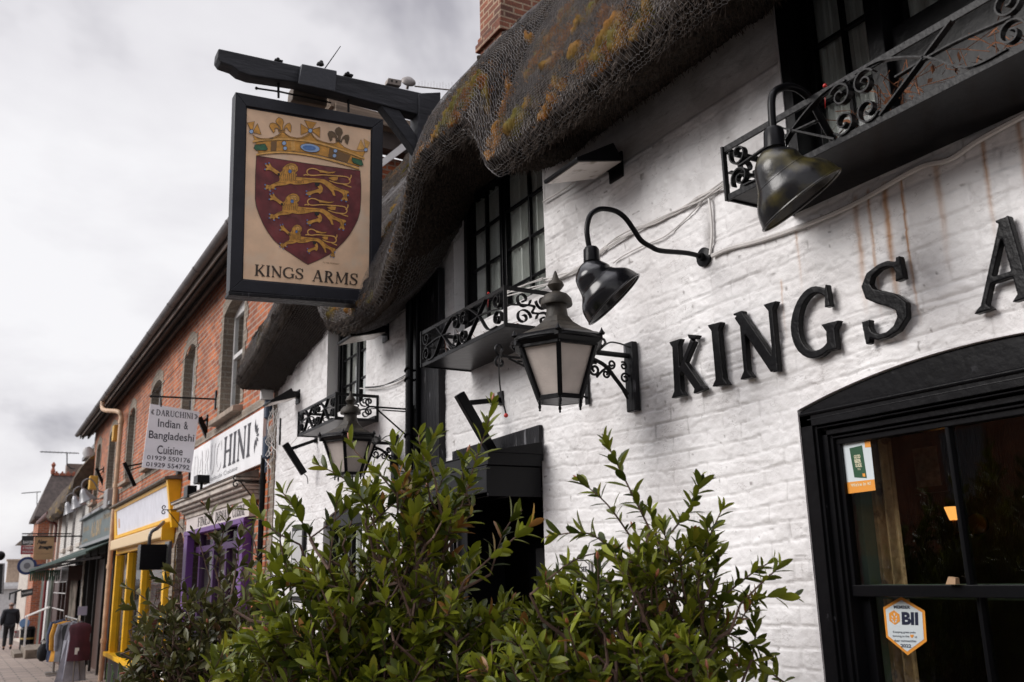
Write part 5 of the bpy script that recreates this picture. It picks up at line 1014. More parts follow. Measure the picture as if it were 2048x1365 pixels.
def lion(fx, fy, leg_far=True):
    F = lambda x, y: f5(fx(x), fy(y))
    body = [(430, 205), (470, 168), (520, 150), (570, 160), (603, 195), (603, 235), (575, 262), (592, 286), (580, 305), (640, 312), (700, 318), (800, 322), (900, 335), (960, 365), (1020, 410), (1080, 440), (1130, 455), (1180, 468), (1188, 490), (1160, 500), (1158, 540), (1172, 575), (1150, 590), (1128, 562), (1108, 582), (1092, 566), (1118, 530), (1108, 500), (1060, 472), (1010, 460), (1022, 490), (1030, 527), (1000, 520), (984, 480), (950, 440), (905, 398), (860, 374), (780, 370), (700, 388), (620, 397), (560, 397), (515, 385), (470, 402), (420, 408), (362, 412), (332, 424), (352, 442), (330, 452), (300, 438), (290, 472), (270, 466), (268, 440), (235, 458), (218, 440), (240, 420), (218, 400), (240, 394), (285, 404), (330, 378), (385, 358), (392, 330), (385, 290), (400, 255), (425, 235)]
    G_ = [art('lion', [body], GOLD, 2, F, DKB, .0022, par=shield)]
    G_.append(art('lion_leg', [[(400, 300), (350, 275), (310, 244), (272, 228), (240, 236), (222, 226), (232, 210), (252, 204), (222, 168), (240, 160), (272, 182), (264, 148), (282, 150), (305, 190), (345, 220), (390, 250), (415, 275)], [(830, 385), (870, 400), (888, 440), (880, 480), (850, 505), (832, 488), (800, 492), (765, 503), (745, 520), (715, 522), (690, 505), (700, 482), (745, 470), (800, 455), (842, 440), (820, 418)]], GOLD, 3, F, DKB, .002, par=shield))
    G_.append(stroke('tail', [[(960, 352), (1040, 378), (1110, 388), (1170, 388), (1196, 360), (1180, 322), (1130, 304), (1000, 294), (880, 286), (760, 292), (712, 272), (708, 236), (745, 214), (800, 218), (850, 240), (900, 252)], [(1180, 345), (1205, 315), (1208, 285)], [(1100, 385), (1160, 410), (1210, 425)], [(720, 290), (690, 285), (665, 292)]], GOLDL, 4, F, .0075, par=shield))
    G_.append(art('tail_tuft', [[(840, 226), (900, 236), (960, 250), (1042, 248), (1000, 268), (940, 272), (890, 262), (850, 262)], [(940, 318), (1000, 305), (1060, 310), (1050, 350), (1000, 352)]], GOLD, 4, F, DKB, .0014, par=shield))
    mane = [[(420 + 22 * i, 262 + (4 - abs(i - 3)) * 4), (408 + 24 * i, 320), (415 + 22 * i, 352)] for i in range(8)] + [[(560 + 18 * i, 345), (575 + 18 * i, 362), (570 + 18 * i, 382)] for i in range(6)] + [[(640, 330), (760, 345), (860, 345)], [(470, 190), (490, 176), (520, 172), (550, 178), (575, 195)], [(440, 215), (450, 240), (432, 258)], [(590, 215), (580, 235), (560, 245)], [(330, 385), (400, 372), (460, 380)], [(980, 395), (1030, 435), (1090, 455)], [(1125, 462), (1140, 500), (1145, 545)], [(280, 410), (262, 424)], [(300, 412), (296, 430)], [(1130, 520), (1122, 550)]]
    G_.append(stroke('fur_lines', mane, DKB, 4, F, .0020, par=shield))
    G_.append(art('face', [[(500, 178), (545, 172), (572, 196), (560, 235), (520, 240), (495, 210)]], GOLDL, 4, F, DKB, .0016, par=shield))
    G_.append(stroke('face_lines', [[(515, 195), (528, 200)], [(548, 198), (560, 204)], [(537, 200), (530, 222), (545, 226)]], DKB, 6, F, .0024, par=shield))
    G_.append(art('dark_patch', [[(792, 372), (850, 376), (848, 408), (818, 420), (795, 402)], [(368, 268), (395, 262), (400, 290), (378, 292)]], mat('sign_black', (.015, .012, .01), .6), 4, F, par=shield))
    G_.append(art('jewel', [[(512 + 20 * math.cos(a), 245 + 22 * math.sin(a)) for a in np.linspace(0, 6.0, 10)]], BLU, 6, F, DKB, .0012, par=shield))
    cl = [[(x + 10 * math.cos(a), y + 9 * math.sin(a)) for a in np.linspace(0, 5.5, 7)] for x, y in ((228, 222), (236, 160), (272, 150), (228, 444), (230, 398), (288, 470), (345, 444), (700, 470), (700, 508), (735, 530), (1098, 576), (1150, 588), (1172, 520))]
    G_.append(art('claws', cl, BLU, 6, F, par=shield))
    merge(G_)
lion(lambda x: x, lambda y: y)
lion(lambda x: 268 + (x - 218) * .912, lambda y: 362 + (y - 12) * .96)
lion(lambda x: 392 + (x - 218) * .66, lambda y: 738 + (y - 20) * .86)
# crown
band = art('crown', [[(230, 400), (420, 378), (600, 368), (800, 378), (1000, 398), (1250, 450), (1500, 530), (1780, 645), (1740, 760), (1500, 682), (1200, 602), (1050, 572), (900, 548), (750, 535), (600, 530), (430, 540), (268, 562)],
                     [(185, 290), (250, 335), (330, 346), (420, 345), (500, 325), (560, 290), (600, 255), (650, 258), (680, 285), (740, 318), (830, 338), (900, 332), (960, 305), (1010, 268), (1045, 268), (1080, 315), (1130, 360), (1220, 395), (1300, 415), (1380, 418), (1440, 395), (1475, 425), (1520, 470), (1620, 515), (1720, 535), (1832, 536), (1800, 612), (1650, 560), (1500, 502), (1350, 452), (1200, 415), (1050, 382), (900, 358), (750, 345), (600, 340), (400, 350), (215, 372)]], GOLD, 1, f7, DKB, .0025)
stroke('crown_rim', [[(188, 396), (300, 375), (450, 362), (600, 356), (750, 360), (900, 374), (1080, 402), (1250, 442), (1540, 532), (1820, 642)], [(240, 588), (370, 565), (500, 554), (650, 552), (800, 562), (1000, 590), (1200, 632), (1500, 712), (1745, 792)]], GOLDL, 2, f7, .0165, par=band)
stroke('rim_lines', [[(185, 410), (300, 390), (450, 378), (600, 372), (750, 376), (900, 390), (1080, 418), (1250, 458), (1540, 548), (1815, 655)], [(240, 600), (370, 578), (500, 568), (650, 566), (800, 576), (1000, 604), (1200, 646), (1500, 726), (1740, 804)], [(240, 320), (330, 360), (420, 360), (510, 342), (570, 306), (612, 272)], [(650, 270), (730, 332), (830, 352), (910, 346), (970, 318), (1020, 285)], [(1040, 285), (1080, 335), (1140, 380), (1240, 412), (1370, 436)]], DKB, 4, f7, .0028, par=band)
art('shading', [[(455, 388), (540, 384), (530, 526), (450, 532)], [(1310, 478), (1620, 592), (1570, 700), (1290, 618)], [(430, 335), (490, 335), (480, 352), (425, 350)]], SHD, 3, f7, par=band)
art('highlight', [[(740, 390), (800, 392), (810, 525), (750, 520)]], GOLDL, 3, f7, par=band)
fl = [[(570, 35), (620, 62), (642, 108), (625, 160), (628, 235), (590, 235), (585, 172), (540, 132), (520, 96), (538, 60)], [(585, 212), (560, 165), (522, 128), (480, 115), (442, 128), (428, 168), (455, 212), (490, 268), (512, 240), (506, 202), (540, 192), (572, 226)], [(640, 212), (655, 165), (690, 128), (730, 120), (750, 158), (750, 204), (742, 262), (704, 226), (690, 190), (664, 198), (644, 226)], [(558, 228), (662, 228), (655, 250), (566, 250)]]
art('fleur_de_lis', fl, GOLD, 2, f7, DKB, .0028, par=band)
def rot2(P, a, c, s): return [(c[0] + s[0] + ((x - c[0]) * math.cos(a) - (y - c[1]) * math.sin(a)), c[1] + s[1] + ((x - c[0]) * math.sin(a) + (y - c[1]) * math.cos(a))) for x, y in P]
art('fleur_de_lis', [rot2(P, R(12), (600, 240), (835, 145)) for P in fl], OLV, 2, f7, DKB, .0022, par=band)
art('cross_patee', [[(940, 82), (1120, 115), (1050, 214), (1012, 214)], [(888, 128), (1005, 212), (1005, 246), (890, 296)], [(1170, 178), (1058, 216), (1058, 246), (1168, 338)]], GOLD, 2, f7, DKB, .0028, par=band)
art('cross_patee', [[(105, 118), (214, 97), (186, 215), (150, 215)], [(255, 128), (312, 290), (202, 262), (194, 236)]], GOLD, 2, f7, DKB, .0028, par=band)
art('cross_patee', [[(1768, 360), (1706, 510), (1815, 514), (1824, 480)], [(1810, 350), (1905, 408), (1862, 492), (1838, 486)]], GOLDL, 2, f7, DKB, .0016, par=band)
circ = lambda x, y, r, ry=None: [(x + r * math.cos(a), y + (ry or r) * math.sin(a)) for a in np.linspace(0, 2 * math.pi, 18)[:-1]]
for q in ((165, 245, 31), (1028, 232, 31), (1840, 512, 27), (645, 416, 31), (660, 490, 29), (1395, 528, 29), (1382, 598, 29)): art('jewel', [circ(*q)], BLUL, 4, f7, DKB, .003, par=band)
ov = [(1025 + 142 * math.cos(a) - 0 * math.sin(a), 485 + 62 * math.sin(a) + 18 * math.cos(a)) for a in np.linspace(0, 2 * math.pi, 30)[:-1]]
art('oval_jewel', [ov], BLUL, 4, f7, DKB, .003, par=band); art('oval_jewel', [[(1015 + (x - 1025) * .68, 482 + (y - 485) * .55) for x, y in ov]], BLU, 6, f7, par=band)
for q in ([(218, 440), (368, 424), (405, 500), (380, 520), (240, 520), (202, 490)], [(1640, 622), (1780, 664), (1806, 740), (1772, 746), (1660, 706), (1634, 666)]): art('green_jewel', [q], GRG, 4, f7, DKB, .003, par=band)
serif('name_text', 'KINGS', [S(508, 552, 1), S(608, 560, 1), S(608, 538, 1), S(509, 529, 1)], DKB, sg, OY, .001)
serif('name_text', 'ARMS', [S(623, 563, 1), S(716, 572, 1), S(717, 548, 1), S(625, 540, 1)], DKB, sg, OY, .001)
sans('painter_mark', 'P.J. DE MORNEY', [S(646, 527, 1), S(679, 531, 1), S(679, 527.5, 1), S(646, 524, 1)], SHD, sg, OY, lift=.001)
# beam, brace, post
bm_ = thing('sign_beam', 'long weathered black timber beam with a diagonal brace carrying the hanging pub sign', 'beam', (-.05, YS, 4.6))
b = MB(); P = [(437, 97), (862, 190), (862, 236), (600, 166), (500, 151), (478, 143), (466, 133), (442, 125), (435, 115)]; a = [PY(*p, YS - .06) for p in P]; b.hexa(a, [p + EY * .12 for p in a]); b.build('beam', BEAM, bm_, bevel=.008)
b = MB(); P = [(752, 198), (790, 207), (842, 285), (838, 312)]; a = [PY(*p, YS - .045) for p in P]; b.hexa(a, [p + EY * .09 for p in a]); b.build('brace', BEAM, bm_, bevel=.006)
b = MB(); P = [(838, 186), (882, 184), (882, 330), (835, 320)]; a = [PY(*p, YS - .08) for p in P]; b.hexa(a, [p + EY * .17 for p in a]); b.build('post', BEAM, bm_, bevel=.01)
b = MB()
for px in (556, 696):
    yt = 120 + (px - 556) * .2; b.tube([PY(px, yt, YS), PY(px + 1, yt + 76, YS)], .009, 8); b.ball(PY(px, yt - 1, YS), .014, 8); b.ball(PY(px, yt + 45, YS), .018, 8)
    b.box(PY(px - 8, yt, YS).x, YS - .03, PY(px, yt + 6, YS).z, PY(px + 8, yt, YS).x, YS + .03, PY(px, yt + 3, YS).z)
b.tube([PY(512, 177, YS), PY(560, 184, YS), PY(662, 206, YS)], .007, 8); b.ball(PY(513, 177, YS), .012, 8); b.build('hanging_bolts', IRON, bm_, smooth=True)
t = thing('sign_light', 'black trough light clamped to the front of the sign beam', 'light', tuple(PY(635, 180, YS - .14)))
b = MB(); P = [(604, 128), (674, 142), (672, 184), (596, 168)]; a = [PY(*p, YS - .20) for p in P]; c = [PY(*p, YS - .07) for p in [(600, 132), (668, 146), (668, 176), (597, 162)]]; b.hexa(a, c); b.build('housing', mat('dark_blue_black_paint', (.018, .02, .028), .35, bump=.2), t, bevel=.006)
t = thing('sign_light', 'weathered brown trough light behind the sign beam, above the top of the frame', 'light', tuple(PY(620, 205, YS + .12)))
b = MB(); P = [(588, 168), (656, 178), (654, 213), (584, 200)]; a = [PY(*p, YS + .08) for p in P]; b.hexa(a, [p + EY * .14 for p in a]); b.build('housing', mat('weathered_brown', (.10, .075, .055), .7, var=.5, vscale=12, stretch=(.3, 1, 3), bump=.5), t, bevel=.006)
b = MB(); c = PY(641, 131, YS); b.ball(c + EZ * .01, (.028, .02, .018), 10); b.ball(c + EZ * .028 + EX * .006, (.016, .014, .014), 8); b.ball(c - EX * .02, (.012, .012, .01), 8)
b.build('cable_gland', mat('black_rubber', (.02, .02, .02), .7), None, smooth=True, label='lumpy black rubber cable gland on top of the sign beam', cat='cable gland')
b = MB(); b.tube([PY(650, 137, YS), PY(681, 93, YS)], [.0045, .003], 6); b.build('rod_aerial', IRON, None, label='thin black rod aerial leaning over the sign beam', cat='aerial')
t = MB(); P = [(777, 156), (804, 161), (802, 172), (774, 167)]; a = [PY(*p, YS - .04) for p in P]; t.hexa(a, [p + EY * .06 for p in a]); t = t.build('air_brick', mat('pale_brick', (.30, .26, .23), .8, var=.3), None, bevel=.002, label='small pale brick with two holes sitting on the sign beam', cat='brick')
b = MB()
for p in ((784, 162), (793, 164)): b.lathe([(.008, 0), (.008, .002)], PY(*p, YS - .0425), 10, (0, -1, 0))
b.build('hole', DARKIN, t)
b = MB(); c = PY(817, 164, YS); b.lathe([(.004, .03), (.03, .028), (.055, .008), (.058, 0), (.055, -.006), (.03, -.004), (.012, .006)], c, 24, (-.15, -.9, .5)); b.tube([c, c + Vector((0, .03, -.05))], .012, 8); b.build('siren_dish', mat('dull_metal_disc', (.22, .20, .19), .5, .4, var=.3), None, smooth=True, label='round metal dish on the wall end of the sign beam', cat='dish')
b = MB(); b.tube([PY(830, 173, YS), PY(905, 181, 6.3)], .006, 6)
for i in range(12):
    p = PY(838 + i * 6, 176 + i * .4, YS + .0); b.tube([p, p + EZ * (.05 + .01 * (i % 3))], .0009, 4)
b.build('bird_spikes', mat('thin_wire', (.2, .17, .15), .5, .5), None, label='row of thin bird spikes along a rod at the thatch edge', cat='bird spikes')

# ---------------------------------------------------------------- brick building with the shops
BR = brick('red_brick', (.46, .13, .042), (.20, .055, .028), (.33, .25, .20), dirt=.3)
BUFF = brick('buff_brick', (.23, .185, .145), (.17, .135, .105), (.27, .24, .20), dirt=.35)
GREYW = mat('weathered_grey_wood', (.20, .165, .145), .7, var=.4, stretch=(1, .3, 1), vscale=10)
GUT = mat('grey_gutter', (.11, .10, .10), .5, var=.3)
SOF = mat('dark_soffit', (.045, .034, .030), .8, var=.4)
TILE = mat('roof_tile', (.13, .095, .08), .85, var=.4, vscale=8, bump=.8, bscale=30)
SLATE = mat('slate', (.10, .10, .11), .7, var=.3, vscale=6, bump=.5, bscale=20)
bk = thing('brick_building', 'long red brick building with buff window surrounds and shops on the ground floor', 'building', (0, 19, gz(19)))
YB0, YB1 = 9.76, 28.3
WIN = [(11.42, 12.55), (14.45, 15.3), (17.4, 18.5), (20.55, 21.45), (23.5, 24.7), (26.5, 27.4)]
def holed(y0, y1, z0, z1, holes, x=0.0, nz=10):
    """wall sheet with arched openings (y0,y1,z0,z1,rise)"""
    b = MB(); yy = sorted({y0, y1} | {h[0] for h in holes} | {h[1] for h in holes})
    for a, c in zip(yy[:-1], yy[1:]):
        h = [q for q in holes if q[0] <= a + 1e-6 and q[1] >= c - 1e-6]
        if not h: b.add([(x, a, z0), (x, c, z0), (x, c, z1), (x, a, z1)], [(0, 1, 2, 3)]); continue
        h = sorted(h, key=lambda q: q[2]); lo = z0
        for q in h:
            if q[2] > lo: b.add([(x, a, lo), (x, c, lo), (x, c, q[2]), (x, a, q[2])], [(0, 1, 2, 3)])
            lo = q[3]; nxt = min([w[2] for w in h if w[2] > q[3]] + [z1])
            n = 12; top = [(x, a + (c - a) * i / n, q[3] + q[4] * (1 - (2 * i / n - 1) ** 2)) for i in range(n + 1)]
            up = [(x, a + (c - a) * i / n, nxt) for i in range(n + 1)]
            b.add(top + up, [(i, i + 1, n + 2 + i, n + 1 + i) for i in range(n)]); lo = nxt
        
    return b
HO = [(a, c, 3.72, 5.12, .12) for a, c in WIN]
SH = [(10.5, 13.95, -.5, 2.33, 0), (14.35, 15.15, -.5, 2.1, .22), (15.4, 21.3, -.5, 2.3, 0), (22.0, 28.2, -.5, 2.5, 0)]
holed(YB0, YB1, -.9, 5.75, HO + SH).build('wall', BR, bk)
for q in (YB0, YB1 - .02): b = MB(); b.box(.002, q, -.9, 6, q + .02, 5.6); b.build('end_wall', BR, bk)
# buff quoins around openings, in toothed blocks 6 mm proud
def quoin(b, y0, y1, z0, z1, rise, w=.13, x=-.008):
    k = 0; z = z0
    while z < z1 - .01:
        e = min(z + .15, z1); ww = w + (.07 if k % 2 else 0); b.box(x, y1, z, .0, y1 + ww, e - .0); b.box(x, y0 - ww, z, .0, y0, e - .0); z = e; k += 1
    n = 10; lo = [(y0 + (y1 - y0) * i / n, z1 + rise * (1 - (2 * i / n - 1) ** 2)) for i in range(n + 1)]
    lo = [(y0 - .1, z1)] + lo + [(y1 + .1, z1)]; up = [(y, z + .2) for y, z in lo]
    for i in range(len(lo) - 1): b.hexa([(x - .001, *lo[i]), (x - .001, *lo[i + 1]), (x - .001, *up[i + 1]), (x - .001, *up[i])], [(.0, *lo[i]), (.0, *lo[i + 1]), (.0, *up[i + 1]), (.0, *up[i])])
b = MB()
for h in HO: quoin(b, *h[:2], h[2], h[3], h[4])
quoin(b, 14.35, 15.15, .3, 2.1, .22, .2)
z = -.4; k = 0
while z < 5.5: b.box(-.008, YB0, z, 0, YB0 + (.22 if k % 2 else .12), z + .15); b.box(-.008, YB1 - (.3 if k % 2 else .2), z, 0, YB1 - .003, z + .15); z += .15; k += 1
b.box(-.012, 10.0, 3.50, -.001, 28.0, 3.60)
b.build('buff_surrounds', BUFF, bk)
for h in HO + [(14.35, 15.15, .3, 2.1, .22)]:
    b = MB(); d = .24; n = 12; P = [(h[0] + (h[1] - h[0]) * i / n, h[3] + h[4] * (1 - (2 * i / n - 1) ** 2)) for i in range(n + 1)]; P = [(h[0], h[2])] + P + [(h[1], h[2])]
    b.add([(0, *p) for p in P] + [(d, *p) for p in P], [(i, i + 1, len(P) + i + 1, len(P) + i) for i in range(len(P) - 1)]); b.build('reveal', BUFF, bk)
LEAD = mat('leaded_pane', (.16, .18, .19), .2, var=.4, vscale=20, bump=.4, bscale=40)
for i, (a, c) in enumerate(WIN):
    w = MB(); x = .13; w.box(x, a, 3.72, x + .05, a + .06, 5.2); w.box(x, c - .06, 3.72, x + .05, c, 5.2); w.box(x - .001, a, 3.72, x + .051, c, 3.79); w.box(x - .001, a, 4.50, x + .051, c, 4.56); w.box(x - .001, a, 5.08, x + .051, c, 5.25); w.box(x + .002, (a + c) / 2 - .03, 3.75, x + .048, (a + c) / 2 + .03, 5.2)
    w = w.build('window', WPNT, bk, bevel=.004); g = MB(); g.box(x + .025, a, 3.73, x + .03, c, 5.22); g.build('glass', GL_UP, w); c_ = MB(); c_.box(x + .10, a, 3.73, x + .12, c, 5.2); c_.build('blind', mat('grey_blind', (.2, .2, .2), .9), w)
    s = MB(); s.hexa([(-.12, a - .12, 3.60), (-.12, c + .12, 3.60), (.2, c + .12, 3.60), (.2, a - .12, 3.60)], [(-.12, a - .12, 3.67), (-.12, c + .12, 3.67), (.2, c + .12, 3.72), (.2, a - .12, 3.72)]); s.build('sill', mat('stone_sill', (.30, .24, .19), .8, var=.25), w, bevel=.01)
# eaves: soffit, boards, gutter, roof
b = MB(); b.add([(-.34, YB0 - .35, 5.63), (-.34, YB1 + .5, 5.63), (.0, YB1 + .5, 5.74), (.0, YB0 - .35, 5.74)], [(0, 1, 2, 3)]); b.box(-.30, YB0, 5.58, -.27, YB1 + .4, 5.63); b.box(-.16, YB0, 5.60, -.12, YB1 + .4, 5.67); b.build('soffit', SOF, bk)
b = MB(); b.box(-.352, YB0 - .3, 5.60, -.335, YB1 + .5, 5.74); b.build('fascia_board', GREYW, bk)
b = MB(); n = 10
pr = [(-.42 + .065 * math.cos(a), 5.72 + .065 * math.sin(a)) for a in np.linspace(math.pi, 2 * math.pi, n)]; pr2 = [(-.42 + .058 * math.cos(a), 5.722 + .058 * math.sin(a)) for a in np.linspace(2 * math.pi, math.pi, n)]
P = pr + pr2; b.hexa([(x, YB0 - .4, z) for x, z in P], [(x, YB1 + .55, z) for x, z in P])
for y in np.arange(10.5, 29, 1.9):
    P = [(-.42 + .072 * math.cos(a), 5.72 + .072 * math.sin(a)) for a in np.linspace(math.pi, 2 * math.pi, n)] + [(-.42 + .066 * math.cos(a), 5.72 + .066 * math.sin(a)) for a in np.linspace(2 * math.pi, math.pi, n)]; b.hexa([(x, y, z) for x, z in P], [(x, y + .06, z) for x, z in P])
b.build('gutter', GUT, bk)
b = MB(); b.hexa([(-.38, YB0 - .4, 5.74), (-.38, YB1 + .55, 5.74), (3, YB1 + .55, 7.5), (3, YB0 + 2.5, 7.5)], [(-.38, YB0 - .4, 5.78), (-.38, YB1 + .55, 5.78), (3, YB1 + .55, 7.56), (3, YB0 + 2.5, 7.56)]); b.build('roof', TILE, bk)
# rear cross wing seen over the sign: weathered eaves board, bargeboard, gable brick
cw = thing('rear_wing', 'brick rear wing with weathered eaves boards and a white bargeboard, seen behind the sign beam', 'building', (2.4, 12.5, 0))
b = MB(); b.box(.9, 10.9, 4.0, 6, 16, 7.15); b.build('wall', BR, cw)
b = MB(); b.hexa([PY(655, 196, 10.5), PY(845, 249, 10.5), PY(845, 262, 10.5), PY(662, 212, 10.5)], [p + EY * .5 for p in (PY(655, 196, 10.5), PY(845, 249, 10.5), PY(845, 262, 10.5), PY(662, 212, 10.5))]); q = [PY(672, 204, 10.45), PY(900, 266, 10.45), PY(900, 290, 10.45), PY(672, 222, 10.45)]; b.hexa(q, [p + EY * .3 for p in q]); b.build('eaves_board', mat('weathered_board', (.17, .125, .09), .8, var=.5, vscale=6, stretch=(.3, 1, 6), bump=.6), cw)
b = MB(); q = [PY(680, 222, 10.6), PY(900, 290, 10.6), PY(900, 330, 10.6), PY(745, 290, 10.6)]; b.hexa(q, [p + EY * .2 for p in q]); b.build('soffit', SOF, cw)
b = MB(); q = [PY(760, 322, 10.5), PY(826, 270, 10.5), PY(832, 284, 10.5), PY(760, 337, 10.5)]; b.hexa(q, [p + EY * .06 for p in q]); b.build('bargeboard', WPNT, cw)
# ---- white sign board and purple shop front
sb = thing('shop_sign', 'long white fascia sign with peeling black lettering ending in HINI and a flower', 'sign', (0, 12, 2.8))
WSG = mat('white_sign_board', (.80, .80, .81), .4, var=.06)
b = MB(); b.box(-.05, 10.12, 2.83, -.012, 14.0, 3.44); b.build('board', WSG, sb)
INKG = mat('faded_black_ink', (.05, .05, .06), .5)
serif('text', 'HINI', VQ(-.052, 11.98, 10.62, 2.97, 3.36), INKG, sb, O_); serif('faded_text', 'DARUC', VQ(-.052, 13.85, 12.05, 2.97, 3.36), mat('faded_white_ink', (.785, .785, .795), .4), sb, O_)
sans('text', 'Bangladeshi Cuisine', VQ(-.052, 13.1, 11.2, 2.855, 2.93), mat('grey_faded_ink', (.35, .35, .36), .5), sb, O_)
b = MB(); c0 = Vector((-.0535, 10.42, 3.17))
for k in range(7):
    a = R(-90 + 30 * k); u = Vector((0, -math.cos(a), math.sin(a))); v = Vector((0, math.sin(a), math.cos(a))); b.add([c0 + u * .03, c0 + u * .10 + v * .022, c0 + u * .15, c0 + u * .10 - v * .022], [(0, 1, 2, 3)])
for k in (-1, 1): b.add([c0 + Vector((0, .02, .04 * k)), c0 + Vector((0, .05, .12 * k)), c0 + Vector((0, .02, .2 * k)), c0 + Vector((0, .0, .12 * k))], [(0, 1, 2, 3)])
b.build('flower_motif', INKG, sb)
PUR = mat('purple_paint', (.13, .045, .22), .4, bump=.2); PURD = mat('dark_purple_paint', (.055, .018, .085), .45); MAG = mat('magenta_paint', (.25, .02, .22), .45); STC = mat('cream_stonework', (.50, .45, .40), .7, var=.25, vscale=5, col2=(.16, .14, .13), c2amt=.6, c2scale=10, c2w=.1)
ps = thing('shopfront', 'purple shop front with stone cornice and FINEST INDIAN CUISINE lettering', 'shop front', (0, 12.2, gz(12)))
b = MB()
for k, (x, z0, z1) in enumerate([(-.10, 2.46, 2.52), (-.15, 2.522, 2.56), (-.21, 2.562, 2.60), (-.26, 2.602, 2.66), (-.29, 2.662, 2.69)]): b.box(x, 10.32 - .02 * k, z0, -.002, 13.98 + .02 * k, z1)
b.build('cornice', STC, ps, bevel=.008)
b = MB(); b.hexa([(-.30, 10.2, 2.692), (-.30, 14.1, 2.692), (-.052, 14.1, 2.692), (-.052, 10.2, 2.692)], [(-.30, 10.2, 2.70), (-.30, 14.1, 2.70), (-.052, 14.1, 2.78), (-.052, 10.2, 2.78)]); b.build('lead_flashing', mat('dirty_lead', (.12, .105, .09), .8, var=.5, vscale=12), ps)
b = MB(); b.box(-.08, 10.45, 2.285, -.003, 13.95, 2.458); b.build('fascia', mat('pink_cream_paint', (.62, .56, .54), .6, var=.1), ps)
serif('text', 'FINEST', VQ(-.082, 13.15, 12.2, 2.31, 2.43), mat('brown_black_ink', (.05, .04, .04), .6), ps, O_); serif('text', 'INDIAN', VQ(-.082, 12.1, 11.35, 2.31, 2.43), MATS['brown_black_ink'], ps, O_); serif('text', 'CUISINE', VQ(-.082, 11.2, 10.62, 2.31, 2.43), MATS['brown_black_ink'], ps, O_)
b = MB(); b.box(-.10, 10.6, 2.22, -.004, 14.0, 2.283); b.box(-.10, 13.72, -.4, .0, 13.95, 2.218); b.box(-.10, 10.60, -.4, .0, 10.85, 2.218); b.build('pilasters', PUR, ps, bevel=.006)
b = MB()
for y in (13.45, 12.6, 11.9): b.box(.02, y - .04, -.4, .10, y + .04, 2.22)
b.box(.021, 10.85, 1.98, .101, 13.72, 2.06); b.box(.0, 10.85, -.4, .12, 13.72, .45); b.build('window_frame', PURD, ps, bevel=.004)
b = MB(); b.box(.06, 11.0, .45, .065, 13.72, 2.2); b.build('glass', GL_DK, ps)
b = MB(); b.box(.28, 10.9, -.4, .30, 11.85, 2.2); b.build('inner_panel', mat('pinkish_panel', (.42, .17, .12), .7, var=.4, vscale=3), ps)
b = MB(); b.box(.30, 11.9, -.4, .32, 13.7, 2.2); b.build('inner_blind', mat('beige_blind', (.36, .30, .26), .8, var=.4, vscale=1.5), ps)
b = MB(); b.box(.002, 10.45, -.4, .03, 10.6, 2.28); b.box(.32, 10.4, -.5, .6, 14, 2.4); b.build('dark_gap', DARKIN, ps)
t = thing('arched_window', 'narrow arched brick window with magenta frame between the yellow and the purple shops', 'window', (0, 14.7, .3)); w = MB(); w.box(.2, 14.35, .3, .26, 14.45, 2.35); w.box(.2, 15.05, .3, .26, 15.15, 2.35); w.box(.199, 14.35, 1.55, .261, 15.15, 1.65); w.box(.2, 14.72, .3, .26, 14.78, 1.55); w.build('frame', MAG, t); g = MB(); g.box(.23, 14.4, .3, .235, 15.1, 2.3); g.build('glass', GL_DK, t); b = MB(); b.box(-.1, 14.2, .22, .2, 15.3, .3); b.build('sill', WPNT, t)
# ---- yellow shop
YEL = mat('yellow_paint', (.82, .45, .008), .38, bump=.15, var=.1); CRB = mat('cream_blind', (.66, .50, .30), .5)
ysf = thing('shopfront', 'bright yellow shop front with blank white fascia and cream blind box', 'shop front', (0, 18, gz(18)))
b = MB(); y0, y1 = 15.1, 21.4
b.hexa([(-.08, y0, 2.50), (-.08, y1, 2.50), (-.0, y1, 2.50), (-.0, y0, 2.50)], [(-.14, y0, 3.12), (-.14, y1, 3.12), (-.0, y1, 3.12), (-.0, y0, 3.12)])
def yq(u0, v0, u1, v1, lift): # on the tilted fascia
    f = lambda u, v: Vector((-.08 - .06 * v - lift, y0 + (y1 - y0) * u, 2.50 + .62 * v)); return [f(u0, v0), f(u1, v0), f(u1, v1), f(u0, v1)]
for a in ((0, 0, 1, .10), (0, .90, 1, 1)): 
    q = yq(*a, .0); b.hexa(q, [p - EX * .03 for p in q])
for a in ((0, .1, .018, .9), (.965, .1, 1, .9)):
    q = yq(*a, .0); b.hexa(q, [p - EX * .028 for p in q])
for y in (y0 - .14, y1): b.hexa([(-.10, y, 2.40), (-.10, y + .13, 2.40), (0, y + .13, 2.40), (0, y, 2.40)], [(-(.21 if y < 18 else .15), y, 3.125), (-(.21 if y < 18 else .15), y + .13, 3.125), (0, y + .13, 3.125), (0, y, 3.125)])
b.build('fascia_frame', YEL, ysf, bevel=.006)
q = yq(.018, .1, .965, .9, .002); b = MB(); b.hexa(q, [p - EX * .006 for p in q]); b.build('fascia_panel', mat('bluish_white_panel', (.66, .67, .74), .5, var=.08), ysf)
b = MB(); q = yq(.90, .32, .925, .62, .009); b.hexa(q, [p - EX * .001 for p in q]); b.build('rust_mark', mat('tan_mark', (.5, .25, .1), .8), ysf)
b = MB(); b.hexa([(-.26, y0 - .2, 3.13), (-.26, y1 + .12, 3.13), (0, y1 + .12, 3.13), (0, y0 - .2, 3.13)], [(-.26, y0 - .2, 3.16), (-.26, y1 + .12, 3.16), (0, y1 + .12, 3.2), (0, y0 - .2, 3.2)]); b.build('lead_cap', mat('dirty_lead', (.1, .1, .1)), ysf)
b = MB(); b.box(-.20, 15.2, 2.26, -.02, 21.3, 2.46); b.build('blind_box', CRB, ysf, bevel=.02)
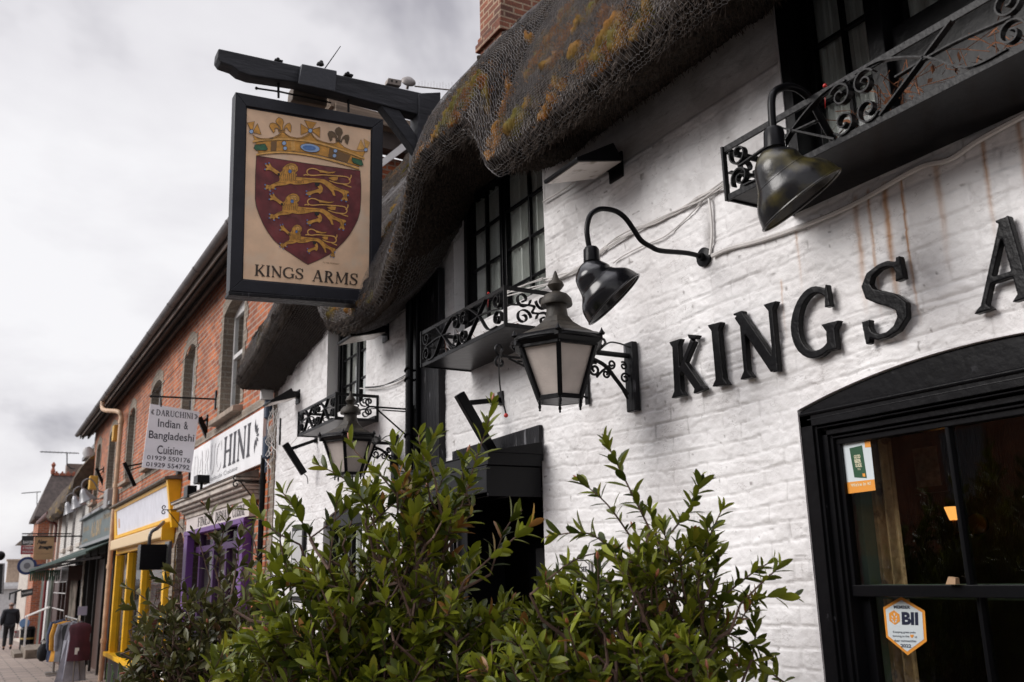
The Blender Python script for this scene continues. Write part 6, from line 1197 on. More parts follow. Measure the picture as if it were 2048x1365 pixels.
b = MB(); b.box(-.21, 15.17, 2.22, -.015, 15.195, 2.49); b.box(-.06, 15.2, 2.18, .02, 21.4, 2.255)
for y in (15.55, 17.7, 19.5, 21.2): b.box(-.08, y - .08, .18, .06, y + .08, 2.16)
b.box(-.14, 15.1, .16, .06, 21.6, .24); b.build('window_frame', YEL, ysf, bevel=.006)
b = MB(); b.box(.0, 15.0, .2, .006, 21, 2.15); b.build('glass', GL_DK, ysf)
b = MB(); b.box(.05, 15, .2, .4, 21, .25); b.box(.9, 15, -.3, .95, 21, 2.3); b.box(.5, 16, .2, .56, 17, 1.6); b.box(.45, 18.2, .2, .5, 18.8, 1.8); b.build('shop_interior', mat('shop_interior', (.10, .09, .08), .8, var=.6, vscale=2), ysf)
b = MB(); b.box(-.06, 15.1, -.5, .0, 21.4, .16); b.build('stall_riser', mat('dark_riser', (.03, .03, .035), .5), ysf)
for k, (y, z, m, s_) in enumerate([(16.0, .75, 'pink', .3), (16.5, .6, 'white', .35), (19.6, 1.2, 'tan', .25)]):
    b = MB(); b.lathe([(s_ * .5, 0), (s_ * .6, .1), (s_ * .5, s_ * 1.2), (s_ * .2, s_ * 1.5)], (.3, y, z - .35), 12); b.ball((.3, y, z + s_ * 1.0), s_ * .35, 10)
    b.build('shop_dummy', mat('display_' + m, {'pink': (.5, .22, .22), 'white': (.6, .6, .62), 'tan': (.4, .3, .2)}[m], .8), None, smooth=True, label={'pink': 'pink draped display bust inside the yellow shop window', 'white': 'white draped display bust inside the yellow shop window', 'tan': 'tan display bust high in the yellow shop window'}[m], cat='display bust')
t = thing('ribbed_lamp', 'black ribbed lamp box on a curved arm at the near end of the yellow shop', 'lamp', (0, 14.55, 2.3)); b = MB(); c = PY(303, 1115, 13.9)
b.box(c.x - .17, 13.75, c.z - .17, c.x + .17, 14.0, c.z + .17)
for k in range(7): b.box(c.x - .175, 13.742, c.z - .15 + k * .045, c.x + .175, 14.008, c.z - .135 + k * .045)
b.build('ribbed_box', BLK, t); b = MB(); b.tube(crv([PY(298, 1090, 13.9), PY(302, 1066, 13.9), PY(316, 1056, 13.95), Vector((-.3, 14.5, 2.45))]), .025, 10); b.box(c.x + .19, 13.72, c.z - .19, c.x + .23, 14.05, c.z + .21); b.build('arm', mat('steel_arm', (.1, .1, .1), .3, .6), t, smooth=False)
# hanging restaurant sign
YH = 12.8; hs = thing('hanging_sign', 'hanging white board reading DARUCHINI Indian and Bangladeshi Cuisine with two phone numbers', 'sign', tuple(PY(340, 940, YH)))
q = [PY(284, 935, YH), PY(382, 945, YH), PY(399, 824, YH), PY(301, 808, YH)]; b = MB(); b.hexa(q, [p + EY * .02 for p in q]); b.build('board', mat('lilac_white_board', (.84, .83, .88), .45, var=.05), hs)
OY = Vector((0, -1, 0)); INKN = mat('sign_navy_black', (.02, .018, .035), .5)
fz2 = lambda x, y: (160 + x / 4.55, 720 + y / 4.55)
def HS(bl, br, tr, tl): return [PY(*fz2(*p), YH) for p in (bl, br, tr, tl)]
serif('title_text', 'DARUCHINI', HS((690, 505), (1028, 540), (1030, 487), (694, 450)), INKN, hs, OY)
for s_, q in (('Indian', ((708, 610), (910, 630), (912, 560), (712, 535))), ('&', ((945, 632), (982, 636), (982, 565), (948, 562))), ('Bangladeshi', ((624, 735), (1032, 770), (1042, 680), (630, 642))), ('Cuisine', ((700, 855), (932, 872), (938, 800), (706, 776))), ('01929 550176', ((608, 905), (1002, 940), (1005, 898), (612, 866))), ('01929 554792', ((600, 968), (994, 1002), (998, 960), (604, 928)))):
    sans('text', s_, HS(*q), INKN, hs, OY, bold=.008)
b = MB()
for (x, y), d in (((668, 476), -1), ((1050, 518), 1)):
    for k in (-2, -1, 0, 1, 2):
        c = PY(*fz2(x + d * (14 - abs(k) * 7), y + k * 9), YH) + OY * .003; b.add([c + EX * .022 * d, c + EZ * .006, c - EX * .016 * d, c - EZ * .006], [(0, 1, 2, 3)])
b.build('leaf_marks', INKN, hs)
b = MB(); e = Vector((-.02, YH, PY(433, 799, YH).z)); p0 = PY(302, 793, YH); b.tube([p0, e], .012, 8); b.box(-.02, YH - .03, e.z - .14, -.0, YH + .03, e.z + .12); b.tube([PY(305, 790, YH), Vector((-.01, YH + .9, e.z + 1.1))], .004, 5); b.ball(p0, .02, 8)
for px, py in ((322, 796), (380, 802)): b.tube([PY(px, py, YH), PY(px, py + 18, YH)], .008, 6)
b.build('hanging_bracket', IRON, hs, smooth=False)
def arm_light(y, x0, z0, label, x1=-.45):
    t = MB(); t.bar((x1, y, z0 + .02), (x1 + .22, y, z0 - .42), .07, .06, up=EY); t.bar((x1 + .05, y, z0 - .05), (-.0, y, z0 + .02), .025, .03); t.bar((x1 + .12, y, z0 - .12), (0, y, z0 - .03), .02, .02); t.box(-.02, y - .04, z0 - .08, -.001, y + .04, z0 + .06); return t.build('strip_light', BLKS, None, label=label, cat='light', group='strip lights on the brick wall')
def at(px, py, y): p = PY(px, py, y); return p.x, p.z
x_, z_ = at(398, 838, 13.3); arm_light(13.3, 0, z_, 'black strip light right behind the hanging white restaurant board', x_)
x_, z_ = at(248, 930, 19.0); arm_light(19.0, 0, z_ + .02, 'black strip light on the brick wall above the yellow fascia', x_)
x_, z_ = at(192, 940, 25.5); arm_light(25.5, 0, z_ + .02, 'black strip light on the brick wall above the grey green fascia', x_)
for i, (y, px, py, lab) in enumerate([(10.25, 472, 962, 'iron basket bracket below the white fascia sign, over the purple shop'), (14.55, 328, 1020, 'iron basket bracket over the magenta arched window')]):
    p = PY(px, py, y); basket_bracket(y, p.x, p.z, lab, .3, 1.1)
b = MB(); p = PX(402, 968, -.25); b.box(p.x - .07, p.y - .12, p.z - .0, p.x + .08, p.y + .12, p.z + .1); b.box(p.x - .01, p.y - .02, p.z - .12, p.x + .02, p.y + .02, p.z); b.build('flood_light', BLK, None, label='small black flood light on the stone cornice in front of the white fascia', cat='light')
b = MB(); p = PX(382, 982, -.25); b.box(p.x - .07, p.y - .13, p.z - .1, p.x + .05, p.y + .13, p.z + .06); b.build('flood_light', BLK, None, bevel=.01, label='small black flood light at the far end of the stone cornice', cat='light')
b = MB(); b.box(-.03, 14.25, 3.05, -.0, 14.3, 3.3); b.bar((-.18, 14.27, 3.2), (0, 14.27, 3.2), .03); b.box(-.2, 14.2, 3.12, -.14, 14.34, 3.24); b.build('wall_hook', IRON, None, label='small black iron hook on the brick wall right of the yellow fascia', cat='hook')
# cream drainpipe
CRP = mat('cream_pipe', (.55, .37, .24), .5, var=.2); b = MB(); b.tube(crv([(-.42, 22.9, 5.68), (-.42, 22.85, 5.52), (-.38, 22.5, 5.40), (-.20, 21.85, 5.28), (-.13, 21.76, 5.15), (-.13, 21.75, 4.9)]) + [Vector((-.13, 21.75, -.5))], .05, 12)
for z in (5.0, 3.6, 1.9, .4): b.tube([(-.13, 21.75, z), (-.13, 21.75, z + .09)], .062, 12)
b.build('drainpipe', CRP, None, smooth=True, label='cream painted drainpipe running down between the yellow shop and the grey green fascia', cat='drainpipe')
b = MB(); b.box(-.14, 22.9, 4.78, -.0, 23.15, 5.15); b.build('alarm_box', mat('orange_box', (.62, .36, .06), .5), None, bevel=.02, label='orange burglar alarm box high on the brick wall beside the cream pipe', cat='alarm box')
b = MB(); b.box(-.2, 26.6, 4.0, -.0, 26.9, 4.35); b.build('alarm_box', mat('orange_box', (.6, .3, .05)), None, bevel=.02, label='small orange alarm box above the grey green fascia', cat='alarm box')
b = MB(); b.box(-.25, 22.15, 3.2, -.0, 22.75, 3.62); b.build('meter_box', mat('grey_plastic', (.28, .27, .27), .5), None, bevel=.02, label='grey plastic box on the wall above the right end of the grey green fascia', cat='box')
# ---- green shop
GRF = mat('grey_green_paint', (.085, .115, .115), .45, var=.15); GLD = mat('dull_gold_letters', (.34, .24, .12), .5)
gs = thing('shopfront', 'grey green shop fascia with worn gold lettering above a dark open shop', 'shop front', (0, 25, gz(25)))
b = MB(); b.box(-.12, 22.0, 2.62, -.013, 28.2, 3.26); b.build('fascia', GRF, gs, bevel=.01); b = MB(); b.box(-.22, 21.9, 3.262, -.012, 28.3, 3.34); b.box(-.16, 21.95, 2.54, -.012, 28.3, 2.618); b.build('fascia_trim', mat('grey_trim', (.25, .26, .27), .5), gs, bevel=.01)
sans('text', 'A.S. BAY', VQ(-.122, 26.0, 23.9, 2.72, 3.10), GLD, gs, O_, bold=.03); sans('text', 'Antiques', VQ(-.122, 23.7, 22.2, 2.98, 3.18), GLD, gs, O_); sans('text', 'Books', VQ(-.122, 27.9, 26.6, 2.95, 3.1), GLD, gs, O_); sans('text', 'Gifts', VQ(-.122, 27.8, 26.7, 2.68, 2.76), GLD, gs, O_); sans('text', 'Bric', VQ(-.122, 23.2, 22.4, 2.74, 2.82), GLD, gs, O_)
b = MB(); b.box(.5, 22, -.7, .55, 28.2, 2.5)
for y in (22.05, 23.6, 25.2, 26.8): b.box(-.02, y, -.7, .04, y + .07, 2.5)
b.box(.0, 22, 2.3, .5, 28.2, 2.5); b.box(.0, 28.1, -.8, .6, 28.2, 2.3); b.box(.0, 21.9, -.8, .6, 21.99, 2.3); b.build('dark_front', mat('dark_shopfront', (.018, .014, .012), .4), gs)
b = MB(); b.box(.2, 25.3, -.6, .25, 26.7, 2.2); b.build('brown_door', mat('brown_door', (.06, .025, .015), .4), gs)
for i, (px, py) in enumerate([(180, 1000), (156, 1012), (143, 1022)]):
    y = [23.6, 25.6, 27.6][i]; p = PY(px, py, y); t = thing('swan_neck_lamp', ['nearest of three grey swan neck lamps over the grey green fascia', 'middle of three grey swan neck lamps over the grey green fascia', 'farthest of three grey swan neck lamps over the grey green fascia'][i], 'lamp', (0, y, 3.6), 'swan neck lamps over the grey green fascia')
    X0 = -.62; zt = 3.95; b = MB(); b.tube(crv([(0, y, zt - .28), (-.25, y, zt - .27), (-.36, y, zt - .10), (-.46, y, zt), (-.56, y, zt + .0), (-.64, y, zt - .1), (X0, y, zt - .25)]), .016, 8); b.build('arm', mat('grey_lamp_paint', (.22, .22, .23), .3, .4), t, smooth=True)
    b = MB(); b.lathe([(.03, 0), (.06, -.03), (.1, -.10), (.12, -.16), (.2, -.3)], (X0, y, zt - .22), 20, (-.45, 0, 1), cap=False); b.build('shade', mat('grey_lamp_paint', (.2, .2, .2)), t, smooth=True)
# awning
aw = thing('awning', 'half open dark green awning with a short green fringe over the far shops', 'awning', (-.6, 29, 2.2))
DGR = mat('dark_green_canvas', (.02, .045, .038), .7); GRNC = mat('green_canvas', (.05, .15, .10), .8, var=.3, stretch=(1, 6, 1))
b = MB(); b.hexa([(-.02, 22.0, 2.5), (-.02, 31.0, 2.5), (-1.15, 31.0, 2.02), (-.55, 22.0, 2.26)], [(-.02, 22.0, 2.53), (-.02, 31.0, 2.53), (-1.15, 31.0, 2.05), (-.55, 22.0, 2.29)]); b.build('canopy', DGR, aw)
b = MB(); b.bar((-.56, 22.0, 2.25), (-1.17, 31.0, 2.01), .06, .06); b.build('front_bar', DGR, aw)
b = MB(); b.bar((-.05, 24.0, 2.2), (-.8, 26.5, 2.12), .04, .05); b.build('folding_arm', GREYP, aw); b = MB(); b.bar((-.05, 29.0, 2.2), (-1.05, 30.5, 2.0), .04, .05); b.build('folding_arm', GREYP, aw)
b = MB(); n = 14
for k in range(n): x = -1.17 + .8 * k / n; b.hexa([(x, 30.9, 2.01 - .0), (x + .8 / n, 30.9, 2.04), (x + .8 / n - .01, 30.9, 1.72 + .03 * (k % 2)), (x + .01, 30.9, 1.70)], [(x, 30.92, 2.01), (x + .8 / n, 30.92, 2.04), (x + .8 / n - .01, 30.92, 1.72 + .03 * (k % 2)), (x + .01, 30.92, 1.70)])
b.build('fringe', GRNC, aw)
b = MB(); b.bar((-1.2, 30.88, 2.06), (-.35, 30.88, 2.16), .05, .07); b.build('end_bar', WPNT, aw)
# ---- white thatched building
wb = thing('thatched_building', 'white painted brick building with sagging mossy thatch and tall narrow windows', 'building', (0, 34, gz(34)))
WBR = brick('white_brick_far', (.64, .62, .58), (.58, .56, .53), (.45, .43, .41), dirt=.15)
wn = [(29.3, 30.1), (32.0, 32.9), (34.6, 35.5)]
holed(28.32, 37.2, -1, 4.5, [(a, c, 2.75, 4.05, 0) for a, c in wn]).build('wall', WBR, wb)
for q in (28.32, 37.18): b = MB(); b.box(.002, q, -1, 5, q + .02, 4.45); b.build('end_wall', WBR, wb)
for a, c in wn:
    w = MB(); w.box(.08, a, 2.75, .14, c, 4.05); w = w.build('window', mat('dark_pane', (.03, .03, .035), .15), wb); s = MB(); s.box(-.1, a - .1, 2.62, .1, c + .1, 2.75); s.build('sill', STC, w, bevel=.02); s = MB(); s.box(.05, a, 3.45, .079, c, 3.5); s.box(.05, (a + c) / 2 - .02, 2.75, .078, (a + c) / 2 + .02, 4.05); s.build('frame', mat('brown_frame', (.05, .03, .025), .5), w)
def far_thatch():
    b = MB(); n = 60; m = 9; vs = []
    for i in range(n + 1):
        y = 27.9 + 9.6 * i / n; sag = .10 * math.sin(i * .35) - .35 * math.sin(math.pi * i / n); zl = 4.08 + sag * .5 - .30 * i / n
        for x, z in [(.02, zl + .45), (-.2, zl + .12), (-.4, zl), (-.5, zl + .1), (-.47, zl + .3), (-.3, zl + .65), (.0, zl + 1.08), (.5, zl + 1.65), (1.3, zl + 2.2)]: vs.append((x + .03 * math.sin(i * 2.1), y, z + random.uniform(-.03, .03)))
    b.add(vs, [(i * m + k, i * m + k + 1, (i + 1) * m + k + 1, (i + 1) * m + k) for i in range(n) for k in range(m - 1)])
    b.add(vs[:m] + [(1.3, 27.9, 4.3)], [tuple(range(m + 1))]); return b
FT = mat('mossy_thatch', (.07, .05, .035), .9, var=.4, vscale=8, bump=1, bscale=25, col2=(.20, .13, .03), c2amt=.56, c2scale=2.2, c2w=.1)
far_thatch().build('thatch', FT, wb, smooth=True)
for y, x in ((31.5, 1.0), (34.5, 1.05)):
    d = MB(); z = PY(158 if y < 33 else 146, 895 if y < 33 else 915, y).z - .35; d.box(x - .5, y - .5, z - .8, x + .8, y + .5, z + .3); d = d.build('dormer', WPNT, wb); s = MB(); s.box(x - .75, y - .7, z + .3, x + .9, y + .7, z + .42); s.build('roof', GREYP, d); s = MB(); s.box(x - .53, y - .35, z - .3, x - .501, y + .35, z + .2); s.build('pane', mat('dark_pane', (.03, .03, .03)), d)
# brown bay
bb = thing('bay_window', 'dark brown panelled bay window with white glazing bars', 'bay window', (-.2, 31, gz(31)))
BRN = mat('dark_brown_paint', (.055, .022, .017), .4, var=.2)
b = MB(); b.box(-.35, 28.6, -.75, .0, 33.2, -.05); b.box(-.35, 28.6, 1.7, -.0, 33.2, 2.1); 
for y in (28.6, 29.8, 31.0, 31.2, 33.05): b.box(-.36, y, -.05, -.27, y + .15, 1.7)
b.box(-.34, 31.35, -.05, -.28, 33.05, 1.7); b.box(-.35, 33.05, -.05, .0, 33.19, 1.7); b.build('panelling', BRN, bb)
b = MB()
for z in (.0, .45, .9, 1.35, 1.66): b.box(-.375, 28.7, z, -.362, 31.0, z + .025); b.box(-.355, 31.35, z, -.342, 33.05, z + .02)
b.build('glazing_bars', WPNT, bb)
b = MB(); b.box(-.32, 28.75, -.05, -.31, 31.0, 1.7); b.build('glass', GL_DK, bb); b = MB(); b.box(-.1, 28.7, -.5, -.08, 31.1, 1.7); b.build('display', mat('shop_display', (.25, .2, .18), .8, var=.8, vscale=3), bb)
b = MB(); b.box(-.1, 28.9, 1.72, .0, 31.9, 1.78); b.build('x', BRN, bb) if False else None
# ---- red brick house beyond, with gutter, and gable house
rb = thing('brick_house', 'smaller red brick house with white corner pilasters beyond the thatched building', 'building', (0, 40, gz(40)))
b = MB(); b.box(.0, 37.25, -1.3, 5, 42.4, 4.15); b.build('wall', BR, rb); b = MB()
for y in (37.4, 39.4, 41.6): b.box(-.08, y, -1.3, -.001, y + .35, 4.1)
b.build('pilasters', STC, rb); b = MB(); b.hexa([(-.42, 37.1, 4.0), (-.42, 42.8, 4.0), (3, 42.8, 6.2), (3, 37.1, 6.2)], [(-.42, 37.1, 4.14), (-.42, 42.8, 4.14), (3, 42.8, 6.4), (3, 37.1, 6.4)]); b.build('roof', TILE, rb)
b = MB(); b.tube([(-.48, 37.0, 4.06), (-.48, 42.9, 4.06)], .07, 8); b.tube(crv([(-.48, 38.2, 4.05), (-.35, 38.2, 3.85), (-.1, 38.2, 3.7), (-.1, 38.2, 3.1)]), .05, 8); b.build('gutter', mat('dark_red_gutter', (.11, .025, .02), .4), rb, smooth=True)
b = MB(); b.box(-.15, 37.3, -1.2, -.001, 42.4, 1.9); b.build('shop_fronts', mat('mixed_shop_dark', (.06, .07, .055), .5, var=.6, vscale=1.2), rb)
b = MB(); b.box(-.2, 37.9, -.6, -.151, 38.6, 1.8); b.build('white_door', WPNT, rb); b = MB(); b.tube([(-.22, 38.9, -1), (-.22, 38.9, 2.3)], .06, 8); b.build('drainpipe', mat('red_pipe', (.16, .02, .02), .4), rb, smooth=True)
gh = thing('gable_house', 'dark tiled gabled house with red crested ridge and finial', 'building', (1.5, 50, gz(50)))
A = PY(103, 949, 46.6); zr = A.z; b = MB(); e0, e1, ze = A.x - .62, 3.6, zr - 2.0
b.add([(A.x, 46.6, zr), (3.6, 46.6, zr), (e1, 44.6, ze), (e0, 44.6, ze), (e1, 48.6, ze), (e0, 48.6, ze), (e0, 44.6, ze - .1), (e1, 44.6, ze - .1), (e0, 48.6, ze - .1), (e1, 48.6, ze - .1)], [(0, 1, 2, 3), (0, 5, 4, 1), (0, 3, 5), (3, 2, 7, 6), (3, 6, 8, 5), (1, 4, 2), (6, 7, 9, 8)]); b.build('roof', mat('dark_roof_tile', (.06, .045, .04), .85, var=.4, vscale=7, bump=.8), gh)
b = MB(); b.box(e0 + .2, 44.8, -1.5, 3.5, 48.4, ze - .1); b.build('wall', BR, gh)
b = MB()
for k in range(12): x = A.x + .1 + k * .24; b.box(x, 46.5, zr - .06, x + .21, 46.7, zr + .06); b.ball((x + .1, 46.6, zr + .1), .05, 6)
b.lathe([(.08, 0), (.1, .15), (.05, .3), (.1, .42), (.02, .55)], (A.x + .05, 46.6, zr), 8); b.build('ridge_tiles', mat('terracotta', (.28, .09, .05), .8), gh)
b = MB(); c = PY(148, 925, 50); b.box(c.x - .3, 50, zr - 1, c.x + .4, 50.8, PY(148, 928, 50).z); b.build('chimney', brick('chimney_far', (.2, .13, .1), (.15, .1, .08), (.2, .18, .16)), gh)
# pale canopy house further left
ch = thing('hipped_house', 'low hipped roof house with pale walls beyond the gabled house', 'building', (0, 56, gz(56)))
b = MB(); z = PY(70, 1065, 54).z; x0 = PY(52, 1065, 54).x; b.box(x0 + .3, 54, -2, 3, 64, z - .3); b.build('wall', STC, ch); b = MB(); b.hexa([(x0 - .1, 53.6, z - .3), (3, 53.6, z - .3), (3, 64, z - .3), (x0 - .1, 64, z - .3)], [(x0 + .8, 55, z + .5), (2, 55, z + .5), (2, 62, z + .5), (x0 + .8, 62, z + .5)]); b.build('roof', GREYW, ch)
# far white building across the end of the street
fw = thing('white_terrace', 'long white rendered building with parapet closing the far end of the street', 'building', (-6, 85, gz(85)))
WR = mat('white_render', (.62, .61, .60), .7, var=.12); b = MB(); zt = PY(30, 1165, 84).z; b.box(-30, 84, -3.2, 1.5, 92, zt); b.box(-30, 83.7, zt - .5, 1.5, 83.99, zt - .3); b.build('wall', WR, fw)
for k in range(14):
    x = 1.0 - k * 1.7; w = MB(); w.box(x - .45, 83.93, .2, x, 83.98, 1.1); w.box(x - .45, 83.93, -1.9, x, 83.98, -.6); w.build('window', mat('dark_pane', (.03, .03, .03)), fw)
b = MB(); c = PY(33, 1150, 86); zc = PY(33, 1120, 86).z; b.box(c.x - .7, 86, zt, c.x + .9, 87, zc - .1); b.box(c.x - .8, 85.9, zc - .1, c.x + 1.0, 87.1, zc + .05); b.build('chimney', mat('buff_render', (.36, .27, .2), .8, var=.2), fw)
# ---- signs over the far pavement
def board(name, corners, y, m, label, cat='sign', th=.03):
    t = thing(name, label, cat, tuple(PY(sum(c[0] for c in corners) / 4, max(c[1] for c in corners), y))); q = [PY(*c, y) for c in corners]; b = MB(); b.hexa(q, [p + EY * th for p in q]); b.build('board', m, t); return t
TAN = mat('tan_board', (.52, .32, .17), .6, var=.08)
t = board('hanging_sign', [(66, 1120), (105, 1119), (109, 1074), (70, 1074)], 29, TAN, 'tan hanging board with black script reading New Image')
sans('text', 'New', [PY(74, 1089, 29), PY(94, 1089, 29), PY(95, 1079, 29), PY(76, 1080, 29)], INK, t, OY, italic=.3, bold=.05); sans('text', 'Image', [PY(76, 1101, 29), PY(104, 1100, 29), PY(105, 1090, 29), PY(78, 1091, 29)], INK, t, OY, italic=.3, bold=.05); sans('text', 'hair and beauty', [PY(72, 1110, 29), PY(102, 1109, 29), PY(102, 1106, 29), PY(72, 1107, 29)], mat('brown_ink', (.25, .14, .07), .6), t, OY, italic=.3)
b = MB(); b.tube([PY(62, 1073, 29), Vector((0, 29, PY(110, 1073, 29).z))], .02, 6); b.build('hanging_bracket', IRON, t)
t = board('hanging_sign', [(41, 1109), (66, 1109), (67, 1091.6), (42, 1091.6)], 33, mat('red_board', (.32, .03, .04), .5), 'red hanging sign reading STREET PIZZA'); sans('text', 'STREET', [PY(45, 1099, 33), PY(68, 1099, 33), PY(68, 1094, 33), PY(46, 1094, 33)], WPNT, t, OY, bold=.03); sans('text', 'PIZZA', [PY(45, 1106, 33), PY(66, 1106, 33), PY(67, 1102, 33), PY(45, 1102, 33)], WPNT, t, OY, bold=.03)
t = board('hanging_sign', [(43, 1090.4), (67, 1090.4), (68, 1072), (44, 1072)], 33, mat('black_board', (.02, .022, .024), .5), 'black hanging sign reading BAKER above the red one'); sans('text', 'BAKER', [PY(46, 1088, 33), PY(67, 1088, 33), PY(67, 1082, 33), PY(46, 1082, 33)], WPNT, t, OY, bold=.03); b = MB(); b.tube([PY(44, 1068, 33), Vector((0, 33, PY(70, 1068, 33).z))], .02, 6); b.build('hanging_bracket', IRON, t)
t = thing('round_sign', 'round blue rimmed pale sign projecting over the far pavement', 'sign', tuple(PY(54, 1147, 31.5))); c = PY(54, 1132, 31.5); b = MB(); b.lathe([(.26, 0), (.26, .06)], c, 28, (0, 1, 0)); b.bar(c + EX * .2, Vector((0, 31.55, c.z + .1)), .04); b.build('rim', mat('navy_enamel', (.02, .04, .14), .4), t); b = MB(); b.lathe([(.185, -.01), (.185, -.001)], c, 28, (0, 1, 0)); b.build('face', mat('pale_face', (.5, .52, .55), .4), t); b = MB(); b.lathe([(.09, -.018), (.09, -.012)], c, 20, (0, 1, 0)); b.build('emblem', mat('grey_emblem', (.2, .2, .22), .5), t)
t = board('shop_board', [(42, 1196), (66, 1190), (66, 1177), (42, 1181)], 37, mat('black_board', (.02, .02, .02)), 'small black board with white writing under the green fringe'); sans('text', 'BARBERS', [PY(44, 1190, 37), PY(64, 1186, 37), PY(64, 1182, 37), PY(44, 1186, 37)], WPNT, t, OY)
b = MB(); b.bar(PY(20, 1188, 36), PY(42, 1180, 37), .05); b.bar(PY(20, 1188, 36), PY(19, 1200, 36), .04); b.build('steel_arm', IRON, None, label='bent black awning arm left of the small black board', cat='bracket')
t = thing('banner_sign', 'dark framed sign panel at the far left edge of the street', 'sign', tuple(PY(0, 1192, 27))); q = [PY(-30, 1190, 27), PY(5, 1188, 27), PY(8, 1128, 27), PY(-30, 1130, 27)]; b = MB(); b.hexa(q, [p + EY * .05 for p in q]); b.build('panel', mat('black_board', (.02, .02, .02)), t); b = MB(); b.tube([PY(5, 1189, 26.98), PY(8, 1128, 26.98), PY(-30, 1129, 26.98)], .025, 6); b.tube([PY(-28, 1189, 27), Vector((PY(-28, 1189, 27).x, 27, gz(27)))], .05, 8); b.build('frame', mat('grey_bar', (.35, .35, .35)), t); b = MB(); b.ball(PY(0, 1112, 27), .12, 10); b.build('finial', IRON, t)
# aerials
b = MB(); y = 40; b.tube([PY(80, 904, y), PY(158, 907, y)], .018, 5); b.tube([PY(134, 906, y), PY(134, 930, y), PY(142, 937, y), PY(150, 938, y)], .022, 5)
for px in range(84, 150, 8): p = PY(px, 904 + (px - 80) * .04, y); b.tube([p - EY * .25, p + EY * .25], .012, 4)
b.build('tv_aerial', IRON, None, label='long thin television aerial against the sky above the tiled gable', cat='aerial')
b = MB(); b.tube([PY(43, 987, 60), PY(82, 984, 60)], .025, 5); b.tube([PY(74, 985, 60), PY(74, 1040, 60)], .02, 5); b.build('tv_aerial', IRON, None, label='lower small television aerial left of the tiled gable', cat='aerial')
b = MB(); p = PX(180, 905, -.25); b.lathe([(.10, 0), (.14, .02), (.14, .16), (.08, .26)], (p.x, p.y, p.z - .12), 12, (-.4, 0, 1)); b.build('security_lamp', mat('pale_plastic', (.5, .5, .5), .4), None, smooth=True, label='pale security lamp at the far corner of the brick building', cat='lamp')

# ---------------------------------------------------------------- steps, handrail, street clutter
t = thing('entrance_steps', 'worn stone steps with a white handrail by the brown bay window', 'steps', (-.6, 36, gz(36))); p = PG(40, 1303)
b = MB(); b.box(-.95, 33.6, gz(34) - .05, -.36, 36.5, gz(34) + .28); b.box(-1.2, 34.8, gz(34) - .1, -.96, 37.2, gz(34) + .12); b.build('steps', mat('worn_stone', (.17, .14, .11), .85, var=.4), t, bevel=.02)
b = MB(); za = gz(34) + .28; b.bar((-.9, 35.6, za), (-.9, 35.6, za + .95), .05); b.bar((-.9, 35.3, za), (-.9, 35.3, za + .95), .04); b.bar((-.92, 35.8, za + .93), (-.38, 33.9, za + 1.25), .06, .05); b.build('handrail', WPNT, t)
t = thing('litter_bin', 'dark pavement bin with a round blue and white plate above it', 'bin', (-.9, 39.5, gz(39.5))); b = MB(); z = gz(39.5); b.lathe([(.2, 0), (.24, .1), (.24, .75), (.26, .8), (.2, .9)], (-.62, 39.5, z), 16); b.build('body', BLK, t); b = MB(); b.lathe([(.24, .45), (.245, .46), (.245, .5), (.24, .51)], (-.62, 39.5, z), 16); b.build('band', mat('dull_gold', (.3, .2, .05), .5), t)
b = MB(); b.lathe([(.17, 0), (.17, .05)], (-.76, 39.4, PY(50, 1247, 39.4).z), 20, (0, 1, 0)); b.build('round_plate', mat('blue_plate', (.15, .28, .5), .4), t)
# clothes rail
rk = thing('clothes_rail', 'chrome clothes rail on the pavement in front of the dark shop', 'clothes rail', (-.78, 20.4, gz(20.4))); zg = gz(20.4)
CHR = mat('dull_chrome', (.4, .38, .36), .3, .8); XR = PX(165, 1240, -.7)
ya_, yb_ = 20.4, 23.0; zt = .93; b = MB()
for y in (ya_, yb_): b.tube([(-.78, y, zg), (-.78, y, zt)], .016, 8); b.tube([(-1.06, y, zg + .04), (-.5, y, zg + .04)], .014, 8)
b.tube([(-.78, ya_, zt), (-.78, yb_, zt)], .016, 8); b.build('rail', CHR, rk)
def garment(y, x, z, w, h, m, label, d=.09, skirt=False):
    b = MB(); n = 18; rings = []
    prof = [(.25, .05, 0), (.9, .5, -.06), (1.0, .8, -.16), (.92, .9, -.4), (.98, 1.0, -.7), (1.08, 1.2, -1.0)] if not skirt else [(.4, .5, 0), (.6, .8, -.3), (1.0, 1.3, -1.0)]
    vs = []
    for wx, dd, zz in prof:
        for k in range(n):
            a = 2 * math.pi * k / n; f = 1 + (.10 if not skirt else .22) * math.sin((5 if not skirt else 7) * a + y * 3 + zz * 2) + .04 * math.sin(9 * a + zz * 11); vs.append((x + math.cos(a) * w / 2 * wx * f, y + math.sin(a) * d * dd * f, z + zz * h))
    m_ = len(prof); b.add(vs, [(i * n + k, i * n + (k + 1) % n, (i + 1) * n + (k + 1) % n, (i + 1) * n + k) for i in range(m_ - 1) for k in range(n)] + [tuple(range(n)), tuple((m_ - 1) * n + k for k in range(n))])
    if not skirt and 'gilet' not in label:
        for s_ in (-1, 1): b.tube([(x + s_ * w * .42, y, z - .06 * h), (x + s_ * w * .52, y, z - .35 * h), (x + s_ * w * .50, y + .02, z - .72 * h)], [.05, .055, .045], 8)
    b.tube([(x, y, z), (x, y, z + .05)], .006, 5); return b.build('garment', m, None, smooth=True, label=label, cat='garment', group='clothes hanging on the pavement rail')
GM = lambda n, c: mat('cloth_' + n, c, .9, var=.3, vscale=5)
